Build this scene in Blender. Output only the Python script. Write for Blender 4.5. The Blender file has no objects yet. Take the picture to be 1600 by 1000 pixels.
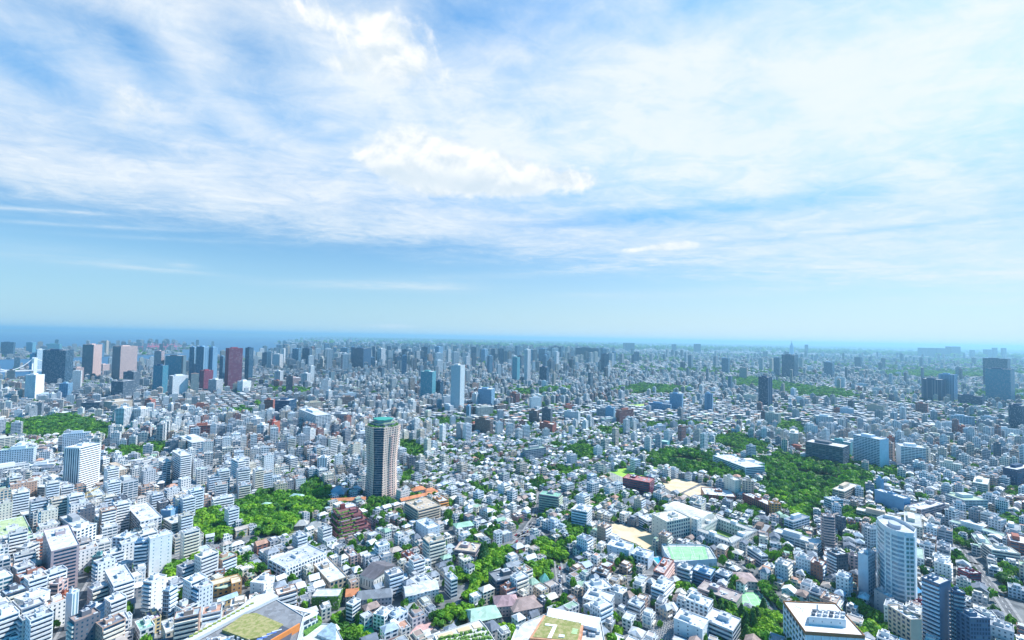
import bpy, math, random
import numpy as np
from mathutils import Matrix, Vector
R = math.radians
rng = np.random.default_rng(11)
random.seed(11)
sc = bpy.context.scene
col = sc.collection

# ------------------------------------------------------------------ camera
CAMH = 235.0
FPX = 711.0                      # focal length in pixels of the 1600 px wide photograph
PITCH, ROLL = R(2.25), R(1.08)
cam = bpy.data.objects.new('camera', bpy.data.cameras.new('camera'))
cam.data.sensor_width = 36.0
cam.data.lens = 36.0 * FPX / 1600.0
cam.data.clip_start = 1.0
cam.data.clip_end = 300000.0
CM = Matrix.Rotation(R(90) + PITCH, 3, 'X') @ Matrix.Rotation(ROLL, 3, 'Z')
cam.matrix_world = Matrix.Translation((0, 0, CAMH)) @ CM.to_4x4()
col.objects.link(cam)
sc.camera = cam

def ray(px, py):
    return CM @ Vector(((px - 800.0) / FPX, (500.0 - py) / FPX, -1.0))
def at(px, py, z=0.0):           # the point of the horizontal plane at height z that the photograph shows at a pixel
    d = ray(px, py)
    k = (z - CAMH) / d.z
    return (d.x * k, d.y * k)
def azel(px, py):
    d = ray(px, py).normalized()
    return math.atan2(d.x, d.y), math.asin(d.z)

# ------------------------------------------------------------------ light and exposure
SUN_AZ, SUN_EL = R(70), R(51)    # azimuth clockwise from +Y
sun = bpy.data.objects.new('sun', bpy.data.lights.new('sun', 'SUN'))
sun.data.energy = 5.0
sun.data.angle = R(0.5)
sun.data.color = (1.0, 0.985, 0.955)
sd = Vector((math.sin(SUN_AZ) * math.cos(SUN_EL), math.cos(SUN_AZ) * math.cos(SUN_EL), math.sin(SUN_EL)))
sun.rotation_euler = sd.to_track_quat('Z', 'Y').to_euler()
sun.location = (0, 0, 3000)
col.objects.link(sun)
sc.view_settings.view_transform = 'Standard'
sc.view_settings.look = 'None'
sc.view_settings.gamma = 1.0
sc.view_settings.exposure = 0.56
sc.cycles.max_bounces = 4
sc.cycles.diffuse_bounces = 2
sc.cycles.glossy_bounces = 2
sc.cycles.volume_bounces = 0
sc.cycles.transparent_max_bounces = 4
sc.cycles.use_denoising = True

# ------------------------------------------------------------------ node helper
class NT:
    def __init__(s, tree):
        s.t = tree; s.n = tree.nodes; s.l = tree.links
    def node(s, typ, **kw):
        n = s.n.new(typ)
        for k, v in kw.items(): setattr(n, k, v)
        return n
    def put(s, sock, v):
        if isinstance(v, bpy.types.NodeSocket): s.l.new(v, sock)
        elif isinstance(v, (tuple, list)) and len(v) == 3 and sock.type == 'RGBA': sock.default_value = (*v, 1)
        else: sock.default_value = v
    def m(s, op, a, b=None, c=None, clamp=False):
        n = s.node('ShaderNodeMath', operation=op, use_clamp=clamp)
        for i, v in enumerate((a, b, c)):
            if v is not None: s.put(n.inputs[i], v)
        return n.outputs[0]
    def add(s, a, b): return s.m('ADD', a, b)
    def sub(s, a, b): return s.m('SUBTRACT', a, b)
    def mul(s, a, b): return s.m('MULTIPLY', a, b)
    def vec(s, x, y, z=0.0):
        n = s.node('ShaderNodeCombineXYZ')
        for i, v in enumerate((x, y, z)): s.put(n.inputs[i], v)
        return n.outputs[0]
    def smooth(s, v, a, b, x=0.0, y=1.0):
        n = s.node('ShaderNodeMapRange', interpolation_type='SMOOTHSTEP')
        s.put(n.inputs[0], v); n.inputs[1].default_value = a; n.inputs[2].default_value = b
        n.inputs[3].default_value = x; n.inputs[4].default_value = y
        return n.outputs[0]
    def lin(s, v, a, b, x=0.0, y=1.0):
        n = s.node('ShaderNodeMapRange')
        s.put(n.inputs[0], v); n.inputs[1].default_value = a; n.inputs[2].default_value = b
        n.inputs[3].default_value = x; n.inputs[4].default_value = y
        return n.outputs[0]
    def noise(s, vec, scale, detail=5.0, rough=0.55, dist=0.0, out=0):
        n = s.node('ShaderNodeTexNoise')
        s.put(n.inputs['Vector'], vec); n.inputs['Scale'].default_value = scale
        n.inputs['Detail'].default_value = detail; n.inputs['Roughness'].default_value = rough
        n.inputs['Distortion'].default_value = dist
        return n.outputs[out]
    def mix(s, f, a, b, blend='MIX'):
        n = s.node('ShaderNodeMix', data_type='RGBA', blend_type=blend)
        s.put(n.inputs[0], f); s.put(n.inputs[6], a); s.put(n.inputs[7], b)
        return n.outputs[2]

# ------------------------------------------------------------------ world: sky with clouds, laid out by direction
world = bpy.data.worlds.new('World')
sc.world = world
world.use_nodes = True
world.node_tree.nodes.clear()
W = NT(world.node_tree)
tc = W.node('ShaderNodeTexCoord').outputs['Generated']
sep = W.node('ShaderNodeSeparateXYZ'); W.l.new(tc, sep.inputs[0])
dx, dy, dz = sep.outputs
az = W.m('ARCTAN2', dx, dy)
el = W.m('ARCSINE', dz)
sky = W.node('ShaderNodeTexSky', sky_type='NISHITA')
sky.sun_disc = False
sky.sun_elevation = SUN_EL
sky.sun_rotation = SUN_AZ
sky.altitude = 100.0
sky.air_density = 1.0
sky.dust_density = 0.35
sky.ozone_density = 2.2
up = W.smooth(el, 0.62, 0.95)                                      # overhead, out of view, the sky is made clear to cool the ambient light
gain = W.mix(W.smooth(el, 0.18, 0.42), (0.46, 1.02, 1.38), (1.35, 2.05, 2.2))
gain = W.mix(W.m('MAXIMUM', up, W.smooth(W.m('ABSOLUTE', az), 0.95, 1.35)), gain, (0.10, 1.55, 2.15))  # unseen sky tinted deep blue for its light on shaded facades
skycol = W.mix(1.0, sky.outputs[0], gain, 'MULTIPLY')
zc = W.add(W.m('MAXIMUM', dz, 0.0), 0.055)
pl = W.vec(W.m('DIVIDE', dx, zc), W.m('DIVIDE', dy, zc), 0.0)     # a flat cloud sheet seen from below
def mapped(vec, rot, scale, loc=(0, 0, 0)):
    n = W.node('ShaderNodeMapping'); W.put(n.inputs[0], vec)
    n.inputs['Rotation'].default_value = (0, 0, rot); n.inputs['Scale'].default_value = scale; n.inputs['Location'].default_value = loc
    return n.outputs[0]
fib = W.noise(mapped(pl, R(24), (0.75, 1.25, 1)), 1.7, 10, 0.64, 1.1)
fib2 = W.noise(mapped(pl, R(-8), (0.8, 1.0, 1), (4, 7, 0)), 5.2, 10, 0.70, 0.9)
big = W.noise(mapped(pl, R(10), (0.8, 1.2, 1), (3, 1, 0)), 0.85, 7, 0.55, 0.4)
soft = W.noise(W.vec(az, W.mul(el, 1.5), 3.0), 5.0, 9, 0.58, 0.5)
def blob(px, py, sx, sy, amp, tilt=0.0):
    a, e = azel(px, py)
    k = math.cos(a)
    sx_, sy_ = sx / FPX * k * k, sy / FPX * k
    c, s = math.cos(R(tilt)), math.sin(R(tilt))
    da, de = W.sub(az, a), W.sub(el, e)
    u = W.m('MULTIPLY_ADD', da, c / sx_, W.mul(de, s / sx_))
    v = W.m('MULTIPLY_ADD', de, c / sy_, W.mul(da, -s / sy_))
    g = W.m('EXPONENT', W.mul(W.m('MULTIPLY_ADD', u, u, W.mul(v, v)), -1.0))
    return W.mul(g, amp)
def total(vals):
    t = vals[0]
    for v in vals[1:]: t = W.add(t, v)
    return t
# the lower edge of the cloud sheet runs down from one side to the other
ek = [azel(*p) for p in ((0, 322), (150, 345), (300, 362), (500, 392), (700, 408), (900, 418), (1100, 440), (1350, 458), (1600, 468))]
ek = np.polyfit([k[0] for k in ek], [k[1] for k in ek], 2)
edge = W.sub(el, W.m('MULTIPLY_ADD', W.m('MULTIPLY_ADD', az, float(ek[0]), float(ek[1])), az, float(ek[2])))
n1 = W.m('MULTIPLY_ADD', W.sub(fib, 0.5), 1.0, W.mul(W.sub(fib2, 0.5), 0.95))
n1 = W.m('MULTIPLY_ADD', W.sub(big, 0.5), 0.9, n1)
n1 = W.m('MULTIPLY_ADD', W.sub(soft, 0.5), W.smooth(el, 0.15, 0.4, 0.2, 1.2), n1)
sheet = W.smooth(W.m('MULTIPLY_ADD', n1, .045, edge), -0.022, 0.055)
cov = total([blob(*b) for b in (
    (45, 100, 120, 32, -0.48, -25), (215, 70, 80, 34, -0.33, -35), (100, 20, 190, 22, -0.27), (400, 95, 60, 40, -0.37, -35),
    (330, 200, 50, 18, -0.20, -30), (470, 200, 170, 18, -0.17, -18), (740, 30, 105, 34, -0.47), (850, 12, 80, 22, -0.27),
    (900, 190, 420, 90, .26), (1250, 200, 420, 130, .36), (1400, 20, 130, 30, -0.17), (1080, 15, 150, 26, -0.20),
    (150, 205, 260, 60, .14), (255, 40, 50, 90, .26, 50), (560, 110, 190, 70, .24), (300, 290, 330, 34, .22, 4),
    (640, 350, 330, 22, .22, 4), (1060, 333, 220, 13, -0.48), (880, 352, 120, 7, -0.31), (1400, 357, 170, 5, -0.31), (1180, 375, 90, 10, -0.16), (620, 388, 150, 7, -0.27, 4),
    (1300, 425, 330, 20, .18, 4), (120, 330, 200, 8, -0.27, 6), (60, 352, 130, 8, -0.16, 6), (1560, 420, 160, 40, .1), (1300, 75, 60, 14, -0.11, 30), (1420, 250, 160, 14, -0.09, -14))])
low = total([blob(*b) for b in ((590, 446, 150, 7, .62, 2), (690, 452, 60, 7, .30), (240, 421, 120, 4, .50), (285, 414, 22, 5, .4), (100, 400, 240, 16, .30, 2), (880, 425, 240, 7, .40, 4), (1150, 455, 260, 10, .30, 2),
    (920, 461, 60, 4, .3), (1450, 470, 240, 14, .25), (60, 328, 150, 3, .5, 7), (120, 352, 200, 3, .35, 6), (300, 375, 160, 3, .3, 5))])
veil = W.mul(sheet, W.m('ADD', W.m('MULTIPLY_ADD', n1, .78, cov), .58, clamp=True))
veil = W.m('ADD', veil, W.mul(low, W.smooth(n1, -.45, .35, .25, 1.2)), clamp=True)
behind = W.m('MULTIPLY', W.smooth(W.m('ABSOLUTE', az), 1.35, 0.95), W.m('SUBTRACT', 1.0, W.mul(up, .9)))   # unseen sky at the sides and rear cleared so shaded walls turn blue
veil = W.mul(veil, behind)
# cumulus
ae = W.vec(az, W.mul(el, 1.25), 0.0)
puff = W.noise(ae, 9.0, 10, 0.60, 0.25)
puff_low = W.noise(W.vec(az, W.add(W.mul(el, 1.25), 0.022), 0.0), 9.0, 5, 0.55, 0.25)
fine = W.noise(ae, 34.0, 8, 0.62, 0.2)
cum = total([blob(*b) for b in (
    (650, 242, 75, 36, 1.05), (735, 262, 95, 34, .95), (820, 280, 70, 24, .75), (900, 282, 38, 17, .62), (585, 248, 38, 15, .55), (700, 290, 150, 18, .35),
    (600, 85, 90, 55, .50, 20), (515, 100, 60, 14, .45), (590, 38, 26, 14, .55), (500, 20, 90, 26, .45), (670, 120, 80, 40, .30),
    (200, 160, 75, 28, .42), (195, 205, 90, 20, .30), (1062, 383, 40, 8, .62), (1030, 387, 30, 6, .45), (985, 391, 24, 5, .52), (830, 403, 9, 3, .6),
    (500, 507, 60, 4, .42), (615, 510, 60, 4, .55), (260, 500, 90, 4, .36), (1590, 392, 30, 14, .3))])
cd = W.add(cum, W.m('MULTIPLY_ADD', W.sub(puff, 0.5), 1.35, W.mul(W.sub(fine, 0.5), 0.50)))
cum_d = W.mul(W.smooth(cd, 0.26, 0.72), W.smooth(cum, 0.02, 0.24))
thin = (6.6, 8.3, 9.8)
veilc = W.mix(W.mul(W.smooth(veil, 0.05, 0.9), W.smooth(W.m('MULTIPLY_ADD', W.sub(puff, 0.5), .6, n1), -.5, .3, .35, 1.0)), (6.6, 8.1, 9.4), (8.3, 8.9, 9.4))
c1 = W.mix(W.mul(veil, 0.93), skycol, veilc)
relief = W.smooth(W.sub(puff, puff_low), -0.16, 0.14)  # lit and shaded sides of the cumulus, painted from offset noise
base_ = W.m('ADD', total([blob(*b) for b in ((690, 283, 120, 17, .95), (610, 268, 40, 12, .5), (830, 300, 90, 10, .5), (200, 196, 70, 16, .8), (560, 120, 110, 24, .45))]), 0.0, clamp=True)  # shade painted under the cumulus, placed by hand
cumc = W.mix(relief, (6.6, 7.6, 8.4), (10.0, 10.0, 9.8))
cumc = W.mix(W.mul(base_, .8), cumc, (6.5, 7.6, 8.5))
c2 = W.mix(W.mul(cum_d, 0.93), c1, cumc)
hz = W.m('POWER', W.lin(el, 0.0, 0.26, 0.97, 0.0), 1.1)
c3 = W.mix(W.mul(hz, W.smooth(W.m('ABSOLUTE', az), 1.35, 0.95, 0.2, 1.0)), c2, W.mix(W.smooth(az, -0.7, 0.85), (4.7, 6.8, 8.0), (7.0, 8.0, 8.4)))
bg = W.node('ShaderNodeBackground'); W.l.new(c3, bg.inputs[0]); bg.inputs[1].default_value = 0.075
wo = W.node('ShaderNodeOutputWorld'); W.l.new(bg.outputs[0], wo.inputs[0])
world.cycles.sampling_method = 'MANUAL'
world.cycles.sample_map_resolution = 512

# ------------------------------------------------------------------ materials
MATS = {}
def new_mat(name):
    m = bpy.data.materials.new(name); m.use_nodes = True
    t = NT(m.node_tree); t.bsdf = t.n['Principled BSDF']
    MATS[name] = m
    return m, t
def build_facade():
    """walls, windows and roofs: colour from the face's own attributes, window grid from the wall's UV in metres"""
    m, t = new_mat('facade')
    a = t.node('ShaderNodeAttribute', attribute_name='col')
    p = t.node('ShaderNodeAttribute', attribute_name='par')
    uv = t.node('ShaderNodeUVMap', uv_map='UVMap')
    su = t.node('ShaderNodeSeparateXYZ'); t.l.new(uv.outputs[0], su.inputs[0])
    sp = t.node('ShaderNodeSeparateColor'); t.l.new(p.outputs['Color'], sp.inputs[0])
    pu, pv, fu = sp.outputs[0], sp.outputs[1], sp.outputs[2]
    fv = p.outputs['Alpha']
    u, v = t.m('DIVIDE', su.outputs[0], pu), t.m('DIVIDE', su.outputs[1], pv)
    def inside(x, f):
        d = t.m('ABSOLUTE', t.sub(t.m('FRACT', x), 0.5))
        return t.m('LESS_THAN', d, t.mul(f, 0.5))
    mask = t.mul(inside(u, fu), inside(v, fv))
    wn = t.node('ShaderNodeTexWhiteNoise', noise_dimensions='2D')
    t.put(wn.inputs['Vector'], t.vec(t.m('FLOOR', u), t.m('FLOOR', v)))
    r = wn.outputs['Value']
    tone = a.outputs['Alpha']
    wc = t.mix(tone, (0.006, 0.035, 0.08), (0.06, 0.25, 0.34))
    wc = t.mix(t.m('MULTIPLY', t.m('GREATER_THAN', r, 0.78), 0.45), wc, (0.30, 0.36, 0.40))
    geo = t.node('ShaderNodeNewGeometry')
    pos = geo.outputs['Position']
    n1 = t.noise(pos, 0.16, 4, 0.6)
    n2 = t.noise(pos, 1.3, 3, 0.6)
    dirt = t.lin(t.m('MULTIPLY_ADD', n2, 0.4, n1), 0.35, 1.05, 0.78, 1.08)
    sn = t.node('ShaderNodeSeparateXYZ'); t.l.new(geo.outputs['Normal'], sn.inputs[0])
    vo = t.node('ShaderNodeTexVoronoi', feature='F1'); t.put(vo.inputs['Vector'], pos); vo.inputs['Scale'].default_value = 0.30
    vs = t.node('ShaderNodeSeparateColor'); t.l.new(vo.outputs['Color'], vs.inputs[0])
    patch = t.m('MULTIPLY_ADD', vs.outputs[0], .36, .70)
    isroof = t.m('GREATER_THAN', sn.outputs[2], 0.5)
    dirt = t.m('MULTIPLY', dirt, t.m('ADD', t.mul(isroof, patch), t.m('SUBTRACT', 1.0, isroof)))
    wall = t.mix(1.0, a.outputs['Color'], t.node('ShaderNodeCombineColor').outputs[0], 'MULTIPLY')
    cc = wall.node.inputs[7].links[0].from_node
    for i in range(3): t.l.new(dirt, cc.inputs[i])
    t.l.new(t.mix(mask, wall, wc), t.bsdf.inputs['Base Color'])
    t.l.new(t.lin(mask, 0, 1, 0.8, 0.18), t.bsdf.inputs['Roughness'])
    t.bsdf.inputs['Specular IOR Level'].default_value = 0.4
    return m
FAC = build_facade()
def plain(name, c, rough=0.75, var=0.12, scale=0.5, metallic=0.0, spec=0.4):
    if name in MATS: return MATS[name]
    m, t = new_mat(name)
    geo = t.node('ShaderNodeNewGeometry')
    n = t.noise(geo.outputs['Position'], scale, 4, 0.6)
    c0 = tuple(x * (1 - var) for x in c); c1 = tuple(min(1, x * (1 + var)) for x in c)
    t.l.new(t.mix(t.smooth(n, 0.3, 0.7), c0, c1), t.bsdf.inputs['Base Color'])
    t.bsdf.inputs['Roughness'].default_value = rough
    t.bsdf.inputs['Metallic'].default_value = metallic
    t.bsdf.inputs['Specular IOR Level'].default_value = spec
    return m
PAL = {'W': (.80, .81, .81), 'C': (.70, .66, .56), 'G': (.60, .62, .64), 'M': (.36, .38, .41), 'D': (.12, .14, .17), 'B': (.58, .47, .36),
       'N': (.22, .15, .12), 'R': (.40, .13, .09), 'X': (.26, .03, .06), 'S': (.20, .38, .56), 'Q': (.10, .17, .27), 'K': (.012, .06, .14), 'T': (.12, .36, .38),
       'P': (.62, .44, .40), 'O': (.72, .32, .10), 'Y': (.70, .56, .30), 'L': (.62, .70, .78), 'V': (.45, .36, .38), 'E': (.16, .50, .36),
       'A': (.40, .47, .35)}
def paint(k): return plain('paint_' + k, PAL[k])
GLASS = plain('window_glass', (.012, .055, .11), 0.12, .5, .35, spec=0.7)
GLASS2 = plain('teal_glass', (.06, .20, .22), 0.12, .5, .35, spec=0.7)
GLASS3 = plain('pale_glass', (.22, .33, .42), 0.12, .3, .35, spec=0.7)
METAL = plain('rooftop_metal', (.45, .48, .52), 0.5, .2, 1)
def two_tone(name, ca, cb, scale, lo=.4, hi=.6, rough=.9, detail=6):
    m, t = new_mat(name)
    geo = t.node('ShaderNodeNewGeometry')
    n = t.noise(geo.outputs['Position'], scale, detail, 0.62, 0.3)
    t.l.new(t.mix(t.smooth(n, lo, hi), ca, cb), t.bsdf.inputs['Base Color'])
    t.bsdf.inputs['Roughness'].default_value = rough
    return m
GROUND = two_tone('city_ground', (.07, .08, .09), (.18, .19, .20), 0.05)
ASPHALT = two_tone('asphalt', (.085, .09, .10), (.15, .155, .165), 0.2)
PAVE = two_tone('pavement', (.20, .20, .21), (.30, .30, .30), 0.3)
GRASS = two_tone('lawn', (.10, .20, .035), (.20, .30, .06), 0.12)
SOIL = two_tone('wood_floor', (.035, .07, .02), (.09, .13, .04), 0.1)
SAND = two_tone('sand', (.55, .43, .27), (.66, .53, .36), 0.06)
COURT = two_tone('court_green', (.22, .50, .24), (.30, .58, .30), 0.15)
BRIGHT = two_tone('bright_green', (.05, .52, .16), (.08, .60, .22), 0.15)
ROOFLAWN = two_tone('roof_lawn', (.20, .22, .06), (.34, .30, .14), 0.35)
LINE = plain('line_white', (.8, .8, .8), .6, .05)
IVY = two_tone('ivy', (.03, .12, .02), (.12, .26, .04), 0.8)
def build_sea():
    m, t = new_mat('sea_water')
    geo = t.node('ShaderNodeNewGeometry')
    n = t.noise(geo.outputs['Position'], 0.0012, 5, .6)
    t.l.new(t.mix(n, (.008, .07, .16), (.015, .11, .22)), t.bsdf.inputs['Base Color'])
    t.bsdf.inputs['Roughness'].default_value = 0.55
    b = t.node('ShaderNodeBump'); b.inputs['Strength'].default_value = .4
    t.l.new(t.noise(geo.outputs['Position'], 0.05, 4), b.inputs['Height']); t.l.new(b.outputs[0], t.bsdf.inputs['Normal'])
    return m
SEA = build_sea()
def build_leaf():
    m, t = new_mat('leaves')
    a = t.node('ShaderNodeAttribute', attribute_name='col')
    oi = t.node('ShaderNodeObjectInfo')
    tint = t.mix(oi.outputs['Random'], (.50, .68, .80), (1.45, 1.22, .8))
    c = t.mix(1.0, a.outputs['Color'], tint, 'MULTIPLY')
    t.l.new(c, t.bsdf.inputs['Base Color'])
    t.bsdf.inputs['Roughness'].default_value = .65
    t.bsdf.inputs['Specular IOR Level'].default_value = .25
    tr = t.node('ShaderNodeBsdfTranslucent'); t.l.new(t.mix(1.0, c, (1.3, 1.5, .5), 'MULTIPLY'), tr.inputs[0])
    mx = t.node('ShaderNodeMixShader'); mx.inputs[0].default_value = .28
    t.l.new(t.bsdf.outputs[0], mx.inputs[1]); t.l.new(tr.outputs[0], mx.inputs[2])
    t.l.new(mx.outputs[0], t.n['Material Output'].inputs[0])
    return m
LEAF = build_leaf()
BARK = plain('bark', (.12, .09, .06), .9)

# ------------------------------------------------------------------ mesh helpers
class MB:
    """collects faces with per-face colour and facade parameters, then links them as ONE mesh object"""
    def __init__(s): s.v, s.f, s.c, s.p, s.uv, s.n = [], [], [], [], [], 0
    def quads(s, V, c, p, uv=None):        # V (n,4,3)  c (n,4)  p (n,4)
        V = np.asarray(V, float).reshape(-1, 4, 3); n = len(V)
        s.v.append(V.reshape(-1, 3))
        s.c.append(np.broadcast_to(np.asarray(c, float), (n, 4))); s.p.append(np.broadcast_to(np.asarray(p, float), (n, 4)))
        s.uv.append(np.zeros((n, 4, 2)) if uv is None else uv)
        s.n += n
    def boxes(s, cx, cy, z0, w, d, h, yaw, c, par=None, rim=None, top_c=None, keep=None):
        cx = np.atleast_1d(np.asarray(cx, float)); n = len(cx)
        A = [np.broadcast_to(np.asarray(a, float), (n,)) for a in (cy, z0, w, d, h, yaw)]
        cy, z0, w, d, h, yaw = A
        c = np.broadcast_to(np.asarray(c if len(np.shape(c)) > 1 or len(c) == 4 else (*c, 0.2), float), (n, 4))
        par = np.broadcast_to(np.asarray((1, 1, 0, 0) if par is None else par, float), (n, 4))
        cs, sn = np.cos(yaw), np.sin(yaw)
        def P(sx, sy, z, inset=0.0):
            x, y = sx * (w / 2 - inset), sy * (d / 2 - inset)
            return np.stack([cx + x * cs - y * sn, cy + x * sn + y * cs, z], 1)
        sg = [(-1, -1), (1, -1), (1, 1), (-1, 1)]
        zt = z0 + h
        for i in range(4):
            a, b = sg[i], sg[(i + 1) % 4]
            L = w if i % 2 == 0 else d
            V = np.stack([P(*a, z0), P(*b, z0), P(*b, zt), P(*a, zt)], 1)
            k = np.maximum(np.round(L / np.maximum(par[:, 0], .5)), 1) * par[:, 0]      # whole number of bays
            Lu = np.where(par[:, 2] >= 1, L, k)
            nf = np.maximum(np.round(h / np.maximum(par[:, 1], .5)), 1) * par[:, 1]
            z = np.zeros(n)
            uv = np.stack([np.stack([z, z], 1), np.stack([Lu, z], 1), np.stack([Lu, nf], 1), np.stack([z, nf], 1)], 1)
            s.quads(V, c, par, uv)
        tc_ = c if top_c is None else np.broadcast_to(np.asarray(top_c, float), (n, 4))
        flat = (1, 1, 0, 0)
        if rim is None:
            s.quads(np.stack([P(*g, zt) for g in sg], 1), tc_, flat)
        else:
            t, dep = 0.3, rim
            for i in range(4):
                a, b = sg[i], sg[(i + 1) % 4]
                s.quads(np.stack([P(*a, zt), P(*b, zt), P(*b, zt, t), P(*a, zt, t)], 1), c, flat)
                s.quads(np.stack([P(*a, zt, t), P(*b, zt, t), P(*b, zt - dep, t), P(*a, zt - dep, t)], 1), c, flat)
            s.quads(np.stack([P(*g, zt - dep, t) for g in sg], 1), tc_, flat)
    def hips(s, cx, cy, z0, w, d, rise, yaw, c, ridge=0.45, over=0.5):
        """hip (ridge < 1) or gable (ridge = 1) roofs"""
        cx = np.atleast_1d(np.asarray(cx, float)); n = len(cx)
        cy, z0, w, d, rise, yaw, ridge = [np.broadcast_to(np.asarray(a, float), (n,)) for a in (cy, z0, w, d, rise, yaw, ridge)]
        c = np.broadcast_to(np.asarray(c, float), (n, 4))
        cs, sn = np.cos(yaw), np.sin(yaw)
        def P(x, y, z): return np.stack([cx + x * cs - y * sn, cy + x * sn + y * cs, z], 1)
        a, b = w / 2 + over, d / 2 + over
        e = [P(-a, -b, z0), P(a, -b, z0), P(a, b, z0), P(-a, b, z0)]
        r0, r1 = P(-a * ridge, 0 * b, z0 + rise), P(a * ridge, 0 * b, z0 + rise)
        for V in ((e[0], e[1], r1, r0), (e[2], e[3], r0, r1), (e[1], e[2], r1, r1), (e[3], e[0], r0, r0)):
            s.quads(np.stack(V, 1), c, (1, 1, 0, 0))
        s.quads(np.stack([e[3], e[2], e[1], e[0]], 1), c, (1, 1, 0, 0))
    def prism(s, pts, z0, z1, c, par=(1, 1, 0, 0), top_c=None, rim=None):
        pts = [tuple(p) for p in pts]
        ar = sum(pts[i - 1][0] * pts[i][1] - pts[i][0] * pts[i - 1][1] for i in range(len(pts)))
        if ar < 0: pts = pts[::-1]
        c = (*c, .2) if len(c) == 3 else c
        tcol = c if top_c is None else ((*top_c, .2) if len(top_c) == 3 else top_c)
        acc = 0.0
        for i, a in enumerate(pts):
            b = pts[(i + 1) % len(pts)]
            L = math.hypot(a[0] - b[0], a[1] - b[1])
            hh = max(round((z1 - z0) / par[1]), 1) * par[1]
            s.quads([[(*a, z0), (*b, z0), (*b, z1), (*a, z1)]], c, par, np.array([[(acc, 0), (acc + L, 0), (acc + L, hh), (acc, hh)]]))
            acc += L
        zt = z1
        if rim:
            m = (sum(p[0] for p in pts) / len(pts), sum(p[1] for p in pts) / len(pts))
            q = []
            for p in pts:
                r = math.hypot(p[0] - m[0], p[1] - m[1]); k = max(0, 1 - 0.5 / max(r, .6))
                q.append((m[0] + (p[0] - m[0]) * k, m[1] + (p[1] - m[1]) * k))
            for i in range(len(pts)):
                j = (i + 1) % len(pts)
                s.quads([[(*pts[i], z1), (*pts[j], z1), (*q[j], z1), (*q[i], z1)]], c, (1, 1, 0, 0))
                s.quads([[(*q[i], z1), (*q[j], z1), (*q[j], z1 - rim), (*q[i], z1 - rim)]], c, (1, 1, 0, 0))
            pts, zt = q, z1 - rim
        from mathutils.geometry import tessellate_polygon
        V = [Vector((*p, 0)) for p in pts]
        for t in tessellate_polygon([V]):
            A, B, C_ = [pts[i] for i in t]
            if (B[0] - A[0]) * (C_[1] - A[1]) - (B[1] - A[1]) * (C_[0] - A[0]) < 0: B, C_ = C_, B
            s.quads([[(*A, zt), (*B, zt), (*C_, zt), (*C_, zt)]], tcol, (1, 1, 0, 0))
    def mesh(s, name, mat=None):
        V = np.concatenate(s.v); c = np.concatenate(s.c); p = np.concatenate(s.p); uv = np.concatenate(s.uv).reshape(-1, 2)
        n = s.n
        Q = V.reshape(n, 4, 3)
        tri = (np.abs(Q[:, 3] - Q[:, 2]).sum(1) < 1e-6)
        me = bpy.data.meshes.new(name)
        cnt = np.where(tri, 3, 4)
        keep = np.ones((n, 4), bool); keep[tri, 3] = False
        keep = keep.reshape(-1)
        V = V[keep]; uv = uv[keep]
        me.vertices.add(len(V)); me.vertices.foreach_set('co', V.astype(np.float32).ravel())
        me.loops.add(len(V)); me.loops.foreach_set('vertex_index', np.arange(len(V), dtype=np.int32))
        me.polygons.add(n)
        st = np.concatenate([[0], np.cumsum(cnt)[:-1]]).astype(np.int32)
        me.polygons.foreach_set('loop_start', st)
        me.update(calc_edges=True)
        u = me.uv_layers.new(name='UVMap'); u.data.foreach_set('uv', uv.astype(np.float32).ravel())
        for nm, arr in (('col', c), ('par', p)):
            at_ = me.attributes.new(nm, 'FLOAT_COLOR', 'FACE'); at_.data.foreach_set('color', arr.astype(np.float32).ravel())
        me.materials.append(mat or FAC)
        return me
    def obj(s, name, parent=None, mat=None, loc=None, yaw=0.0):
        o = bpy.data.objects.new(name, s.mesh(name, mat))
        return link(o, parent, loc, yaw)
def link(o, parent=None, loc=None, yaw=0.0):
    col.objects.link(o)
    if parent is not None: o.parent = parent
    if loc is not None: o.location = loc
    if yaw: o.rotation_euler = (0, 0, yaw)
    return o
def thing(name, label, cat, loc=(0, 0, 0), yaw=0.0, group=None):
    o = bpy.data.objects.new(name, None); link(o, None, loc, yaw)
    o.empty_display_size = 5
    o['label'] = label; o['category'] = cat
    if group: o['group'] = group
    return o
def tag(o, label=None, cat=None, group=None, kind=None):
    for k, v in (('label', label), ('category', cat), ('group', group), ('kind', kind)):
        if v: o[k] = v
    return o
CUBES = {}
def cube(mat):
    if mat.name not in CUBES:
        b = MB(); b.boxes([0], 0, -.5, 1, 1, 1, 0, (.5, .5, .5, .2))
        b.quads([[(-.5, .5, -.5), (.5, .5, -.5), (.5, -.5, -.5), (-.5, -.5, -.5)]], (.5, .5, .5, .2), (1, 1, 0, 0))
        CUBES[mat.name] = b.mesh('block', mat)
    return CUBES[mat.name]
def block(name, parent, mat, x, y, z, w, d, h, yaw=0.0):
    """one box part, z is its bottom"""
    o = bpy.data.objects.new(name, cube(mat)); col.objects.link(o)
    o.parent = parent; o.location = (x, y, z + h / 2); o.scale = (w, d, h)
    if yaw: o.rotation_euler = (0, 0, yaw)
    return o
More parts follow.
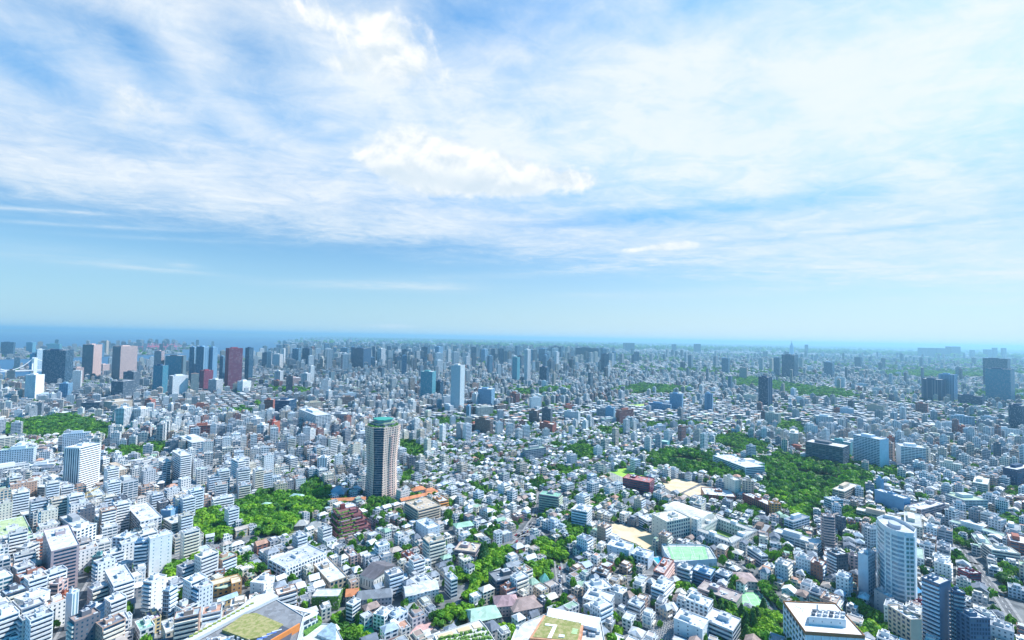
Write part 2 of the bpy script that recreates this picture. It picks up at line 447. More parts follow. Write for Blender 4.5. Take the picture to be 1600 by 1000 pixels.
def tubes(segs, sides=6):
    """MB of round bars: (p0, p1, r0, r1)"""
    b = MB()
    for p0, p1, r0, r1 in segs:
        p0, p1 = Vector(p0), Vector(p1); ax = (p1 - p0).normalized()
        u = ax.orthogonal().normalized(); v = ax.cross(u)
        ring = lambda p, r: [tuple(p + (u * math.cos(2 * math.pi * i / sides) + v * math.sin(2 * math.pi * i / sides)) * r) for i in range(sides)]
        a, c = ring(p0, r0), ring(p1, r1)
        b.quads([[a[i], a[(i + 1) % sides], c[(i + 1) % sides], c[i]] for i in range(sides)], (.5, .5, .5, .2), (1, 1, 0, 0))
        b.quads([[c[0], c[i], c[i + 1], c[i + 1]] for i in range(1, sides - 1)], (.5, .5, .5, .2), (1, 1, 0, 0))
    return b
def sheet_poly(name, pts, z, mat, kind='structure', parent=None, h=None):
    b = MB()
    b.prism(pts, z - (h or 0.3), z, (.5, .5, .5))
    o = b.obj(name, parent, mat)
    if kind: o['kind'] = kind
    return o
def px_poly(pix, z=0.0): return [at(x, y, z) for x, y in pix]
def inside(poly, X, Y):
    res = np.zeros(np.shape(X), bool)
    for i in range(len(poly)):
        (x0, y0), (x1, y1) = poly[i - 1], poly[i]
        if y0 == y1: continue
        res ^= ((y0 > Y) != (y1 > Y)) & (X < (x1 - x0) * (Y - y0) / (y1 - y0) + x0)
    return res

# ------------------------------------------------------------------ one building from its outline in the photograph
ORG = {1: (0, 500), 2: (400, 500), 3: (800, 500), 4: (1200, 500), 5: (0, 750), 6: (400, 750), 7: (800, 750), 8: (1200, 750)}
FOOT = []          # footprints already taken: (x, y, w, d, yaw)
ANCH = []          # places that labels can refer to: (x, y, words)
def take(x, y, w, d, yaw): FOOT.append((x, y, w, d, yaw))
def solve(pan, l, c, r, t, b, psi):
    ox, oy = ORG[pan]
    q = lambda x, y: (ox + x / 4.0, oy + y / 4.0)
    P = at(*q(c, b))
    def tan(x):
        d = ray(*q(x, b)); return d.x / d.y
    tr, tl = tan(r), tan(l)
    D = math.hypot(*P); S = (r - l) / 4 / FPX * P[1]
    def wd(ps):
        cs, sn = math.cos(ps), math.sin(ps)
        a, b_ = cs - tr * sn, sn + tl * cs
        return (tr * P[1] - P[0]) / a if a > .05 else -1, (P[0] - tl * P[1]) / b_ if b_ > .05 else -1
    ps = R(psi); w, d = wd(ps)
    al = math.atan2(P[0], P[1])
    far = D > 1500
    if not (min(w, d) > (.35 if far else .25) * max(w, d) and max(w, d) < (1.25 if far else 1.8) * S / math.cos(al)):
        f = math.atan(max(c - l, 1) / max(r - c, 1) / (1.0 if c - l > r - c else .75))
        ps = min(max(f, R(8)), R(74)) - al; w, d = wd(ps)
    w, d = max(w, 5), max(d, 5)
    dt = ray(*q(c, t))
    h = CAMH + D * dt.z / math.hypot(dt.x, dt.y)
    return P, w, d, max(h, 4), ps, D
def windows_on(root, side, w, d, z0, fh, nf, mat, cols, hf=.55, wf=.55, off=.05, name='window'):
    """single windows on one face: 0 = front (-y), 1 = +x, 2 = back, 3 = -x"""
    L = w if side in (0, 2) else d
    for k in range(nf):
        for j in range(cols):
            u = -L / 2 + L * (j + .5) / cols
            z = z0 + k * fh + fh * (1 - hf) * .6
            ww = L / cols * wf
            s = {0: (u, -d / 2 - off / 2, ww, off + .1), 2: (u, d / 2 + off / 2, ww, off + .1)}.get(side)
            if s: block(name, root, mat, s[0], s[1], z, s[2], s[3], fh * hf)
            else:
                x = (w / 2 + off / 2) * (1 if side == 1 else -1)
                block(name, root, mat, x, u, z, off + .1, ww, fh * hf)
def strip(root, name, side, w, d, z, h, mat, out=.06, frac=.94, thick=None, shift=0.0):
    """a band across one face; out = how far it stands proud"""
    L = (w if side in (0, 2) else d) * frac
    th = thick or out + .1
    if side in (0, 2):
        y = (d / 2 + out - th / 2) * (-1 if side == 0 else 1)
        return block(name, root, mat, shift, y, z, L, th, h)
    x = (w / 2 + out - th / 2) * (1 if side == 1 else -1)
    return block(name, root, mat, x, shift, z, th, L, h)
def rooftop(root, w, d, h, n, seed, wallc):
    rr = random.Random(seed)
    if n <= 0: return
    pw, pd = min(w * .38, 9), min(d * .42, 8)
    hb = MB()
    px, py = rr.uniform(-.15, .2) * w, rr.uniform(-.05, .22) * d
    hb.boxes([px], [py], h - .9, pw, pd, rr.uniform(3, 4.6), 0, (*wallc, .2), rim=.4, top_c=(.55, .57, .6, .2))
    ph = hb.obj('rooftop_room', root)
    block('roof_hatch', ph, METAL, px + pw * .1, py, h + 2.0, pw * .3, pd * .3, 2.4)
    for i in range(n * 2):
        x, y = rr.uniform(-.4, .4) * w, rr.uniform(-.4, .4) * d
        if abs(x - px) < pw / 2 + 1.5 and abs(y - py) < pd / 2 + 1.5: continue
        block('air_unit', root, METAL if rr.random() < .6 else paint('G'), x, y, h - .8, rr.uniform(1.0, 2.6), rr.uniform(.9, 2.0), rr.uniform(1.0, 1.9))
    if rr.random() < .6:
        tx, ty = rr.uniform(-.35, .35) * w, rr.uniform(-.35, .1) * d
        tubes([((tx, ty, h - .8), (tx, ty, h + 1.4), 1.1, 1.1)], 8).obj('water_tank', root, paint('L'))
def building(name, label, cat, P, w, d, h, ps, style, wc, D=500, glass=None, roofc=None, group=None, fh=3.1, units=4, corner=True, rail='same', anchor=None, base_z=0.0):
    cs, sn = math.cos(ps), math.sin(ps)
    cx, cy = (P[0] + cs * w / 2 - sn * d / 2, P[1] + sn * w / 2 + cs * d / 2) if corner else P
    root = thing(name, label, cat, (cx, cy, base_z), ps, group)
    take(cx, cy, w, d, ps)
    if anchor: ANCH.append((cx, cy, anchor))
    c = PAL[wc]; rc = roofc or (.62, .64, .66)
    big = D < 900
    nf = max(1, int(round(h / fh))); f = h / nf
    glass = glass or GLASS
    tone = {'window_glass': .12, 'teal_glass': .8, 'pale_glass': 1.0}[glass.name]
    st = style.split(':')
    sf, sl = (st + st)[:2] if len(st) == 1 else st[:2]     # front style : side style
    par = (1, 1, 0, 0)
    PAR = {'grid': (2.9, f, .5, .52), 'rib': (5.5, f, .9, .52), 'bal': (6.5, f, .88, .58), 'glass': (1.7, f, .93, .86), 'fin': (3.4, h, .5, .97),
           'blank': (7, f, .14, .3), 'dense': (2.1, f, .62, .62), 'slot': (h, f, 1, .45), 'solid': (1, 1, 0, 0)}
    wb = MB()
    def face(i, s, use_pat):
        pr = PAR[s] if use_pat else (1, 1, 0, 0)
        sg = [(-1, -1), (1, -1), (1, 1), (-1, 1)]
        a, b = sg[i], sg[(i + 1) % 4]; L = w if i % 2 == 0 else d
        A, B = (a[0] * w / 2, a[1] * d / 2), (b[0] * w / 2, b[1] * d / 2)
        Lu = max(round(L / pr[0]), 1) * pr[0] if pr[2] < 1 else L
        wb.quads([[(*A, 0), (*B, 0), (*B, h), (*A, h)]], (*c, tone), pr, np.array([[(0, 0), (Lu, 0), (Lu, nf * f), (0, nf * f)]]))
    plan = []
    budget = 96
    for i, s in ((0, sf), (3, sl), (1, sl), (2, sf)):
        L = w if i % 2 == 0 else d
        geo = False
        if big and i in (0, 3):
            if s == 'grid':
                cols = max(2, int(L / 3.4))
                if cols * nf <= budget: geo = True; budget -= cols * nf; plan.append((i, s, cols))
            elif s in ('rib', 'bal', 'slot'):
                if nf <= 30: geo = True; plan.append((i, s, 0))
        face(i, s, not geo)
    wb.obj('walls', root)
    rb = MB(); rb.boxes([0], 0, h, w + .3, d + .3, 1.0, 0, (*c, .2), rim=.9, top_c=(*rc, .2))
    rb.obj('roof', root)
    bm = paint(wc if rail == 'same' else rail)
    for i, s, cols in plan:
        if s == 'grid': windows_on(root, i, w, d, .3, f, nf, glass, cols)
        if s == 'rib' or s == 'slot':
            for k in range(nf): strip(root, 'window_band', i, w, d, k * f + f * .34, f * .5, glass, .06, .95 if s == 'rib' else .8)
        if s == 'bal':
            for k in range(nf):
                strip(root, 'window_band', i, w, d, k * f + f * .42, f * .52, glass, .05, .93)
                if k: strip(root, 'balcony', i, w, d, k * f - .15, f * .40, bm, 1.3, .97, 1.3)
    if big: rooftop(root, w, d, h + .2, units if w * d < 900 else units * 2, int(cx * 7 + cy), c)
    elif units:
        hb = MB(); hb.boxes([0], [d * .1], h + .1, w * .45, d * .4, 4.5, 0, (*c, .2)); hb.obj('rooftop_room', root)
    return root
LABELLED = {}
def lm(pan, l, c, r, t, b, psi, style, wc, name, label, cat, **kw):
    P, w, d, h, ps, D = solve(pan, l, c, r, t, b, psi)
    w, d = min(w, kw.pop('wm', 999)), min(d, kw.pop('dm', 999))
    return building(name, label, cat, P, w, d, h, ps, style, wc, D, **kw)
g1, g2, g3 = GLASS, GLASS2, GLASS3
TW, AB = 'tower', 'apartment building'
GREENR, WHITER, BLUER, TANR, BRNR = (.25, .5, .38), (.66, .68, .70), (.30, .38, .47), (.55, .46, .36), (.24, .18, .16)
# panel, left, corner, right, top, bottom, yaw, front:side style, wall, name, label, category
LM = [
# --- towers along the bay
(1, 255, 400, 450, 190, 410, 20, 'glass', 'K', 'office_tower', 'broad dark blue glass office tower standing before the bay, widest of the row', TW, dict(glass=g1)),
(1, 150, 215, 270, 345, 505, 40, 'solid:fin', 'W', 'office_tower', 'windowless white tower block below the broad dark blue glass tower', TW, dict(glass=g3)),
(1, 505, 575, 628, 155, 378, 42, 'grid:glass', 'P', 'high_rise_tower', 'dark-sided pink-fronted tower, nearer the broad blue glass tower of the two pink ones', TW, {}),
(1, 693, 745, 850, 165, 385, 42, 'dense:glass', 'P', 'high_rise_tower', 'tall pink gridded tower with a white end, the wider of the two pink towers', TW, {}),
(1, 950, 1010, 1045, 285, 460, 40, 'glass', 'K', 'office_tower', 'slim teal-black glass tower in front of a brown-grey one', TW, dict(glass=g2)),
(1, 955, 1000, 1020, 195, 400, 42, 'dense', 'V', 'office_tower', 'brown-grey slab tower rising behind the slim teal-black glass tower', TW, {}),
(1, 1025, 1130, 1157, 225, 400, 30, 'dense:glass', 'D', 'office_tower', 'dark grey-green tower with a bright white end wall', TW, dict(glass=g2)),
(1, 1050, 1075, 1172, 352, 480, 35, 'grid:glass', 'W', 'office_building', 'white mid-height office block with a blue window grid under the dark grey-green tower', 'building', {}),
(1, 1175, 1205, 1222, 170, 400, 35, 'fin:glass', 'S', 'high_rise_tower', 'dark blue tower that begins the tight trio above the bay', TW, {}),
(1, 1216, 1265, 1298, 168, 405, 35, 'fin:glass', 'S', 'high_rise_tower', 'middle dark blue tower of the tight trio above the bay', TW, {}),
(1, 1298, 1322, 1352, 172, 400, 35, 'dense', 'S', 'high_rise_tower', 'paler blue tower ending the tight trio, beside the maroon tower', TW, {}),
(1, 1400, 1422, 1508, 178, 432, 30, 'rib:solid', 'X', 'office_tower', 'maroon framed tower with a dark glass front, the reddest of the towers', TW, {}),
(1, 1243, 1270, 1328, 318, 445, 30, 'dense:dense', 'X', 'office_building', 'shorter maroon office block at the foot of the dark blue trio', 'building', {}),
(1, 1300, 1350, 1392, 375, 455, 35, 'rib', 'G', 'office_building', 'pale grey block in front of the shorter maroon office block', 'building', {}),
(1, 1367, 1388, 1402, 228, 385, 30, 'glass', 'S', 'high_rise_tower', 'thin blue tower tucked behind the maroon framed tower', TW, {}),
(1, 1525, 1550, 1577, 175, 385, 30, 'glass', 'K', 'high_rise_tower', 'dark blue tower on the seaward side past the maroon framed tower', TW, {}),
(1, 765, 830, 870, 325, 440, 35, 'rib', 'D', 'office_building', 'dark slate office block standing below the wider pink tower', 'building', {}),
(1, 690, 765, 845, 385, 495, 35, 'rib', 'D', 'office_building', 'dark banded office block, lowest of those below the pink towers', 'building', {}),
(1, 365, 420, 450, 398, 500, 35, 'rib', 'S', 'office_building', 'blue office block beside the windowless white tower block', 'building', {}),
(1, 450, 470, 520, 300, 392, 35, 'dense', 'P', 'office_building', 'small pinkish-beige tower between the broad glass tower and the first pink tower', 'building', {}),
(1, 608, 640, 682, 280, 350, 35, 'dense', 'P', 'office_building', 'pale pink squat tower between the two pink-fronted towers', 'building', {}),
(1, 180, 210, 232, 210, 325, 35, 'glass', 'S', 'high_rise_tower', 'thin blue tower right behind the windowless white tower block', TW, dict(glass=g3)),
(1, 215, 225, 272, 185, 325, 20, 'rib', 'W', 'office_tower', 'pale arched-looking white tower behind the broad dark blue glass tower', TW, dict(glass=g3)),
(1, 0, 80, 92, 140, 235, 15, 'glass', 'K', 'office_tower', 'dark blue tower block on the island by the long bridge', TW, {}),
(1, 160, 200, 222, 140, 212, 25, 'glass', 'S', 'office_tower', 'blue glass block on the island, beside the long bridge', TW, dict(glass=g2)),
(1, 285, 370, 386, 150, 195, 20, 'glass', 'T', 'office_tower', 'teal slab on the island showing above the broad dark blue tower', TW, dict(glass=g2)),
(1, 650, 662, 677, 130, 222, 35, 'dense', 'B', 'high_rise_tower', 'slender beige tower on the far shore between the pink towers', TW, {}),
(1, 612, 635, 650, 150, 235, 35, 'glass', 'S', 'high_rise_tower', 'slender blue tower on the far shore between the pink towers', TW, {}),
(1, 718, 770, 822, 555, 692, 48, 'bal:rib', 'W', 'apartment_tower', 'white apartment tower with a blue side at the edge of the hill wood', AB, dict(anchor='the white towers by the hill wood')),
(1, 822, 875, 945, 560, 680, 48, 'bal:rib', 'W', 'apartment_tower', 'wider white apartment tower just beyond its twin at the hill wood', AB, {}),
(1, 505, 620, 645, 515, 578, 35, 'rib', 'D', 'office_building', 'long dark slate office block beyond the hill wood', 'building', {}),
(1, 645, 700, 825, 515, 580, 35, 'grid', 'B', 'office_building', 'long beige office block adjoining the dark slate one', 'building', {}),
(1, 900, 940, 970, 500, 575, 40, 'grid', 'R', 'apartment_building', 'brick-red mid-rise among white roofs beyond the hill wood', AB, {}),
(1, 1047, 1070, 1092, 528, 608, 40, 'bal', 'W', 'apartment_building', 'narrow white mid-rise beyond the hill wood', AB, {}),
(1, 1120, 1170, 1205, 540, 612, 40, 'bal', 'W', 'apartment_building', 'wide white mid-rise with vertical balconies beyond the hill wood', AB, {}),
(1, 1480, 1515, 1567, 385, 458, 40, 'grid', 'W', 'office_building', 'stepped white block at the foot of the maroon framed tower', 'building', {}),
(1, 385, 480, 612, 805, 1110, 52, 'bal:fin', 'W', 'apartment_tower', 'tall white-framed apartment tower with dark window strips and a flat overhanging roof', AB, dict(anchor='the tall white-framed tower')),
(1, 605, 640, 680, 875, 985, 50, 'rib:glass', 'W', 'apartment_building', 'slim white block with a blue side behind the tall white-framed tower', AB, {}),
(1, 1115, 1195, 1300, 770, 880, 50, 'bal', 'W', 'apartment_building', 'pair-like white block above the curved expressway', AB, dict(anchor='the elevated road')),
(1, 1065, 1120, 1190, 855, 1040, 50, 'bal:rib', 'W', 'apartment_tower', 'white tower with tight balcony bands by the elevated road', AB, dict(anchor='the tight-banded white tower')),
(1, 1440, 1480, 1530, 890, 1060, 50, 'bal', 'W', 'apartment_building', 'white block with deep balconies beyond the tight-banded white tower', AB, {}),
(1, 630, 700, 800, 950, 1040, 55, 'grid:solid', 'B', 'apartment_building', 'beige-ended block with a gridded front beside the elevated road', AB, {}),
# --- middle distance, centre
(2, 35, 70, 92, 205, 300, 25, 'glass', 'K', 'high_rise_tower', 'dark tower starting the waterside row beyond the maroon tower', TW, {}),
(2, 100, 145, 166, 215, 312, 25, 'dense', 'G', 'high_rise_tower', 'pale grey-pink tower second along the waterside row', TW, {}),
(2, 158, 172, 182, 180, 280, 25, 'fin', 'W', 'high_rise_tower', 'needle-thin white tower in the waterside row', TW, {}),
(2, 222, 262, 278, 180, 316, 25, 'glass', 'S', 'high_rise_tower', 'blue tower with a thin white edge in the waterside row', TW, {}),
(2, 285, 330, 346, 178, 308, 25, 'glass', 'K', 'high_rise_tower', 'dark navy tower beside the white-edged blue one of the waterside row', TW, {}),
(2, 395, 410, 422, 230, 312, 25, 'dense', 'C', 'high_rise_tower', 'cream tower, shorter, between navy and pinkish towers of the waterside row', TW, {}),
(2, 440, 452, 473, 185, 322, 25, 'dense', 'P', 'high_rise_tower', 'pinkish slim tower with a dark side in the waterside row', TW, {}),
(2, 525, 570, 582, 175, 268, 20, 'glass', 'S', 'high_rise_tower', 'flat-topped blue tower behind the wide dark waterside block', TW, {}),
(2, 595, 668, 716, 178, 322, 22, 'dense:glass', 'K', 'office_tower', 'wide dark blue block, the bulkiest of the waterside row', TW, {}),
(2, 755, 780, 806, 180, 305, 20, 'fin', 'G', 'high_rise_tower', 'paired pale grey tower past the bulky waterside block', TW, {}),
(2, 760, 785, 802, 300, 362, 20, 'glass', 'D', 'office_building', 'dark block at the foot of the pale grey waterside tower', 'building', {}),
(2, 908, 945, 966, 185, 288, 18, 'glass', 'K', 'office_tower', 'dark blue station tower, first of three above the white halls', TW, {}),
(2, 1030, 1070, 1086, 170, 278, 15, 'glass', 'K', 'office_tower', 'dark blue station tower, second of three above the white halls', TW, {}),
(2, 1115, 1140, 1166, 168, 292, 15, 'fin', 'S', 'office_tower', 'blue-white striped station tower, last of three above the white halls', TW, {}),
(2, 965, 1000, 1022, 215, 282, 18, 'fin', 'W', 'office_tower', 'shorter white striped tower among the dark station towers', TW, {}),
(2, 112, 148, 168, 320, 418, 30, 'fin', 'G', 'apartment_building', 'grey striped mid-rise with a pale end below the waterside row', AB, {}),
(2, 175, 190, 281, 365, 412, 25, 'dense', 'P', 'office_building', 'long low pinkish-beige slab below the waterside row', 'building', {}),
(2, 280, 318, 341, 335, 418, 30, 'fin', 'G', 'apartment_building', 'grey-white striped mid-rise beside the low pinkish slab', AB, {}),
(2, 352, 378, 396, 430, 492, 35, 'rib', 'V', 'apartment_building', 'mauve narrow mid-rise over the tree line', AB, {}),
(2, 435, 452, 476, 445, 520, 35, 'bal', 'W', 'apartment_building', 'slim white mid-rise near the mauve narrow one', AB, {}),
(2, 48, 105, 116, 500, 568, 20, 'grid', 'R', 'apartment_building', 'brick-red slab joined to a dark navy one', AB, {}),
(2, 116, 205, 250, 505, 592, 25, 'rib', 'K', 'apartment_building', 'dark navy slab joined to the brick-red one', AB, {}),
(2, 262, 370, 462, 600, 728, 42, 'bal', 'W', 'apartment_tower', 'massive pale green-white apartment block with rows of balconies', AB, dict(anchor='the massive green-white apartment block')),
(2, 465, 560, 582, 590, 668, 30, 'rib', 'M', 'office_building', 'grey banded block behind the massive green-white one', 'building', {}),
(2, 620, 662, 682, 600, 672, 30, 'fin', 'W', 'apartment_building', 'white and blue striped mid-rise near the waisted tower', AB, {}),
(2, 1025, 1098, 1121, 325, 512, 15, 'glass', 'T', 'office_tower', 'teal green glass tower with a pale end standing alone in mid city', TW, dict(glass=g2)),
(2, 1121, 1150, 1170, 385, 500, 15, 'glass', 'K', 'office_building', 'dark block adjoining the teal green glass tower', 'building', {}),
(2, 1213, 1272, 1300, 285, 572, 12, 'dense:dense', 'G', 'apartment_tower', 'tall pale blue-grey gridded tower standing alone in mid city', TW, dict(glass=g3)),
(2, 1385, 1470, 1491, 435, 542, 12, 'dense', 'S', 'office_building', 'broad blue-grey office block beyond the tall gridded tower', 'building', {}),
(2, 1348, 1375, 1390, 462, 542, 12, 'fin', 'W', 'apartment_building', 'white annex at the side of the broad blue-grey office block', AB, {}),
(2, 1405, 1430, 1446, 185, 275, 10, 'fin', 'S', 'high_rise_tower', 'twin-striped distant tower beyond the three station towers', TW, {}),
(2, 168, 215, 258, 870, 960, 50, 'rib', 'W', 'apartment_building', 'white stepped building with ribbed sloping upper floors', AB, {}),
(2, 380, 440, 462, 865, 988, 30, 'rib:grid', 'W', 'apartment_building', 'white banded block with blue windows, close before the waisted tower', AB, {}),
(2, 332, 372, 382, 850, 955, 30, 'grid', 'V', 'apartment_building', 'grey-mauve block touching the white banded one', AB, {}),
(2, 540, 560, 585, 690, 752, 40, 'grid', 'R', 'apartment_building', 'small brick-red mid-rise near the waisted tower', AB, {}),
(2, 0, 45, 76, 660, 790, 35, 'bal', 'W', 'apartment_building', 'white block beside the red building with cranes', AB, {}),
(2, 66, 108, 146, 640, 762, 40, 'solid:grid', 'R', 'apartment_building', 'red-clad unfinished block next to the red crane', AB, dict(anchor='the red-clad block with the crane')),
(2, 1312, 1330, 1342, 540, 640, 15, 'fin', 'S', 'apartment_building', 'isolated thin blue tower over low roofs in mid city', AB, {}),
# --- centre right, far
(3, 0, 30, 48, 235, 385, 8, 'glass', 'T', 'office_tower', 'teal tower side by side with a white needle tower in mid city', TW, dict(glass=g2)),
(3, 73, 95, 114, 185, 402, 8, 'fin', 'W', 'high_rise_tower', 'white needle tower, tallest of the mid-city towers', TW, {}),
(3, 170, 215, 231, 295, 412, 5, 'glass', 'K', 'office_tower', 'dark navy glass tower in front of the white needle tower', TW, {}),
(3, 165, 205, 220, 180, 280, 5, 'glass', 'S', 'office_tower', 'blue far tower behind the dark navy glass tower', TW, {}),
(3, 243, 305, 317, 168, 255, 5, 'glass', 'K', 'office_tower', 'dark blue far tower with a bright thin edge', TW, {}),
(3, 395, 540, 552, 178, 272, 3, 'glass', 'K', 'office_tower', 'widest of the distant towers, a dark blue slab under the horizon', TW, {}),
(3, 185, 240, 253, 555, 658, 5, 'dense', 'D', 'office_building', 'black-blue gridded block among the low white roofs', 'building', {}),
(3, 104, 155, 168, 570, 658, 5, 'rib', 'N', 'office_building', 'dark brown block beside the black-blue gridded one', 'building', {}),
(3, 583, 635, 643, 550, 642, -3, 'dense', 'S', 'apartment_building', 'small blue-grey tower over the tree line in mid city', AB, dict(glass=g2)),
(3, 984, 1062, 1070, 465, 576, -10, 'dense', 'S', 'office_building', 'boxy blue office block beside the far green field', 'building', {}),
(3, 852, 990, 998, 530, 582, -5, 'rib', 'S', 'office_building', 'long lower blue block before the boxy blue office block', 'building', {}),
(3, 1203, 1250, 1257, 462, 578, -10, 'fin', 'S', 'apartment_tower', 'blue-grey twin slab tower right of the boxy blue block, standing apart'.replace('right of', 'past'), TW, {}),
(3, 1310, 1352, 1362, 240, 335, -10, 'glass', 'S', 'office_tower', 'hazy blue tower standing alone below the horizon', TW, {}),
(3, 1422, 1468, 1473, 300, 375, -12, 'dense', 'P', 'office_building', 'pale pink slab beside the far wood', 'building', {}),
(3, 1540, 1600, 1628, 360, 548, -12, 'fin:glass', 'K', 'high_rise_tower', 'dark ribbed tower rising at the tip of the far wood', TW, {}),
(3, 880, 970, 985, 765, 805, -5, 'solid', 'T', 'hall', 'pale green roofed hall near the school lawns', 'building', dict(roofc=(.45, .68, .62), units=0)),
# --- far right
(4, 85, 165, 190, 220, 365, -20, 'glass', 'K', 'office_tower', 'dark blue block tower, broader of the pair beyond the far wood', TW, {}),
(4, 35, 70, 80, 235, 355, -20, 'glass', 'S', 'high_rise_tower', 'narrower of the blue pair beyond the far wood', TW, {}),
(4, 540, 580, 590, 235, 302, -20, 'glass', 'K', 'office_tower', 'small dark tower alone in the hazy plain', TW, {}),
(4, 350, 400, 416, 265, 365, -20, 'glass', 'S', 'office_tower', 'blue tower with a low wing in the hazy plain', TW, {}),
(4, 416, 480, 487, 362, 428, -25, 'dense', 'W', 'office_building', 'pale lit block in the plain over the far wood', 'building', {}),
(4, 1345, 1500, 1518, 245, 420, -28, 'glass', 'K', 'office_tower', 'dark back half of the huge office tower on the far side', TW, {}),
(4, 1360, 1520, 1546, 310, 515, -28, 'glass', 'K', 'office_tower', 'huge blue glass office tower with patchy reflections, front half', TW, dict(glass=g2)),
(4, 960, 1085, 1112, 375, 515, -28, 'fin', 'K', 'office_tower', 'front block of the blue ribbed tower pair', TW, {}),
(4, 1068, 1165, 1187, 342, 515, -28, 'fin', 'S', 'office_tower', 'taller rear block of the blue ribbed tower pair', TW, {}),
(4, 1187, 1340, 1355, 480, 545, -28, 'rib', 'K', 'office_building', 'low dark base building between the ribbed pair and the huge tower', 'building', {}),
(4, 1505, 1590, 1640, 540, 700, -25, 'glass', 'K', 'office_tower', 'tall dark navy block cut by the frame edge', TW, {}),
(4, 1470, 1560, 1660, 940, 1060, 25, 'dense', 'K', 'office_building', 'almost black block lowest at the frame edge', 'building', {}),
(4, 290, 300, 410, 600, 700, 20, 'rib', 'W', 'office_building', 'white topped blue striped block behind the big slab', 'building', {}),
(4, 248, 298, 312, 665, 765, 10, 'rib', 'W', 'apartment_building', 'narrow pale block at the wood side of the big slabs', AB, dict(glass=g3)),
(4, 822, 855, 866, 550, 640, -15, 'fin', 'W', 'apartment_tower', 'bright white slim tower in the dense far district', AB, {}),
(4, 535, 700, 757, 750, 935, 20, 'solid:rib', 'L', 'apartment_tower', 'big blue-grey apartment slab with a blank pale end wall', AB, dict(glass=g1, anchor='the big blue-grey slab')),
(4, 800, 832, 990, 790, 930, 14, 'rib:solid', 'W', 'apartment_tower', 'long white apartment slab with dark ribbon windows beyond the blue-grey slab', AB, dict(anchor='the long white slab')),
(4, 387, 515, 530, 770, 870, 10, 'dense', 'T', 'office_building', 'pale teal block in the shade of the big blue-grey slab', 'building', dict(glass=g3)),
(4, 745, 765, 795, 738, 870, 10, 'grid', 'R', 'apartment_building', 'thin brick-and-white tower between the two big slabs', AB, {}),
(4, 235, 470, 510, 800, 930, 15, 'rib', 'D', 'apartment_building', 'dark blue terraced block beside the great wood', AB, dict(glass=g1, anchor='the dark terraced block')),
# --- near, left
(5, 248, 305, 480, 455, 720, 50, 'slot:grid', 'V', 'apartment_tower', 'tall mauve-brown tower with a lined blank front and dotted side', AB, dict(roofc=WHITER, anchor='the tall mauve-brown tower')),
(5, 298, 352, 416, 660, 835, 50, 'grid:rib', 'P', 'apartment_building', 'pinkish gridded block standing in front of the tall mauve-brown tower', AB, {}),
(5, 75, 137, 298, 765, 980, 50, 'blank:blank', 'W', 'office_building', 'white blank-faced building with few slot windows, lowest of the dense quarter', 'building', dict(anchor='the blank white building', glass=g3)),
(5, 913, 928, 1066, 375, 610, 50, 'blank:solid', 'W', 'apartment_tower', 'bright white tower with a pin-dotted blank face', AB, dict(glass=g3, roofc=WHITER, anchor='the bright white dotted tower')),
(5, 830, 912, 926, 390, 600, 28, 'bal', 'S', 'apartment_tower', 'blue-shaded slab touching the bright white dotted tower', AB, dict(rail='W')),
(5, 692, 770, 842, 370, 560, 50, 'rib:grid', 'L', 'apartment_tower', 'pale blue tower with a column of round balconies', AB, {}),
(5, 570, 632, 662, 480, 590, 35, 'fin', 'T', 'office_building', 'narrow dark green-glazed building with a wedge top', 'building', dict(glass=g1)),
(5, 655, 722, 786, 560, 650, 50, 'grid:rib', 'W', 'apartment_building', 'small white block with a blue side below the pale blue tower', AB, {}),
(5, 395, 470, 592, 325, 500, 50, 'grid:grid', 'W', 'apartment_building', 'white block with blue windows and a roof garden edge', AB, dict(anchor='the white block with blue windows')),
(5, 785, 872, 1005, 265, 385, 50, 'grid:glass', 'W', 'office_building', 'wide white gridded office building with a dark glass end', 'building', {}),
(5, 1000, 1062, 1108, 195, 310, 45, 'solid', 'S', 'office_building', 'navy windowless box beside the grove', 'building', {}),
(5, 540, 575, 647, 105, 240, 50, 'bal:solid', 'W', 'apartment_tower', 'white apartment block with eight deep balcony rows and a grey-pink end', AB, dict(anchor='the eight-row balcony block')),
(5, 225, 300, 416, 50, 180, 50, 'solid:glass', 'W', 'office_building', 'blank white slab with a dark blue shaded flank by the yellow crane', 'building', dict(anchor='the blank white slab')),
(5, 190, 205, 256, 150, 220, 45, 'bal', 'R', 'apartment_building', 'small red balcony block near the blank white slab', AB, {}),
(5, 92, 150, 236, 430, 575, 50, 'bal:rib', 'G', 'apartment_building', 'grey-sided block with cream stair balconies behind the tall mauve-brown tower', AB, {}),
(5, 480, 560, 642, 830, 1030, 45, 'rib', 'K', 'apartment_tower', 'black-navy tower with curving balconies crowded by white roofs', AB, dict(rail='S', anchor='the black-navy tower')),
(5, 408, 440, 482, 720, 940, 45, 'fin:solid', 'L', 'office_building', 'pale teal pencil building beside the black-navy tower', 'building', dict(glass=g2)),
(5, 360, 400, 432, 720, 880, 50, 'blank', 'R', 'office_building', 'rusty brown narrow building with an orange rim', 'building', dict(roofc=(.7, .3, .1))),
(5, 640, 700, 832, 670, 850, 50, 'bal:grid', 'W', 'apartment_building', 'white stepped block with green terraces past the black-navy tower', AB, {}),
(5, 885, 938, 1030, 650, 850, 45, 'blank:bal', 'W', 'apartment_building', 'white-fronted block with a crimson vertical banner and striped dark side', AB, dict(anchor='the crimson banner block')),
(5, 1008, 1046, 1097, 700, 925, 45, 'bal:glass', 'L', 'apartment_tower', 'pencil-thin lavender tower with a steel blue curved flank', AB, dict(anchor='the pencil-thin lavender tower')),
(5, 1000, 1030, 1105, 965, 1080, 45, 'grid', 'C', 'house', 'cream low building at the foot of the pencil-thin lavender tower', 'house', {}),
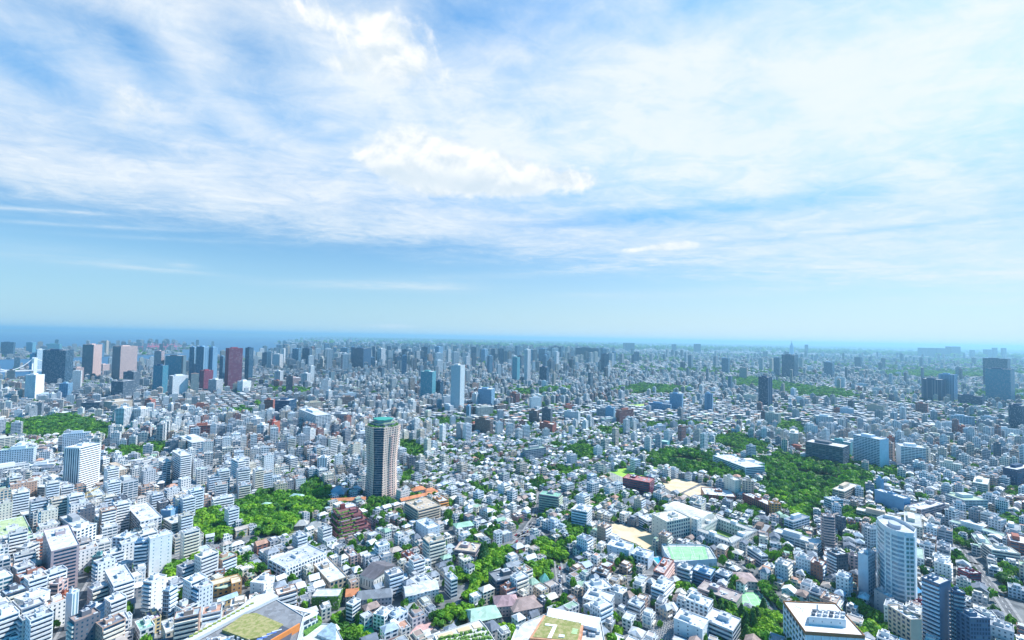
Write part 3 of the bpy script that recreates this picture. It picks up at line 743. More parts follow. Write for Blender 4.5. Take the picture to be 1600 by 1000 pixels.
(5, 902, 935, 1002, 885, 975, 50, 'grid', 'Y', 'house', 'pale yellow three-storey house with a mauve roof', 'house', dict(roofc=(.50, .30, .42))),
(5, 585, 610, 800, 945, 1060, 50, 'grid', 'W', 'apartment_building', 'white roof-cluttered block with a red framed sign', AB, {}),
(5, 835, 870, 962, 950, 1040, 50, 'grid', 'W', 'house', 'white house with a jade-green roof panel', 'house', dict(roofc=GREENR)),
(5, -60, -15, 195, 385, 480, 52, 'bal', 'W', 'apartment_building', 'long white gallery block with seven balcony rows and roof grass', AB, dict(roofc=(.45, .55, .3))),
(5, -40, -10, 250, 90, 170, 55, 'rib', 'W', 'office_building', 'long white ribbon-windowed block below the house quarter', 'building', dict(anchor='the long ribbon-windowed block')),
(5, 1015, 1070, 1190, 280, 380, 55, 'rib', 'C', 'apartment_building', 'low cream gallery building running up to the grove', AB, {}),
(5, 1320, 1330, 1460, 130, 220, 50, 'bal', 'W', 'apartment_building', 'long white balcony block above the round grove', AB, {}),
# --- near, centre
(6, -40, 45, 112, 655, 745, 45, 'blank', 'W', 'house', 'white cubic house with an L-shaped roof terrace', 'house', dict(roofc=WHITER)),
(6, 340, 460, 566, 645, 700, 42, 'grid', 'B', 'villa', 'sand-coloured hall with a pediment front and white roof', 'house', dict(roofc=WHITER, fh=5)),
(6, 905, 962, 1010, 505, 568, 40, 'grid', 'R', 'house', 'round-cornered red brick house among white ones', 'house', dict(anchor='the round-cornered red brick house')),
(6, 925, 1010, 1150, 195, 292, 40, 'bal', 'B', 'apartment_building', 'beige four-storey mansion with planted roof terraces', AB, dict(anchor='the beige four-storey mansion', roofc=TANR)),
(6, 1103, 1145, 1202, 140, 200, 35, 'bal', 'O', 'apartment_building', 'small orange brick block beside the long tiled roof', AB, {}),
(6, 995, 1075, 1146, 310, 385, 40, 'blank', 'L', 'house', 'pale blue-white cube with a flat roof below the beige mansion', 'house', dict(roofc=WHITER)),
(6, 1238, 1370, 1402, 455, 520, 15, 'rib', 'V', 'villa', 'dark low modern house with a tan flat roof beside a tall conifer', 'house', dict(roofc=TANR, anchor='the tan-roofed modern house')),
(6, 960, 1012, 1106, 665, 735, 40, 'grid', 'W', 'apartment_building', 'white three-storey block with a square window grid and grey roof', AB, dict(roofc=(.5, .51, .53), anchor='the square-gridded white block')),
(6, 1176, 1218, 1257, 630, 745, 35, 'rib', 'W', 'apartment_building', 'slender white five-storey building at the tree avenue', AB, dict(anchor='the slender white building on the avenue')),
(6, 1040, 1080, 1182, 400, 545, 35, 'bal', 'C', 'apartment_building', 'cream terraced block with yellow-green planters', AB, dict(roofc=TANR)),
(6, 1450, 1500, 1640, 640, 745, 10, 'rib', 'D', 'apartment_building', 'charcoal long block with a planted roof strip', AB, dict(roofc=(.2, .22, .25), anchor='the charcoal long block')),
(6, 545, 590, 636, 485, 555, 40, 'grid', 'P', 'house', 'pinkish-brown square house with tall windows', 'house', {}),
(6, 730, 800, 850, 860, 950, 30, 'grid', 'W', 'house', 'white house with a blue-white flat roof beside the bright green court', 'house', dict(roofc=WHITER)),
(6, 820, 870, 945, 870, 950, 25, 'grid', 'L', 'house', 'pale blue slate-roofed house second from the bright green court', 'house', dict(roofc=(.55, .62, .7))),
(6, 560, 600, 650, 790, 900, 25, 'rib', 'W', 'house', 'narrow white four-storey house in the tight row', 'house', {}),
# --- near, centre right
(7, 370, 470, 500, 205, 305, 20, 'grid:bal', 'W', 'apartment_building', 'white tapering apartment block with solar-panelled roof', AB, dict(anchor='the white tapering block')),
(7, 165, 290, 312, 110, 215, 8, 'bal', 'V', 'apartment_building', 'grey-brown block with three planted terraces', AB, dict(rail='A', roofc=GREENR, anchor='the planted-terrace block')),
(7, 358, 590, 612, 600, 695, 5, 'bal', 'N', 'apartment_building', 'long brown-walled block with white upper floor', AB, dict(rail='G', dm=15, roofc=(.5, .52, .55), anchor='the long brown-walled block')),
(7, 712, 950, 1010, 590, 690, -10, 'bal', 'R', 'apartment_building', 'long brick-red block with pink balcony strips and vines', AB, dict(rail='P', dm=10, roofc=(.55, .45, .43), anchor='the long brick-red block')),
(7, 795, 950, 1012, 700, 785, -8, 'bal', 'W', 'apartment_building', 'white balcony block in front of the long brick-red block', AB, dict(dm=12, anchor='the white block before the brick-red one')),
(7, 445, 500, 630, 700, 780, 20, 'grid', 'W', 'house', 'pale modern cube house with a cluttered roof', 'house', dict(roofc=WHITER)),
(7, 440, 600, 640, 790, 880, 10, 'grid', 'G', 'house', 'pale grey terrace house with angled wings', 'house', {}),
(7, 610, 690, 718, 720, 790, 0, 'blank', 'W', 'house', 'small white cube house beside the white balcony block', 'house', {}),
(7, 722, 800, 830, 800, 890, 0, 'rib', 'G', 'house', 'grey-roofed boxy house above the cemetery', 'house', dict(roofc=(.5, .52, .56), anchor='the grey house above the cemetery')),
(7, 690, 860, 890, 20, 100, -5, 'rib', 'X', 'apartment_building', 'maroon stepped complex beside the green sports field', AB, dict(roofc=(.45, .2, .2), anchor='the maroon complex by the field')),
(7, 872, 968, 1112, 265, 400, 25, 'grid:blank', 'C', 'school_building', 'ivory main school block standing over the sand playground', 'school', dict(roofc=(.72, .7, .64), fh=3.8, anchor='the ivory school block')),
(7, 790, 850, 960, 262, 320, 25, 'rib', 'W', 'school_building', 'white school wing beside the sand playground', 'school', dict(roofc=WHITER)),
(7, 592, 730, 760, 445, 515, 20, 'blank', 'L', 'apartment_building', 'pale blue-white block between playground and brown-walled block', AB, dict(roofc=WHITER)),
(7, 740, 850, 885, 495, 560, -25, 'blank:grid', 'L', 'apartment_building', 'long pale block running along the playground to the pool', AB, dict(roofc=(.6, .62, .65))),
(7, 1130, 1240, 1270, 600, 680, 5, 'rib', 'S', 'house', 'square blue-walled house south of the raised court'.replace('south of', 'in front of'), 'house', dict(roofc=WHITER)),
(7, 1270, 1350, 1380, 610, 690, 5, 'rib', 'G', 'house', 'grey house with a white flat roof in front of the raised court', 'house', dict(roofc=WHITER)),
(7, 1030, 1110, 1130, 570, 660, 5, 'bal', 'G', 'apartment_building', 'slim grey four-tier block by the pool', AB, {}),
(7, 1160, 1400, 1440, 770, 830, -8, 'rib', 'V', 'villa', 'low mauve-grey villa with a flat tan roof beside the green tennis court', 'house', dict(roofc=(.42, .36, .34))),
(7, 1085, 1225, 1257, 800, 940, -8, 'grid', 'W', 'villa', 'white cubist villa with stacked terraces near the conifers', 'house', dict(roofc=WHITER, anchor='the white cubist villa')),
(7, 1010, 1190, 1230, 940, 1060, -8, 'blank', 'W', 'villa', 'white curved-fronted villa at the bottom beside the cemetery', 'house', dict(roofc=WHITER)),
(7, 1200, 1380, 1430, 950, 1060, -15, 'rib', 'G', 'office_building', 'flat pale lilac-roofed building next to the dark conifers', 'building', dict(roofc=(.68, .68, .74))),
(7, 1320, 1392, 1432, 5, 130, 10, 'blank', 'C', 'apartment_tower', 'ivory half of the twin block against the great wood', AB, dict(roofc=WHITER)),
(7, 1435, 1440, 1512, 5, 135, 20, 'grid:glass', 'B', 'apartment_tower', 'beige gridded half of the twin block against the great wood', AB, dict(anchor='the beige twin block')),
(7, 1440, 1625, 1680, 170, 238, 15, 'blank:grid', 'R', 'school_building', 'low red brick building with a white roof at the edge of the great wood', 'school', dict(roofc=WHITER)),
(7, 1180, 1205, 1400, 92, 140, 20, 'grid', 'R', 'school_building', 'long thin brick building behind the ivory gymnasium', 'school', dict(roofc=WHITER)),
(3, 1255, 1460, 1580, 925, 990, 15, 'rib', 'W', 'office_building', 'broad low white building set inside the great wood', 'building', dict(roofc=WHITER, anchor='the low white building in the wood')),
(3, 1400, 1480, 1580, 905, 945, 15, 'rib', 'W', 'office_building', 'rear white wing behind the broad low building in the great wood', 'building', dict(roofc=WHITER)),
(7, 1470, 1560, 1600, 480, 540, 10, 'rib', 'W', 'apartment_building', 'white two-tier block beyond the raised court', AB, {}),
# --- near, right
(8, 565, 628, 676, 480, 735, 32, 'grid:solid', 'L', 'apartment_tower', 'slender white tower with a glossy pale blue side panel', AB, dict(glass=g3, anchor='the slender white tower')),
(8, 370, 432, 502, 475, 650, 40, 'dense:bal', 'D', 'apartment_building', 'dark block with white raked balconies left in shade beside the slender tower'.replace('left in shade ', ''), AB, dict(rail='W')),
(8, 500, 512, 568, 475, 610, 30, 'grid', 'V', 'apartment_building', 'mauve-brown block between the raked-balcony block and the slender white tower', AB, {}),
(8, 336, 348, 421, 228, 445, 25, 'bal', 'P', 'apartment_tower', 'brown-pink tower with a grid of balconies and pointed roof', AB, dict(anchor='the brown-pink balcony tower')),
(8, 421, 470, 489, 240, 360, 20, 'dense', 'D', 'apartment_building', 'dark grey block right behind the brown-pink balcony tower', AB, {}),
(8, 606, 640, 700, 310, 470, 10, 'dense:grid', 'G', 'apartment_building', 'pale grid-windowed slab beside the curved white tower', AB, dict(glass=g1)),
(8, 968, 1080, 1150, 660, 1070, 25, 'solid:bal', 'Q', 'apartment_tower', 'dark blue tower striped with pale balconies, tallest at the bottom edge', AB, dict(rail='L', anchor='the dark blue striped tower')),
(8, 1150, 1165, 1240, 700, 1075, 25, 'bal:bal', 'Q', 'apartment_tower', 'darker wing of the blue striped tower with rounded balcony ends', AB, dict(rail='M')),
(8, 1180, 1270, 1395, 870, 1150, 30, 'dense:grid', 'Q', 'apartment_tower', 'slate blue bay-fronted block with a zigzag white roof edge', AB, dict(roofc=WHITER)),
(8, 752, 895, 965, 880, 1100, 5, 'solid:grid', 'B', 'apartment_building', 'beige tower block with a dark central strip', AB, dict(rail='N', anchor='the dark-strip beige block')),
(8, 665, 760, 782, 740, 880, 10, 'blank', 'M', 'office_building', 'grey octagonal building with round windows', 'building', {}),
(8, 910, 960, 978, 780, 870, 20, 'bal', 'X', 'apartment_building', 'narrow dark red block squeezed beside the blue striped tower', AB, {}),
(8, 1190, 1260, 1335, 590, 660, 30, 'rib', 'X', 'apartment_building', 'dark red terrace building beyond the blue striped tower', AB, {}),
(8, 668, 850, 892, 120, 225, 15, 'solid:solid', 'S', 'office_building', 'windowless steel blue hall with a white end behind the curved tower', 'building', dict(roofc=WHITER, anchor='the steel blue hall')),
(8, 676, 705, 726, 0, 100, 10, 'solid', 'S', 'office_building', 'narrow steel blue stair tower behind the steel blue hall', 'building', {}),
(8, 350, 400, 470, 130, 215, 10, 'rib', 'L', 'house', 'round-fronted pale house at the foot of the great wood', 'house', {}),
(8, 0, 20, 82, 150, 240, 25, 'grid', 'O', 'apartment_building', 'orange brick block corner at the foot of the great wood', AB, dict(roofc=WHITER)),
(8, 1340, 1400, 1580, 440, 530, 32, 'rib', 'C', 'apartment_building', 'long cream terrace block high on the far slope', AB, {}),
(8, 1110, 1230, 1375, 130, 215, 32, 'rib', 'G', 'apartment_building', 'long grey block with a planted roof on the far slope', AB, dict(roofc=(.45, .55, .4))),
(8, 870, 960, 1110, 190, 265, 25, 'rib', 'V', 'apartment_building', 'long mauve-grey gallery block on the far slope', AB, {}),
]
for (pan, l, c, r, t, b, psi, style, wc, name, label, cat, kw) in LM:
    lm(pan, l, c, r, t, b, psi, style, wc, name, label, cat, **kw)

# ------------------------------------------------------------------ buildings with a shape of their own
def z5(x, y, z=0): return at(x / 4, 750 + y / 4, z)
def z6(x, y, z=0): return at(400 + x / 4, 750 + y / 4, z)
def z7(x, y, z=0): return at(800 + x / 4, 750 + y / 4, z)
def z8(x, y, z=0): return at(1200 + x / 4, 750 + y / 4, z)
def cen(pts): return (sum(p[0] for p in pts) / len(pts), sum(p[1] for p in pts) / len(pts))
def loc_pts(pts, c): return [(p[0] - c[0], p[1] - c[1]) for p in pts]

def waisted_tower():
    P = at(593, 779)
    D = math.hypot(*P)
    H = 101.0
    fl = 30; fh = H / fl
    ctr = at(595, 771)
    R0 = 24.5
    root = thing('apartment_tower', 'tall waisted pinkish apartment tower flaring at both ends, with a green glass crown', 'apartment building', (*ctr, 0), R(3))
    take(*ctr, 50, 50, 0)
    ANCH.append((*ctr, 'the waisted pink tower'))
    def sc_(z):
        t = z / H
        return .86 + .19 * ((t - .45) / .55) ** 1.3 if t > .45 else .86 + .075 * ((.45 - t) / .45) ** 1.3
    # plan: a square seen on its corner, each corner cut by a recessed balcony bay
    plan = [(-8, -28), (8, -28), (13, -22), (27, -8), (28, 8), (13, 24), (-13, 24), (-28, 8), (-27, -8), (-13, -22)]
    plan = [(x * R0 / 28, y * R0 / 28) for x, y in plan]
    wallb, bayb = MB(), MB()
    for k in range(fl):
        z0_, z1_ = k * fh, (k + 1) * fh
        s0, s1 = sc_(z0_), sc_(z1_)
        acc = 0
        for i in range(len(plan)):
            a, b = plan[i], plan[(i + 1) % len(plan)]
            L = math.hypot(a[0] - b[0], a[1] - b[1])
            if i == 0: 
                acc += L; continue
            nb = max(1, round(L / 4.4)); Lu = nb * 4.4
            wallb.quads([[(a[0] * s0, a[1] * s0, z0_), (b[0] * s0, b[1] * s0, z0_), (b[0] * s1, b[1] * s1, z1_), (a[0] * s1, a[1] * s1, z1_)]],
                        (.80, .61, .50, .0), (4.4, fh, .52, .54), np.array([[(i * 340, k * fh), (i * 340 + Lu, k * fh), (i * 340 + Lu, (k + 1) * fh), (i * 340, (k + 1) * fh)]]))
        s = (s0 + s1) / 2
        if k:
            sb = MB(); sb.prism([(x * s0 * 1.012, y * s0 * 1.012 + (2.0 if j < 2 else 0)) for j, (x, y) in enumerate(plan)], z0_ - .2, z0_ + .15, (.66, .50, .43)); sb.obj('floor_slab', root)
        # recessed dark bay with a rounded balcony on every floor
        bb = MB()
        x0, y0 = plan[0][0] * s, plan[0][1] * s
        arc = [(x0 + (-2 * x0) * j / 6, y0 - 1.5 * math.sin(math.pi * j / 6) + .9) for j in range(7)]
        bb.prism(arc + [(-x0, y0 + 2.2), (x0, y0 + 2.2)], z0_ + .05, z0_ + .55, (.44, .40, .42))
        bb.obj('balcony', root)
        bayb.quads([[(x0, y0 + 1.8, z0_), (-x0, y0 + 1.8, z0_), (-x0 * s1 / s, y0 + 1.8, z1_), (x0 * s1 / s, y0 + 1.8, z1_)]], (.05, .07, .11, .2), (2.4, fh, .8, .7),
                   np.array([[(0, k * fh), (16.8, k * fh), (16.8, (k + 1) * fh), (0, (k + 1) * fh)]]))
    # lit facets carry rounded balconies too, in the middle of the two front-side faces
    for i, n in ((2, fl - 3), (8, fl - 3)):
        a, b = plan[i], plan[i + 1] if i + 1 < len(plan) else plan[0]
        for k in range(1, n):
            s = sc_((k + .5) * fh)
            mx, my = (a[0] + b[0]) / 2 * s, (a[1] + b[1]) / 2 * s
            ang = math.atan2(b[1] - a[1], b[0] - a[0])
            block('balcony', root, paint('P'), mx + math.sin(ang) * .5, my - math.cos(ang) * .5, k * fh, 5.0, 1.6, 1.0, ang)
    wallb.obj('walls', root); bayb.obj('balcony_bay', root)
    top = [(x * 1.02, y * 1.02) for x, y in plan]
    cb = MB(); cb.prism([(x * .99, y * .99) for x, y in top], H - .1, H + .6, (.62, .5, .45), rim=.3, top_c=(.3, .36, .3)); cb.obj('roof', root)
    cb = MB(); cb.prism([(x * .72, y * .72 + 1) for x, y in top], H + .3, H + 4.5, (.36, .34, .34, .1), (2.5, 4, .8, .6), rim=.4, top_c=(.16, .3, .12)); cb.obj('setback_floor', root)
    cb = MB(); cb.prism([(x * .52, y * .52 + 2) for x, y in top], H + 4.3, H + 8.5, (.5, .5, .46, .6), (2.5, 4, .8, .6)); u = cb.obj('crown', root)
    cb = MB(); cb.prism([(x * .58, y * .58 + 2) for x, y in top], H + 8.5, H + 9.6, (.03, .30, .26), top_c=(.04, .34, .28)); cb.obj('green_roof', u)
    tb = MB()
    for i in range(90):
        a = random.uniform(0, 6.28); r = random.uniform(17, 21.5)
        x, y, z = r * math.cos(a), r * math.sin(a), H + .4
        tb.boxes([x], [y], z, 2, 2, random.uniform(1, 2), a, (.08, .22, .03, .2))
    o = tb.obj('roof_garden', root); 
waisted_tower()

def curved_tower():
    H = 70.0
    pts = [at(x, y, H) for x, y in ((1370, 808), (1375, 815), (1383, 821.5), (1392, 826), (1402, 829.5), (1414, 832), (1428, 833), (1432, 826), (1415, 815), (1395, 807), (1380, 804))]
    c = cen(pts); L = loc_pts(pts, c)
    root = thing('apartment_tower', 'tall curved white tower with pale ribbed front and greenish windows at one end', 'apartment building', (*c, 0))
    take(c[0], c[1], 36, 34, .3); ANCH.append((*c, 'the curved white tower'))
    fl = 18; fh = H / fl
    b = MB(); b.prism(L, 0, H, (.74, .76, .78, .3), (1, 1, 0, 0), top_c=(.55, .57, .6), rim=3.0); b.obj('walls', root)
    def fr(i, t): return (L[i][0] * (1 - t) + L[i + 1][0] * t, L[i][1] * (1 - t) + L[i + 1][1] * t)
    for k in range(fl - 1):
        gb = MB()
        z = k * fh + .9
        for i in range(0, 5):
            a, b_ = fr(i, .12 if i in (0, 3) else 0), fr(i, .88 if i in (2,) else 1)
            nx, ny = (b_[1] - a[1]), -(b_[0] - a[0]); n = math.hypot(nx, ny); nx, ny = nx / n * .08, ny / n * .08
            gb.prism([(a[0] + nx, a[1] + ny), (b_[0] + nx, b_[1] + ny), (b_[0] - nx * 3, b_[1] - ny * 3), (a[0] - nx * 3, a[1] - ny * 3)], z, z + fh * .55, (.5, .5, .5))
        gb.obj('window_band', root, GLASS3)
    for i, (x, y) in enumerate(L[:7]):
        if i != 1 and i != 4: block('pier', root, paint('W'), x, y, 0, 1.1, 1.1, H - 3, .4)
    for k in range(fl - 1):
        for t0, t1 in ((.05, .42), (.56, .96)):
            a, b_ = fr(5, t0), fr(5, t1)
            ang = math.atan2(b_[1] - a[1], b_[0] - a[0])
            block('window', root, GLASS2, (a[0] + b_[0]) / 2, (a[1] + b_[1]) / 2, k * fh + .9, math.dist(a, b_), .35, fh * .55, ang)
    bb = MB(); bb.prism([(x * .34 + 1, y * .34 + 2) for x, y in L], H - 3, H + .5, (.42, .46, .52)); bb.obj('rooftop_room', root)
    q = at(1418, 936); b2 = MB(); b2.boxes([0], [0], 0, 20, 10, 8, 0, (.55, .5, .48, .2), (3, 4, .6, .6))
    ent = b2.obj('entrance_wing', root, loc=(q[0] - c[0], q[1] - c[1], 0), yaw=.25)
    b3 = MB(); b3.hips([0], [0], 8, 21, 11, 4.5, 0, (.08, .32, .62, .2), ridge=.8); b3.obj('blue_roof', ent)
curved_tower()

def terraced_block():
    """the stepped maroon block: storeys shrinking towards the back, each rimmed by planters"""
    c = z6(590, 330); yaw = R(38)
    root = thing('terraced_apartment', 'dark red stepped apartment block with planted terraces beside the woods', 'apartment building', (*c, 0), yaw)
    take(c[0], c[1], 42, 44, yaw); ANCH.append((*c, 'the stepped dark red block'))
    rr = random.Random(5)
    spec = [(0, 0, 38, 40, 5), (-.5, 1, 37, 38, 3), (1, 2, 35, 35.5, 3), (-2, 3.2, 33.5, 33, 3), (0, 4.5, 32, 30, 3), (-3, 5.5, 29, 28, 3), (-1, 7.5, 27, 24, 3), (-4, 8.5, 24, 21, 3)]
    z = 0
    for i, (x, y, w, d, h) in enumerate(spec):
        b = MB(); b.boxes([x], [y], z, w, d, h, 0, (.17, .05, .055, .1), (3.6, 3.3, .6, .5), rim=.5, top_c=(.24, .11, .11, .2))
        b.boxes([x + w * (.30 if i % 2 else -.25)], [y - d * .30], z, w * .34, d * .34, h + (1.6 if i % 3 else .8), 0, (.20, .055, .065, .1), (3.6, 3.3, .6, .5), rim=.5, top_c=(.30, .13, .14, .2))
        t = b.obj('terrace_floor', root)
        for s in (-1, 1):
            block('planter_rail', t, paint('V') if i % 4 == 1 else plain('rail_red', (.36, .15, .16)), x + s * w * .22, y - d / 2 - .35, z + h - 1.5, w * .36, .7, 1.0)
        block('planter_rail', t, plain('rail_red', (.36, .15, .16)), x - w / 2 - .35, y - 2, z + h - 1.5, .7, d * .6, 1.0)
        g = MB(); n = 40
        for _ in range(n):
            if rr.random() < .5: gx, gy = x + rr.uniform(-.48, .1) * w, y - d / 2 + rr.uniform(.6, 2)
            else: gx, gy = x - w / 2 + rr.uniform(.6, 2.4), y + rr.uniform(-.45, .45) * d
            g.boxes([gx], [gy], z + h - .6, rr.uniform(.8, 2.6), rr.uniform(.8, 1.6), rr.uniform(.6, 1.5), rr.uniform(0, 3), (.12, .27, .04, .2))
        g.obj('terrace_shrubbery', t)
        z += h
    b = MB(); b.boxes([-6], [13], z, 5, 4, 5, 0, (.22, .05, .055, .1)); b.obj('stair_tower', root)
    b = MB(); b.boxes([4], [16], z - 2, 12, 8, 2.5, 0, (.75, .76, .78, .1), rim=.4); b.obj('rooftop_room', root)
terraced_block()

def ochre_villa():
    A, B = z5(1150, 785), z5(1495, 690)
    yaw = math.atan2(B[1] - A[1], B[0] - A[0]); L = math.dist(A, B)
    root = thing('courtyard_villa', 'long ochre villa with a pale green awning roof facing a planted courtyard', 'house', (*A, 0), yaw)
    m = ((A[0] + B[0]) / 2, (A[1] + B[1]) / 2); take(m[0], m[1], L + 4, 16, yaw); ANCH.append((*m, 'the long ochre villa'))
    b = MB(); b.boxes([L / 2], [5], 0, L, 10, 11, 0, (.56, .33, .14, .1), (4.2, 3.6, .5, .45), rim=.7, top_c=(.66, .60, .44, .2)); b.obj('walls', root)
    b = MB(); b.quads([[(0, -3.5, 7), (L * .5, -3.5, 7), (L * .5, 1, 10.4), (0, 1, 10.4)], [(0, -3.5, 6.7), (0, 1, 10.1), (L * .5, 1, 10.1), (L * .5, -3.5, 6.7)], [(0, -3.5, 6.7), (L * .5, -3.5, 6.7), (L * .5, -3.5, 7), (0, -3.5, 7)]], (.50, .66, .48, .2), (1, 1, 0, 0)); b.obj('awning_roof', root)
    arc = [(L * .52 + L * .4 * t, -4.5 * math.sin(math.pi * t)) for t in [i / 10 for i in range(11)]]
    b = MB(); b.prism([(x, y - .1) for x, y in arc], 7.6, 8.3, (.52, .64, .50)); b.obj('curved_canopy', root)
    for i in range(9): block('window', root, GLASS, L * (.05 + .052 * i), -.06, 5.3, L * .04, .3, 1.3)
    for i in range(6): block('window', root, GLASS, L * (.06 + .075 * i), -.06, 1.2, L * .04, .3, 1.6)
    for i in (0, 1, 2): block('window', root, GLASS, L * (.66 + .07 * i), -.06, 9, 2.2, .3, 1.2)
    b = MB(); b.boxes([L - 3], [-1.5], 0, 8, 12, 11.4, 0, (.60, .32, .13, .1), (4.2, 3.6, .3, .4), rim=.6, top_c=(.66, .6, .44, .2)); b.obj('end_wing', root)
    c = z5(1420, 770)
    r2 = thing('garden_house', 'small sand-yellow garden house with a blue glass roof in the villa courtyard', 'house', (*c, 0), yaw + .2)
    take(c[0], c[1], 16, 10, yaw)
    b = MB(); b.boxes([0], [0], 0, 14, 8, 5, 0, (.60, .44, .22, .1), (3, 4, .5, .4)); b.obj('walls', r2)
    b = MB(); b.hips([0], [0], 5, 14, 8, 2.2, 0, (.35, .50, .62, .2), ridge=1.0); b.obj('roof', r2)
ochre_villa()

def square_school():
    H = 13.0
    out = [z7(x, y, H) for x, y in ((1120, 300), (1372, 392), (1535, 312), (1275, 215))]
    c = cen(out)
    L = loc_pts(out, c)
    root = thing('school_building', 'white four-winged school building around a planted square courtyard', 'school', (*c, 0))
    ANCH.append((*c, 'the square school'))
    k = .68
    e = [(L[1][0] - L[0][0]), (L[1][1] - L[0][1])]; yaw = math.atan2(e[1], e[0])
    take(c[0], c[1], math.dist(L[0], L[1]) + 4, math.dist(L[1], L[2]) + 4, yaw)
    for i in range(4):
        a, b_ = L[i], L[(i + 1) % 4]
        m = MB(); m.prism([a, b_, (b_[0] * k, b_[1] * k), (a[0] * k, a[1] * k)], 0, H, (.70, .70, .68, .1), (3.6, 3.8, .42, .45), rim=.8, top_c=(.46, .46, .44))
        w = m.obj('wing', root)
        q = ((a[0] + b_[0]) / 2 * .84, (a[1] + b_[1]) / 2 * .84)
        block('rooftop_room', w, paint('W'), q[0], q[1], H - .8, 7, 5, 3.6, yaw)
    g = sheet_poly('courtyard_lawn', [(x * .66, y * .66) for x, y in L], .35, GRASS, None, root)
    q = z7(1240, 250, 20); m = MB(); m.boxes([0], [0], 0, 9, 9, 24, 0, (.74, .73, .69, .1), (6, 4, .2, .3), rim=.6)
    m.obj('stair_tower', root, loc=(L[0][0] * .9 + 3, L[0][1] * .9 + 3, 0), yaw=yaw)
    # the big gymnasium behind
    H = 17
    out = [z7(x, y, H) for x, y in ((950, 185), (1185, 255), (1265, 215), (1035, 135))]
    c = cen(out); L = loc_pts(out, c)
    r2 = thing('gymnasium', 'large ivory gymnasium with a pale rounded roof behind the ivory school block', 'school', (*c, 0))
    take(c[0], c[1], 50, 34, math.atan2(L[1][1] - L[0][1], L[1][0] - L[0][0]))
    m = MB(); m.prism(L, 0, H, (.66, .63, .56, .1), (5, 8, .2, .3)); m.obj('walls', r2)
    m = MB()
    pr = None
    for j in range(9):
        t = j / 8; zz = H + 4.2 * math.sin(math.pi * t)
        a = (L[0][0] * (1 - t) + L[3][0] * t, L[0][1] * (1 - t) + L[3][1] * t, zz); b_ = (L[1][0] * (1 - t) + L[2][0] * t, L[1][1] * (1 - t) + L[2][1] * t, zz)
        if pr: m.quads([[pr[0], pr[1], b_, a]], (.72, .70, .66, .2), (1, 1, 0, 0))
        pr = (a, b_)
    for A_, B_ in ((0, 3), (1, 2)):
        for j in range(8):
            t, t2 = j / 8, (j + 1) / 8
            f = lambda t: (L[A_][0] * (1 - t) + L[B_][0] * t, L[A_][1] * (1 - t) + L[B_][1] * t)
            m.quads([[(*f(t), H), (*f(t2), H), (*f(t2), H + 4.2 * math.sin(math.pi * t2)), (*f(t), H + 4.2 * math.sin(math.pi * t))]], (.7, .68, .62, .2), (1, 1, 0, 0))
    m.obj('roof', r2)
square_school()

def raised_court():
    H = 11.0
    deck = [z7(x, y, H) for x, y in ((935, 398), (955, 450), (985, 490), (1020, 512), (1280, 490), (1235, 418), (1190, 402))]
    c = cen(deck); L = loc_pts(deck, c)
    root = thing('raised_court', 'raised green tennis court on a white curved deck above the pool', 'sports court', (*c, 0))
    take(c[0], c[1], 62, 40, 0); ANCH.append((*c, 'the raised tennis court'))
    m = MB(); m.prism(L, 0, H, (.66, .70, .74, .2), (6, 11, .1, .2), rim=1.2, top_c=(.5, .55, .52)); m.obj('deck', root)
    ct = [z7(x, y, H) for x, y in ((970, 412), (1000, 488), (1228, 492), (1205, 412))]
    C = loc_pts(ct, c)
    sheet_poly('court_surface', C, H - 1.1, COURT, None, root, .08)
    def bil(u, v):
        a = [C[0][i] * (1 - u) + C[3][i] * u for i in (0, 1)]; b_ = [C[1][i] * (1 - u) + C[2][i] * u for i in (0, 1)]
        return tuple(a[i] * (1 - v) + b_[i] * v for i in (0, 1))
    lines = MB()
    def ln(p, q):
        a, b_ = bil(*p), bil(*q); dx_, dy_ = b_[0] - a[0], b_[1] - a[1]; n = math.hypot(dx_, dy_); nx, ny = -dy_ / n * .08, dx_ / n * .08
        lines.prism([(a[0] + nx, a[1] + ny), (b_[0] + nx, b_[1] + ny), (b_[0] - nx, b_[1] - ny), (a[0] - nx, a[1] - ny)], H - 1.09, H - 1.07, (.8, .8, .8))
    for u in (.08, .30, .36, .60, .66, .9): ln((u, .12), (u, .88))
    for v in (.12, .5, .88): ln((.08, v), (.9, v))
    lines.obj('court_lines', root, LINE)
    for i in range(len(C)):
        a, b_ = C[i], C[(i + 1) % 4]
        for t in (0, .25, .5, .75):
            x, y = a[0] * (1 - t) + b_[0] * t, a[1] * (1 - t) + b_[1] * t
            block('fence_post', root, paint('T'), x, y, H - 1.1, .25, .25, 5)
    # pool beside it
    pool = [z7(x, y) for x, y in ((880, 505), (925, 500), (985, 570), (940, 575))]
    c2 = cen(pool); r2 = thing('swimming_pool', 'bright blue outdoor pool squeezed beside the raised tennis court', 'swimming pool', (*c2, 0))
    take(c2[0], c2[1], 20, 34, .3)
    P2 = loc_pts(pool, c2)
    m = MB(); m.prism([(x * 1.3, y * 1.2) for x, y in P2], 0, 3.0, (.62, .66, .68, .2)); m.obj('pool_deck', r2)
    m = MB(); m.prism(P2, 2.5, 3.05, (.5, .5, .5)); m.obj('pool_water', r2, plain('pool_water', (.03, .38, .70), .1, .1, .4))
raised_court()

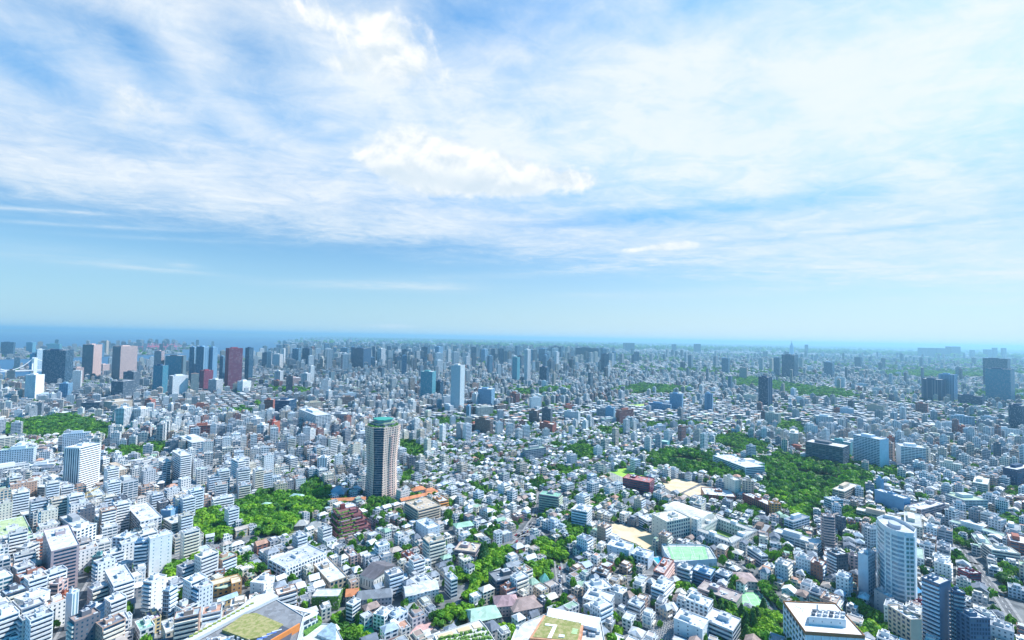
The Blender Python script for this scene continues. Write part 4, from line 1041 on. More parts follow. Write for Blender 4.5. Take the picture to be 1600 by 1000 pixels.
def gable_house(name, c, w, d, h, rise, yaw, wallc, roofc, label, cat='house', ridge=1.0, anchor=None, wins=True, group=None, par=(3.0, 3.0, .45, .42)):
    root = thing(name, label, cat, (*c, 0), yaw, group); take(c[0], c[1], w, d, yaw)
    if anchor: ANCH.append((*c, anchor))
    b = MB(); b.boxes([0], [0], 0, w, d, h, 0, (*wallc, .15), par if wins else None); b.obj('walls', root)
    b = MB(); b.hips([0], [0], h, w, d, rise, 0, (*roofc, .2), ridge=ridge); b.obj('roof', root)
    return root
OR = (.62, .24, .11)
gable_house('tiled_house', z6(575, 150), 46, 9, 6, 3, R(12), (.66, .6, .5), OR, 'long house under an orange tiled roof at the foot of the waisted tower', anchor='the long orange-tiled roof')
tA, tB = z6(900, 160), z6(1130, 105)
gable_house('tiled_house', ((tA[0] + tB[0]) / 2, (tA[1] + tB[1]) / 2), math.dist(tA, tB), 8, 7, 3, math.atan2(tB[1] - tA[1], tB[0] - tA[0]), (.7, .6, .5), OR, 'long row house under an orange tiled roof behind the beige mansion')
gable_house('tiled_house', z6(1015, 95), 20, 12, 9, 4, R(35), (.62, .58, .56), OR, 'tall square house with an orange hipped roof beside the orange row', ridge=.4)
gable_house('tiled_house', z6(1085, 92), 16, 9, 7, 3, R(35), (.62, .58, .56), OR, 'smaller orange-roofed house tucked behind the square orange-hipped one', ridge=.5)
gable_house('tiled_house', z6(600, 760), 10, 12, 8, 3.5, R(15), (.62, .56, .5), OR, 'narrow house with a bright orange gable roof beside the ivy-covered wall')
gable_house('chapel', z6(765, 635), 17, 30, 11, 5.5, R(-28), (.78, .78, .76), (.16, .15, .17), 'white chapel-like house with a steep dark gable roof and tall windows', anchor='the white chapel', par=(3.5, 9, .3, .5))
gable_house('temple', z6(370, 330), 24, 16, 6, 7, R(15), (.3, .26, .22), (.42, .43, .42), 'temple hall under a wide grey hipped roof by the dark red block', 'temple', .35, anchor='the grey temple roof')
gable_house('temple', z6(285, 300), 14, 12, 5, 5, R(15), (.3, .26, .22), (.46, .46, .44), 'small temple side hall with a grey roof behind the main temple hall', 'temple', .3)
gable_house('temple', z6(510, 105), 22, 20, 7, 9, R(5), (.4, .36, .3), (.40, .44, .50), 'blue-grey temple roof showing between trees beside the waisted tower', 'temple', .25)
gable_house('hall', z6(1420, 880), 26, 18, 6, 4.5, R(20), (.55, .5, .4), (.42, .62, .50), 'hall with a pale green gable roof behind the planted terrace block', 'building', .8, anchor='the pale green gable hall')
gable_house('long_house', z6(738, 790), 30, 12, 10, 4.5, R(12), (.42, .45, .5), (.26, .28, .31), 'long slate-roofed terrace with skylights near the bright green court', 'house', .85, anchor='the long slate-roofed terrace')
gable_house('villa', z7(75, 830), 26, 18, 8, 4, R(20), (.5, .42, .38), (.36, .27, .25), 'large villa with mauve-brown hipped roofs near the lawn-roofed building', 'house', .35)
gable_house('villa', z6(1560, 820), 20, 16, 9, 4.5, R(10), (.55, .4, .4), (.42, .28, .30), 'dusky pink villa with a hipped roof at the end of the avenue', 'house', .3)
gable_house('villa', z7(780, 175), 36, 18, 9, 4, R(-5), (.5, .42, .36), (.20, .23, .27), 'mansion with a dark hipped roof behind the sand playground', 'house', .5, anchor='the dark-hipped mansion')
gable_house('villa', z7(1440, 650), 22, 16, 7, 3.5, R(-5), (.55, .5, .5), (.48, .36, .34), 'villa with a dull pink hipped roof next to the green tennis court', 'house', .4)
gable_house('pavilion', z7(203, 665), 8, 8, 6, 6.5, R(10), (.25, .5, .45), (.16, .48, .42), 'small pavilion with a pointed sea-green roof among trees', 'pavilion', .02, wins=False)
gable_house('green_roofed_house', z6(1295, 320), 22, 14, 8, 3, R(25), (.6, .55, .55), (.36, .62, .46), 'house with a light green low roof beyond the dark modern house', 'house', .6)
gable_house('green_roofed_house', z6(255, 130), 18, 13, 6, 4, R(-10), (.5, .55, .55), (.40, .62, .58), 'house with a pale mint roof in a clearing of the grove', 'house', .6)
gable_house('green_roofed_house', z6(60, 185), 14, 12, 6, 4, R(20), (.5, .55, .55), (.38, .60, .50), 'mint-green tent-shaped roof poking out of the dark grove', 'house', .1)
gable_house('barrel_house', z6(960, 770), 9, 16, 11, 3, R(20), (.72, .73, .75), (.6, .62, .64), 'white narrow row house, first along the rounded-roof row', 'house', 1)
gable_house('barrel_house', z6(1005, 758), 9, 16, 11, 3, R(20), (.66, .68, .72), (.6, .62, .64), 'light grey narrow row house, second along the rounded-roof row', 'house', 1)
gable_house('barrel_house', z6(1050, 745), 9, 16, 11, 3, R(20), (.72, .73, .75), (.64, .66, .68), 'white narrow row house, third along the rounded-roof row', 'house', 1)
gable_house('barrel_house', z6(1098, 735), 9, 16, 11, 3, R(20), (.62, .64, .70), (.6, .62, .64), 'grey-blue narrow row house, last along the rounded-roof row', 'house', 1)

def ivy_house():
    c = z6(445, 790)
    root = thing('ivy_house', 'box house with its whole front wall covered in green ivy', 'house', (*c, 0), R(3)); take(c[0], c[1], 24, 14, 0); ANCH.append((*c, 'the ivy-covered wall'))
    b = MB(); b.boxes([0], [0], 0, 22, 12, 12, 0, (.5, .5, .48, .2), rim=.6, top_c=(.6, .62, .6, .2)); b.obj('walls', root)
    g = MB(); rr = random.Random(3)
    for _ in range(260): g.boxes([rr.uniform(-10.8, 10.8)], [-6.1], rr.uniform(0, 10.8), rr.uniform(.8, 2.2), rr.uniform(.4, 1.0), rr.uniform(.7, 1.8), 0, (.1, .2, .03, .2))
    for _ in range(70): g.boxes([11.1], [rr.uniform(-5.8, 5.8)], rr.uniform(0, 10.8), rr.uniform(.4, 1.0), rr.uniform(.8, 2.2), rr.uniform(.7, 1.8), 0, (.1, .2, .03, .2))
    g.obj('ivy', root, IVY)
ivy_house()

def frame_block():
    """long white building with a column grid on its side and a hipped service roof"""
    P, w, d, h, ps, D = solve(6, 75, 185, 428, 560, 655, 56)
    r = building('office_building', 'long white framed building with large square panes and a dark service roof', 'building', P, w, d, h, ps, 'slot:rib', 'W', D, roofc=(.5, .53, .6), anchor='the long white framed building', units=8, fh=4)
    n = 14
    for i in range(n + 1): block('column', r, paint('W'), -w / 2 + w * i / n, -d / 2 - .5, 0, .7, .9, h)
    for i in range(5): block('column', r, paint('W'), -w / 2 - .5, -d / 2 + d * i / 4, 0, .9, .7, h)
    for k in range(1, int(h // 4) + 1): block('beam', r, paint('W'), 0, -d / 2 - .55, k * 4 - .8, w, .8, .8)
frame_block()

# --- the big roofs at the bottom edge
def corner_office():
    H = 32.0
    pts = [at(x, y, H) for x, y in ((1225, 939), (1305, 942.5), (1350, 992), (1259, 986))]
    c = cen(pts); L = loc_pts(pts, c)
    root = thing('office_building', 'large flat-roofed white office with a brown cornice and a long rooftop machine house', 'building', (*c, 0))
    e = (L[1][0] - L[0][0], L[1][1] - L[0][1]); yaw = math.atan2(e[1], e[0])
    take(c[0], c[1], math.dist(L[0], L[1]) + 4, math.dist(L[1], L[2]) + 4, yaw); ANCH.append((*c, 'the brown-corniced office'))
    b = MB(); b.prism(L, 0, H - 1.2, (.76, .77, .78, .15)); b.obj('walls', root)
    fh = 4.2
    for i in range(4):
        a, b_ = L[i], L[(i + 1) % 4]; ln = math.dist(a, b_); ang = math.atan2(b_[1] - a[1], b_[0] - a[0])
        n = int(ln / 5)
        for k in range(7):
            if i in (0, 3) or k > 3:
                m_ = ((a[0] + b_[0]) / 2, (a[1] + b_[1]) / 2)
                block('window_band', root, GLASS, *m_, H - 5.2 - k * fh, ln * .95, .3, 2.0, ang)
        if i in (0, 2, 3):
            for j in range(n + 1):
                t = j / n; x, y = a[0] * (1 - t) + b_[0] * t, a[1] * (1 - t) + b_[1] * t
                block('pillar', root, paint('W'), x, y, 0, .9, 1.1, H - 2.5, ang)
    b = MB(); b.prism([(x * 1.025, y * 1.02) for x, y in L], H - 2.4, H, (.34, .16, .07), top_c=(.72, .71, .69), rim=1.0); b.obj('cornice', root)
    b = MB(); b.prism([(x * .985, y * .985) for x, y in L], H - 1.4, H - .85, (.7, .7, .7, .2)); b.obj('roof', root, plain('office_roof', (.66, .65, .64), .9, .12, .5))
    q = [at(x, y, H) for x, y in ((1264, 974), (1322, 979), (1313, 965), (1268, 961))]; Q = loc_pts(q, c)
    b = MB(); b.prism(Q, H - .85, H + 4.8, (.76, .77, .78, .2), (6, 5, .1, .2), rim=.6, top_c=(.7, .7, .7)); mh = b.obj('machine_house', root)
    qc = cen(Q)
    rr = random.Random(2)
    ax = (Q[1][0] - Q[0][0], Q[1][1] - Q[0][1]); ay = (Q[3][0] - Q[0][0], Q[3][1] - Q[0][1])
    for i in range(12):
        u, v = .1 + .8 * (i % 6) / 5, .3 + .4 * (i // 6)
        block('air_unit', mh, METAL if i % 3 else paint('D'), Q[0][0] + ax[0] * u + ay[0] * v, Q[0][1] + ax[1] * u + ay[1] * v, H + 4.2, 2.0, 1.6, 1.7, yaw)
    s = tubes([((Q[3][0] + 3, Q[3][1] - 2, H + 4), (Q[3][0] + 3, Q[3][1] - 2, H + 9), .5, .5)]); s.obj('chimney', mh, METAL)
    p = at(1250, 950, H); p = (p[0] - c[0], p[1] - c[1])
    ring = tubes([((p[0] + 3 * math.cos(a * .524), p[1] + 3 * math.sin(a * .524), H + 1.5), (p[0] + 3 * math.cos((a + 1) * .524), p[1] + 3 * math.sin((a + 1) * .524), H + 1.5), .15, .15) for a in range(12)]
                 + [((p[0] + 3 * math.cos(a * 2.09), p[1] + 3 * math.sin(a * 2.09), H - .9), (p[0] + 3 * math.cos(a * 2.09), p[1] + 3 * math.sin(a * 2.09), H + 1.5), .12, .12) for a in range(3)])
    ring.obj('ring_frame', root, METAL)
corner_office()

def lawn_roof_block():
    H = 26.0
    z = lambda x, y, h=H: z7(x, y, h)
    out = [z(*p) for p in ((205, 848), (442, 893), (415, 1010), (120, 985))]
    big_ = [z(*p) for p in ((90, 850), (230, 795), (560, 855), (590, 1010), (590, 1150), (-80, 1150), (20, 900))]
    c = cen(out)
    root = thing('lawn_roof_building', 'building with an orange-rimmed lawn roof, white walkway and white louvred canopy', 'building', (*c, 0))
    take(c[0], c[1] - 5, 70, 40, 0); ANCH.append((*c, 'the orange-rimmed lawn roof'))
    b = MB(); b.prism(loc_pts(big_, c), 0, H - 4, (.7, .7, .68, .1), (4, 4, .6, .5), rim=.8, top_c=(.62, .63, .62)); b.obj('walls', root)
    L = loc_pts(out, c)
    b = MB(); b.prism([(x * 1.06, y * 1.06) for x, y in L], H - 4.5, H, (.60, .24, .12), top_c=(.66, .34, .2)); b.obj('orange_rim', root)
    b = MB(); b.prism([(x * .95, y * .95) for x, y in L], H - .5, H + .25, (.5, .5, .5)); lw = b.obj('lawn', root, ROOFLAWN)
    def bil(u, v): 
        a = [L[0][i] * (1 - u) + L[1][i] * u for i in (0, 1)]; b_ = [L[3][i] * (1 - u) + L[2][i] * u for i in (0, 1)]
        return tuple(a[i] * (1 - v) + b_[i] * v for i in (0, 1))
    def slab(nm, u0, v0, u1, v1, m, h=.25):
        q = MB(); q.prism([bil(u0, v0), bil(u1, v0), bil(u1, v1), bil(u0, v1)], H + .2, H + .2 + h, (.5, .5, .5)); q.obj(nm, lw, m)
    slab('walkway', .34, .42, .42, .97, paint('W')); slab('walkway', .14, .36, .42, .44, paint('W'), .35); slab('stone_circle', .56, .78, .68, .9, paint('G'), .5)
    for i in range(4): slab('marking', .80, .40 + .07 * i, .93, .43 + .07 * i, plain('pale_green', (.45, .75, .42)), .12)
    cano = [z(*p) for p in ((230, 797), (556, 862), (530, 930), (215, 850))]
    C = loc_pts(cano, c); g = MB(); g.prism(C, H - 2, H + .2, (.74, .76, .80), top_c=(.78, .8, .84)); cn = g.obj('canopy', root)
    for i in range(1, 12):
        t = i / 12; a = [C[0][j] * (1 - t) + C[1][j] * t for j in (0, 1)]; b_ = [C[3][j] * (1 - t) + C[2][j] * t for j in (0, 1)]
        ang = math.atan2(a[1] - b_[1], a[0] - b_[0])
        block('louvre', cn, paint('G'), (a[0] + b_[0]) / 2, (a[1] + b_[1]) / 2, H + .2, math.dist(a, b_) * .9, .35, .3, ang)
    for i in range(10):
        p = z(*random.choice(((470, 950), (520, 980), (540, 960), (60, 920))), H - 4); block('air_unit', root, METAL, p[0] - c[0] + random.uniform(-4, 4), p[1] - c[1] + random.uniform(-3, 3), H - 4.5, 2.5, 2, 1.8)
lawn_roof_block()

def garden_terrace_block():
    H = 24.0
    out = [z6(*p, H) for p in ((1110, 965), (1400, 870), (1440, 915), (1500, 1010), (1150, 1040))]
    c = cen(out); L = loc_pts(out, c)
    root = thing('terrace_garden_building', 'white roof terrace building with sandy planting beds and hedge rows', 'building', (*c, 0)); take(c[0], c[1], 46, 26, .4)
    b = MB(); b.prism(L, 0, H, (.72, .7, .64, .1), (4, 4, .5, .5), rim=.7, top_c=(.66, .66, .62)); b.obj('walls', root)
    def bil(u, v):
        a = [L[0][i] * (1 - u) + L[1][i] * u for i in (0, 1)]; b_ = [L[4][i] * (1 - u) + L[3][i] * u for i in (0, 1)]
        return tuple(a[i] * (1 - v) + b_[i] * v for i in (0, 1))
    for (u0, u1, v0, v1, m) in ((.06, .36, .12, .34, SAND), (.46, .72, .1, .3, SAND), (.78, .94, .1, .3, SAND)):
        q = MB(); q.prism([bil(u0, v0), bil(u1, v0), bil(u1, v1), bil(u0, v1)], H - .8, H - .2, (.5, .5, .5)); q.obj('planting_bed', root, m)
    g = MB(); rr = random.Random(9)
    for _ in range(120):
        u = rr.uniform(.03, .97); v = rr.choice((.42, .62, .8)) + rr.uniform(-.03, .03); p = bil(u, v)
        g.boxes([p[0]], [p[1]], H - .7, rr.uniform(1, 2.5), rr.uniform(.8, 1.6), rr.uniform(.6, 1.8), rr.uniform(0, 3), (.14, .27, .05, .2))
    g.obj('hedge_rows', root)
garden_terrace_block()

def west_roofs():
    H = 38.0
    z = lambda x, y, h=H: z5(x, y, h)
    out = [z(*p) for p in ((1130, 1010), (1600, 715), (1720, 720), (1900, 830), (1840, 1060), (1250, 1100))]
    c = cen(out); L = loc_pts(out, c)
    root = thing('garden_roof_building', 'big building with a dry lawn roof, white edge ramp and orange end wall', 'building', (*c, 0)); take(c[0], c[1], 80, 40, .6)
    ANCH.append((*c, 'the dry lawn roof'))
    b = MB(); b.prism(L, 0, H - 2, (.7, .72, .74, .1), (4, 4, .7, .5), top_c=(.24, .25, .27), rim=.6); b.obj('walls', root)
    r = MB(); r.prism(loc_pts([z(*p) for p in ((1130, 1010), (1472, 810), (1600, 720), (1700, 700), (1740, 725), (1600, 795), (1528, 828), (1180, 1015))], c), H - 2.2, H, (.78, .79, .8)); r.obj('edge_ramp', root, plain('ramp_white', (.52, .54, .56), .8, .08, 1))
    lw = MB(); lw.prism(loc_pts([z(*p) for p in ((1388, 930), (1525, 834), (1600, 824), (1770, 895), (1700, 960), (1555, 990))], c), H - 2.5, H - .6, (.7, .4, .25)); lo = lw.obj('lawn', root, ROOFLAWN)
    pit = MB(); pit.prism(loc_pts([z(*p) for p in ((1620, 1000), (1740, 890), (1830, 930), (1790, 1040))], c), H - 2.5, H - .9, (.1, .11, .15)); pit.obj('machine_pit', root, plain('pit_dark', (.07, .08, .11)))
    a, b_ = loc_pts([z(1700, 1010), z(1845, 925)], c)
    ang = math.atan2(b_[1] - a[1], b_[0] - a[0]); 
    block('orange_wall', root, plain('orange_wall', (.72, .24, .06), .8, .06), (a[0] + b_[0]) / 2 + 1.0, (a[1] + b_[1]) / 2, H - 9, math.dist(a, b_) + 4, 1.0, 11, ang)
    for i in range(5):
        t = i / 4; p = loc_pts([z(1640 + 120 * t, 985 - 60 * t)], c)[0]
        tb = tubes([((p[0], p[1], H - 1), (p[0] - 4, p[1] - 5, H + .4), .45, .45)], 8); tb.obj('pipe', root, plain('pipe_blue', (.1, .2, .6)) if i % 2 else METAL)
    for i in range(14):
        t = i / 13; p = loc_pts([z(1195 + 380 * t, 980 - 205 * t)], c)[0]
        block('planter', root, plain('planter_olive', (.30, .34, .08)), p[0], p[1], H, 2.2, 1.2, .9, .6)
    rr = random.Random(4)
    for i in range(26):
        t = rr.random(); p = loc_pts([z(1240 + 330 * t + rr.uniform(-20, 30), 1000 - 20 * t + rr.uniform(-30, 20))], c)[0]
        block('air_unit', root, rr.choice((paint('W'), METAL, paint('M'), paint('S'))), p[0], p[1], H - 2.6, rr.uniform(1.2, 3.4), rr.uniform(1, 2.6), rr.uniform(1, 2.2), .6)
    # pergola terrace
    H2 = 30.0
    z = lambda x, y, h=H2: z6(x, y, h)
    out = [z(*p) for p in ((30, 830), (150, 768), (388, 830), (248, 900))]; c = cen(out); L = loc_pts(out, c)
    r2 = thing('pergola_building', 'square building with a white open roof frame beside the dry lawn roof', 'building', (*c, 0)); take(c[0], c[1], 34, 30, .6)
    b = MB(); b.prism(L, 0, H2 - 4.5, (.68, .7, .72, .2), (3, 4, .7, .6), top_c=(.3, .34, .38), rim=.5); b.obj('walls', r2)
    for i in range(4):
        a, b_ = L[i], L[(i + 1) % 4]; ang = math.atan2(b_[1] - a[1], b_[0] - a[0]); m_ = ((a[0] + b_[0]) / 2 * .93, (a[1] + b_[1]) / 2 * .93)
        block('frame_beam', r2, paint('W'), *m_, H2 - 1, math.dist(a, b_) * .98, 3.2, .8 + .01 * i, ang)
        for t in (0, .33, .66):
            block('frame_post', r2, paint('W'), (a[0] * (1 - t) + b_[0] * t) * .95, (a[1] * (1 - t) + b_[1] * t) * .95, H2 - 4.6, .6, .6, 3.6)
    for i in range(4): 
        tb = tubes([((-6 + 4 * i, -2, H2 - 4.6), (-6 + 4 * i, -2, H2), .7, .7)], 8); tb.obj('flue', r2, plain('pipe_navy', (.06, .14, .3)))
    out = [z(*p, 24) for p in ((250, 960), (400, 880), (490, 880), (560, 1010), (330, 1030))]; c = cen(out); L = loc_pts(out, c)
    r3 = thing('glass_roof_building', 'low building with a slanting blue glass roof by the pergola building', 'building', (*c, 0)); take(c[0], c[1], 34, 24, .6)
    b = MB(); b.prism(L, 0, 22, (.5, .56, .62, .8), (2, 4, .8, .8), rim=.5, top_c=(.6, .66, .6)); b.obj('walls', r3)
    g = loc_pts([z(*p, 24) for p in ((380, 960), (470, 885), (500, 900), (500, 1010))], c)
    b = MB(); b.prism(g, 21.5, 23.5, (.1, .2, .3)); b.obj('glass_roof', r3, GLASS3)
    g = loc_pts([z(*p, 24) for p in ((285, 940), (395, 868), (412, 880), (310, 955))], c)
    b = MB(); b.prism(g, 21.5, 23, (.1, .2, .3)); b.obj('roof_hedge', r3, IVY)
west_roofs()

# --- cranes, bridge, port
def tower_crane(px, py, base_h, mast, jib, col_, ang, lift, label):
    c = at(px, py, base_h)
    root = thing('tower_crane', label, 'crane', (*c, base_h))
    m = plain('crane_' + col_, {'yellow': (.75, .50, .12), 'red': (.55, .07, .08), 'white': (.7, .7, .7)}[col_])
    s = []
    for x in (-1, 1):
        for y in (-1, 1): s.append(((x, y, 0), (x, y, mast), .22, .22))
    for k in range(int(mast / 3)):
        s += [((-1, -1, k * 3), (1, -1, k * 3 + 3), .12, .12), ((1, 1, k * 3), (-1, 1, k * 3 + 3), .12, .12), ((-1, 1, k * 3), (-1, -1, k * 3 + 3), .12, .12)]
    tubes(s, 4).obj('mast', root, m)
    d = Vector((math.cos(ang) * math.cos(lift), math.sin(ang) * math.cos(lift), math.sin(lift))); o = Vector((0, 0, mast + 1)); side = Vector((-math.sin(ang), math.cos(ang), 0))
    s = [(o + side, o + d * jib + side * .4, .3, .18), (o - side, o + d * jib - side * .4, .3, .18), (o + Vector((0, 0, 2.2)), o + d * jib + Vector((0, 0, .8)), .3, .18)]
    for k in range(int(jib / 3)):
        a, b_ = o + d * (k * 3), o + d * (k * 3 + 3)
        s += [(a + side, b_ + Vector((0, 0, 2)), .12, .12), (a - side, b_ + Vector((0, 0, 2)), .12, .12), (a + side, b_ - side, .12, .12)]
    tubes([(tuple(a), tuple(b_), r0, r1) for a, b_, r0, r1 in s], 4).obj('jib', root, m)
    block('counterweight', root, paint('M'), -math.cos(ang) * 5, -math.sin(ang) * 5, mast, 4, 3, 3, ang)
    cb_ = MB(); cb_.boxes([math.cos(ang + 1) * 2], [math.sin(ang + 1) * 2], mast - .5, 2.2, 2.2, 2.6, ang, (.7, .7, .7, .2)); cb_.obj('cab', root)
    return root
tower_crane(102, 796, 16, 10, 30, 'yellow', R(20), R(5), 'yellow crane lying low over a roof beside the blank white slab')
tower_crane(118, 792, 14, 8, 24, 'yellow', R(48), R(25), 'tan-yellow crane with a raised jib in front of the tall white-framed tower')
tower_crane(424, 690, 6, 30, 24, 'red', R(100), R(55), 'dark red crane beside the red-clad block')

def wide_box(name, root, pts, z0, z1, m):
    b = MB(); b.prism(pts, z0, z1, (.5, .5, .5)); return b.obj(name, root, m)
def bridge():
    A, B = at(-60, 583, 40), at(92, 577, 40)
    yaw = math.atan2(B[1] - A[1], B[0] - A[0]); L = math.dist(A, B)
    root = thing('suspension_bridge', 'long low white bridge crossing the water before the island', 'bridge', (*A, 0), yaw)
    block('deck', root, paint('G'), L / 2, 0, 38, L, 26, 5)
    for t in (.2, .72):
       
        for s in (-10, 10): block('pylon', root, paint('W'), L * t, s, 0, 12, 6, 100)
        block('pylon_beam', root, paint('W'), L * t, 0, 88, 10, 16, 8)
    segs = []
    for a, b_ in ((-.3, .2), (.2, .72), (.72, 1.15)):
        P_ = []
        for i in range(13):
            t = i / 12; x = L * (a + (b_ - a) * t)
            full = (a, b_) == (.2, .72)
            sag = 100 - 56 * (1 - (2 * t - 1) ** 2) if full else (100 - 58 * (1 - t) ** .8 if a < 0 else 100 - 58 * t ** .8)
            P_.append((x, sag))
        for i in range(12):
            segs.append(((P_[i][0], 10, P_[i][1]), (P_[i + 1][0], 10, P_[i + 1][1]), 1.5, 1.5))
    tubes(segs, 5).obj('cable', root, paint('W'))
bridge()
for i in range(9):
    px = 226 + i * 5.8; c = at(px, 549.5 - (i % 3) * .7)
    root = thing('gantry_crane', 'distant pink container crane on the port quay', 'crane', (*c, 0), R(30), 'port cranes seen small on the quay') if i == 0 else None
    if i == 0:
        first = root; M_ = plain('crane_pink', (.62, .16, .24))
        tubes([((x, y, 0), (x * .8, y * .8, 55), 3, 3) for x in (-18, 18) for y in (-14, 14)], 4).obj('legs_frame', root, M_)
        tubes([((-60, 0, 56), (75, 0, 58), 5, 4), ((0, 0, 56), (0, 0, 92), 4, 3), ((0, 0, 92), (70, 0, 60), 2, 2)], 4).obj('boom', root, M_)
    else:
        r2 = first.copy(); col.objects.link(r2); r2.location = (*c, 0); r2.rotation_euler.z = R(30 + (i * 17) % 40)
        for ch in first.children: k = ch.copy(); col.objects.link(k); k.parent = r2

# ------------------------------------------------------------------ ground, sea, fields, roads
def hz(px): return 528 + (px - 800) * 0.0188
g = MB(); GS = 62000
g.quads([[(-GS, -2000, 0), (GS, -2000, 0), (GS, GS, 0), (-GS, GS, 0)]], (.2, .2, .2, .2), (1, 1, 0, 0))
tag(g.obj('ground', None, GROUND), kind='structure')
sea_px = [(-420, 615), (60, 589), (110, 582), (200, 574), (290, 566), (330, 562), (430, 560), (446, 548), (432, 538), (452, 532), (520, hz(520) + 4.2), (590, hz(590) + 2.6), (590, hz(590) + 2.0), (0, hz(0) + 2.1), (-500, hz(-500) + 2.4)]
SEAP = px_poly(sea_px)
sheet_poly('sea', SEAP, .5, SEA)
ISL = [px_poly(p) for p in ([(-400, 580), (0, 562), (110, 559), (235, 555), (290, 552), (262, 548), (225, 545), (60, 545), (-400, 552)],
                            [(20, 575), (60, 573), (120, 569), (130, 572), (60, 579), (20, 580)],
                            [(200, 545), (330, 547), (335, 543), (215, 541)])]
for P_ in ISL: sheet_poly('island_ground', P_, 1.2, GROUND)
# low hills across the bay and behind the plain
def hills(name, px0, px1, dist, hmax, seed, n=70):
    rr = random.Random(seed); b = MB()
    ph = [rr.uniform(0, 6.28) for _ in range(5)]
    rows = []
    for i in range(n + 1):
        t = i / n; px = px0 + (px1 - px0) * t
        d = ray(px, 520); k = 1 / math.hypot(d.x, d.y); x, y = d.x * k, d.y * k
        h = hmax * (.45 + .25 * math.sin(t * 9 + ph[0]) + .18 * math.sin(t * 23 + ph[1]) + .12 * math.sin(t * 51 + ph[2])) * min(1, 8 * t, 8 * (1 - t)) 
        h = max(h, 4)
        rows.append([(x * (dist - 3000), y * (dist - 3000), 1), (x * dist, y * dist, h), (x * (dist + 5000), y * (dist + 5000), 1)])
    for a, c in zip(rows, rows[1:]):
        b.quads([[a[0], c[0], c[1], a[1]], [a[1], c[1], c[2], a[2]]], (.1, .2, .1, .2), (1, 1, 0, 0))
    tag(b.obj(name, None, two_tone('hill_green', (.04, .09, .04), (.09, .13, .07), 0.001)), kind='structure')
hills('hills', -60, 600, 44000, 260, 1)
hills('hills', 700, 1680, 50000, 300, 4)

FIELDS = []
def field(name, pix, mat, z=.35, keep=True, grow=0):
    P_ = px_poly(pix)
    if keep: FIELDS.append(P_)
    sheet_poly(name, P_, z, mat)
    return P_
Z5 = lambda l: [(x / 4, 750 + y / 4) for x, y in l]
Z7 = lambda l: [(800 + x / 4, 750 + y / 4) for x, y in l]
field('playground', Z7([(545, 245), (640, 270), (960, 350), (975, 400), (895, 415), (890, 470), (870, 480), (780, 400), (700, 370), (535, 320)]), SAND)
field('sports_ground', [(1030, 756), (1062, 747), (1092, 756), (1062, 771), (1050, 769)], SAND)
field('sports_ground', [(1068, 771), (1095, 759), (1122, 765), (1118, 778), (1080, 777)], SAND)
field('sports_field', [(950, 738), (975, 731), (1010, 744), (1006, 757), (975, 757)], two_tone('field_green', (.24, .46, .05), (.34, .56, .08), .1))
field('infield', [(945, 741), (952, 737.5), (974, 746), (975, 757), (962, 757)], two_tone('infield', (.30, .29, .27), (.42, .38, .32), .1), .42)
field('lawn_ground', [(1005, 722), (1040, 737), (1044, 744), (1030, 743), (1010, 735)], two_tone('lawn_ground', (.24, .46, .05), (.40, .46, .18), .1))
field('far_field', [(975, 633), (1010, 631), (1014, 636), (980, 637)], two_tone('far_lawn', (.24, .46, .05), (.40, .46, .18), .1))
field('school_field', [(1100 - 20, 661), (1160, 655), (1165, 658), (1090, 665)], GRASS)
tc_ = field('tennis_court', Z7([(1390, 705), (1520, 705), (1600, 800), (1600, 832), (1450, 826)]), COURT)
gc_ = field('green_court', [(538, 992), (545, 985), (580, 979), (586, 990), (582, 1004), (545, 1008)], BRIGHT)
plaza = field('plaza', [(630, 1002), (645, 985), (652, 977), (670, 971), (682, 978), (668, 990), (690, 1004)], two_tone('plaza_pink', (.46, .27, .26), (.54, .35, .33), .3))
cem1 = field('cemetery_ground', Z7([(850, 850), (900, 838), (1010, 900), (1035, 1010), (905, 1010), (860, 930)]), two_tone('cemetery_ground', (.22, .22, .21), (.34, .34, .33), .3))
cem2 = field('cemetery_ground', Z5([(1240, 445), (1300, 400), (1405, 430), (1370, 485)]), two_tone('cemetery_ground2', (.22, .22, .21), (.34, .34, .33), .3))
# court lines
def line_on(pa, pb, z=.36, wd=.12, name='court_line'):
    n = math.dist(pa, pb); nx, ny = -(pb[1] - pa[1]) / n * wd, (pb[0] - pa[0]) / n * wd
    return [(pa[0] + nx, pa[1] + ny), (pb[0] + nx, pb[1] + ny), (pb[0] - nx, pb[1] - ny), (pa[0] - nx, pa[1] - ny)]
b = MB()
for (q, u0, u1, v0, v1) in ((tc_, 0, 1, 0, 1),):
    A, B, C_, D_ = q[0], q[1], q[3], q[4]
    bil = lambda u, v: tuple((A[i] * (1 - u) + B[i] * u) * (1 - v) + (D_[i] * (1 - u) + C_[i] * u) * v for i in (0, 1))
    for s, e in (((.1, .1), (.9, .1)), ((.1, .9), (.9, .9)), ((.1, .1), (.1, .9)), ((.9, .1), (.9, .9)), ((.5, .1), (.5, .9)), ((.1, .5), (.9, .5)), ((.2, .3), (.8, .3)), ((.2, .7), (.8, .7))):
        b.prism(line_on(bil(*s), bil(*e)), .36, .38, (.8, .8, .8))
tag(b.obj('court_lines', None, LINE), kind='structure')

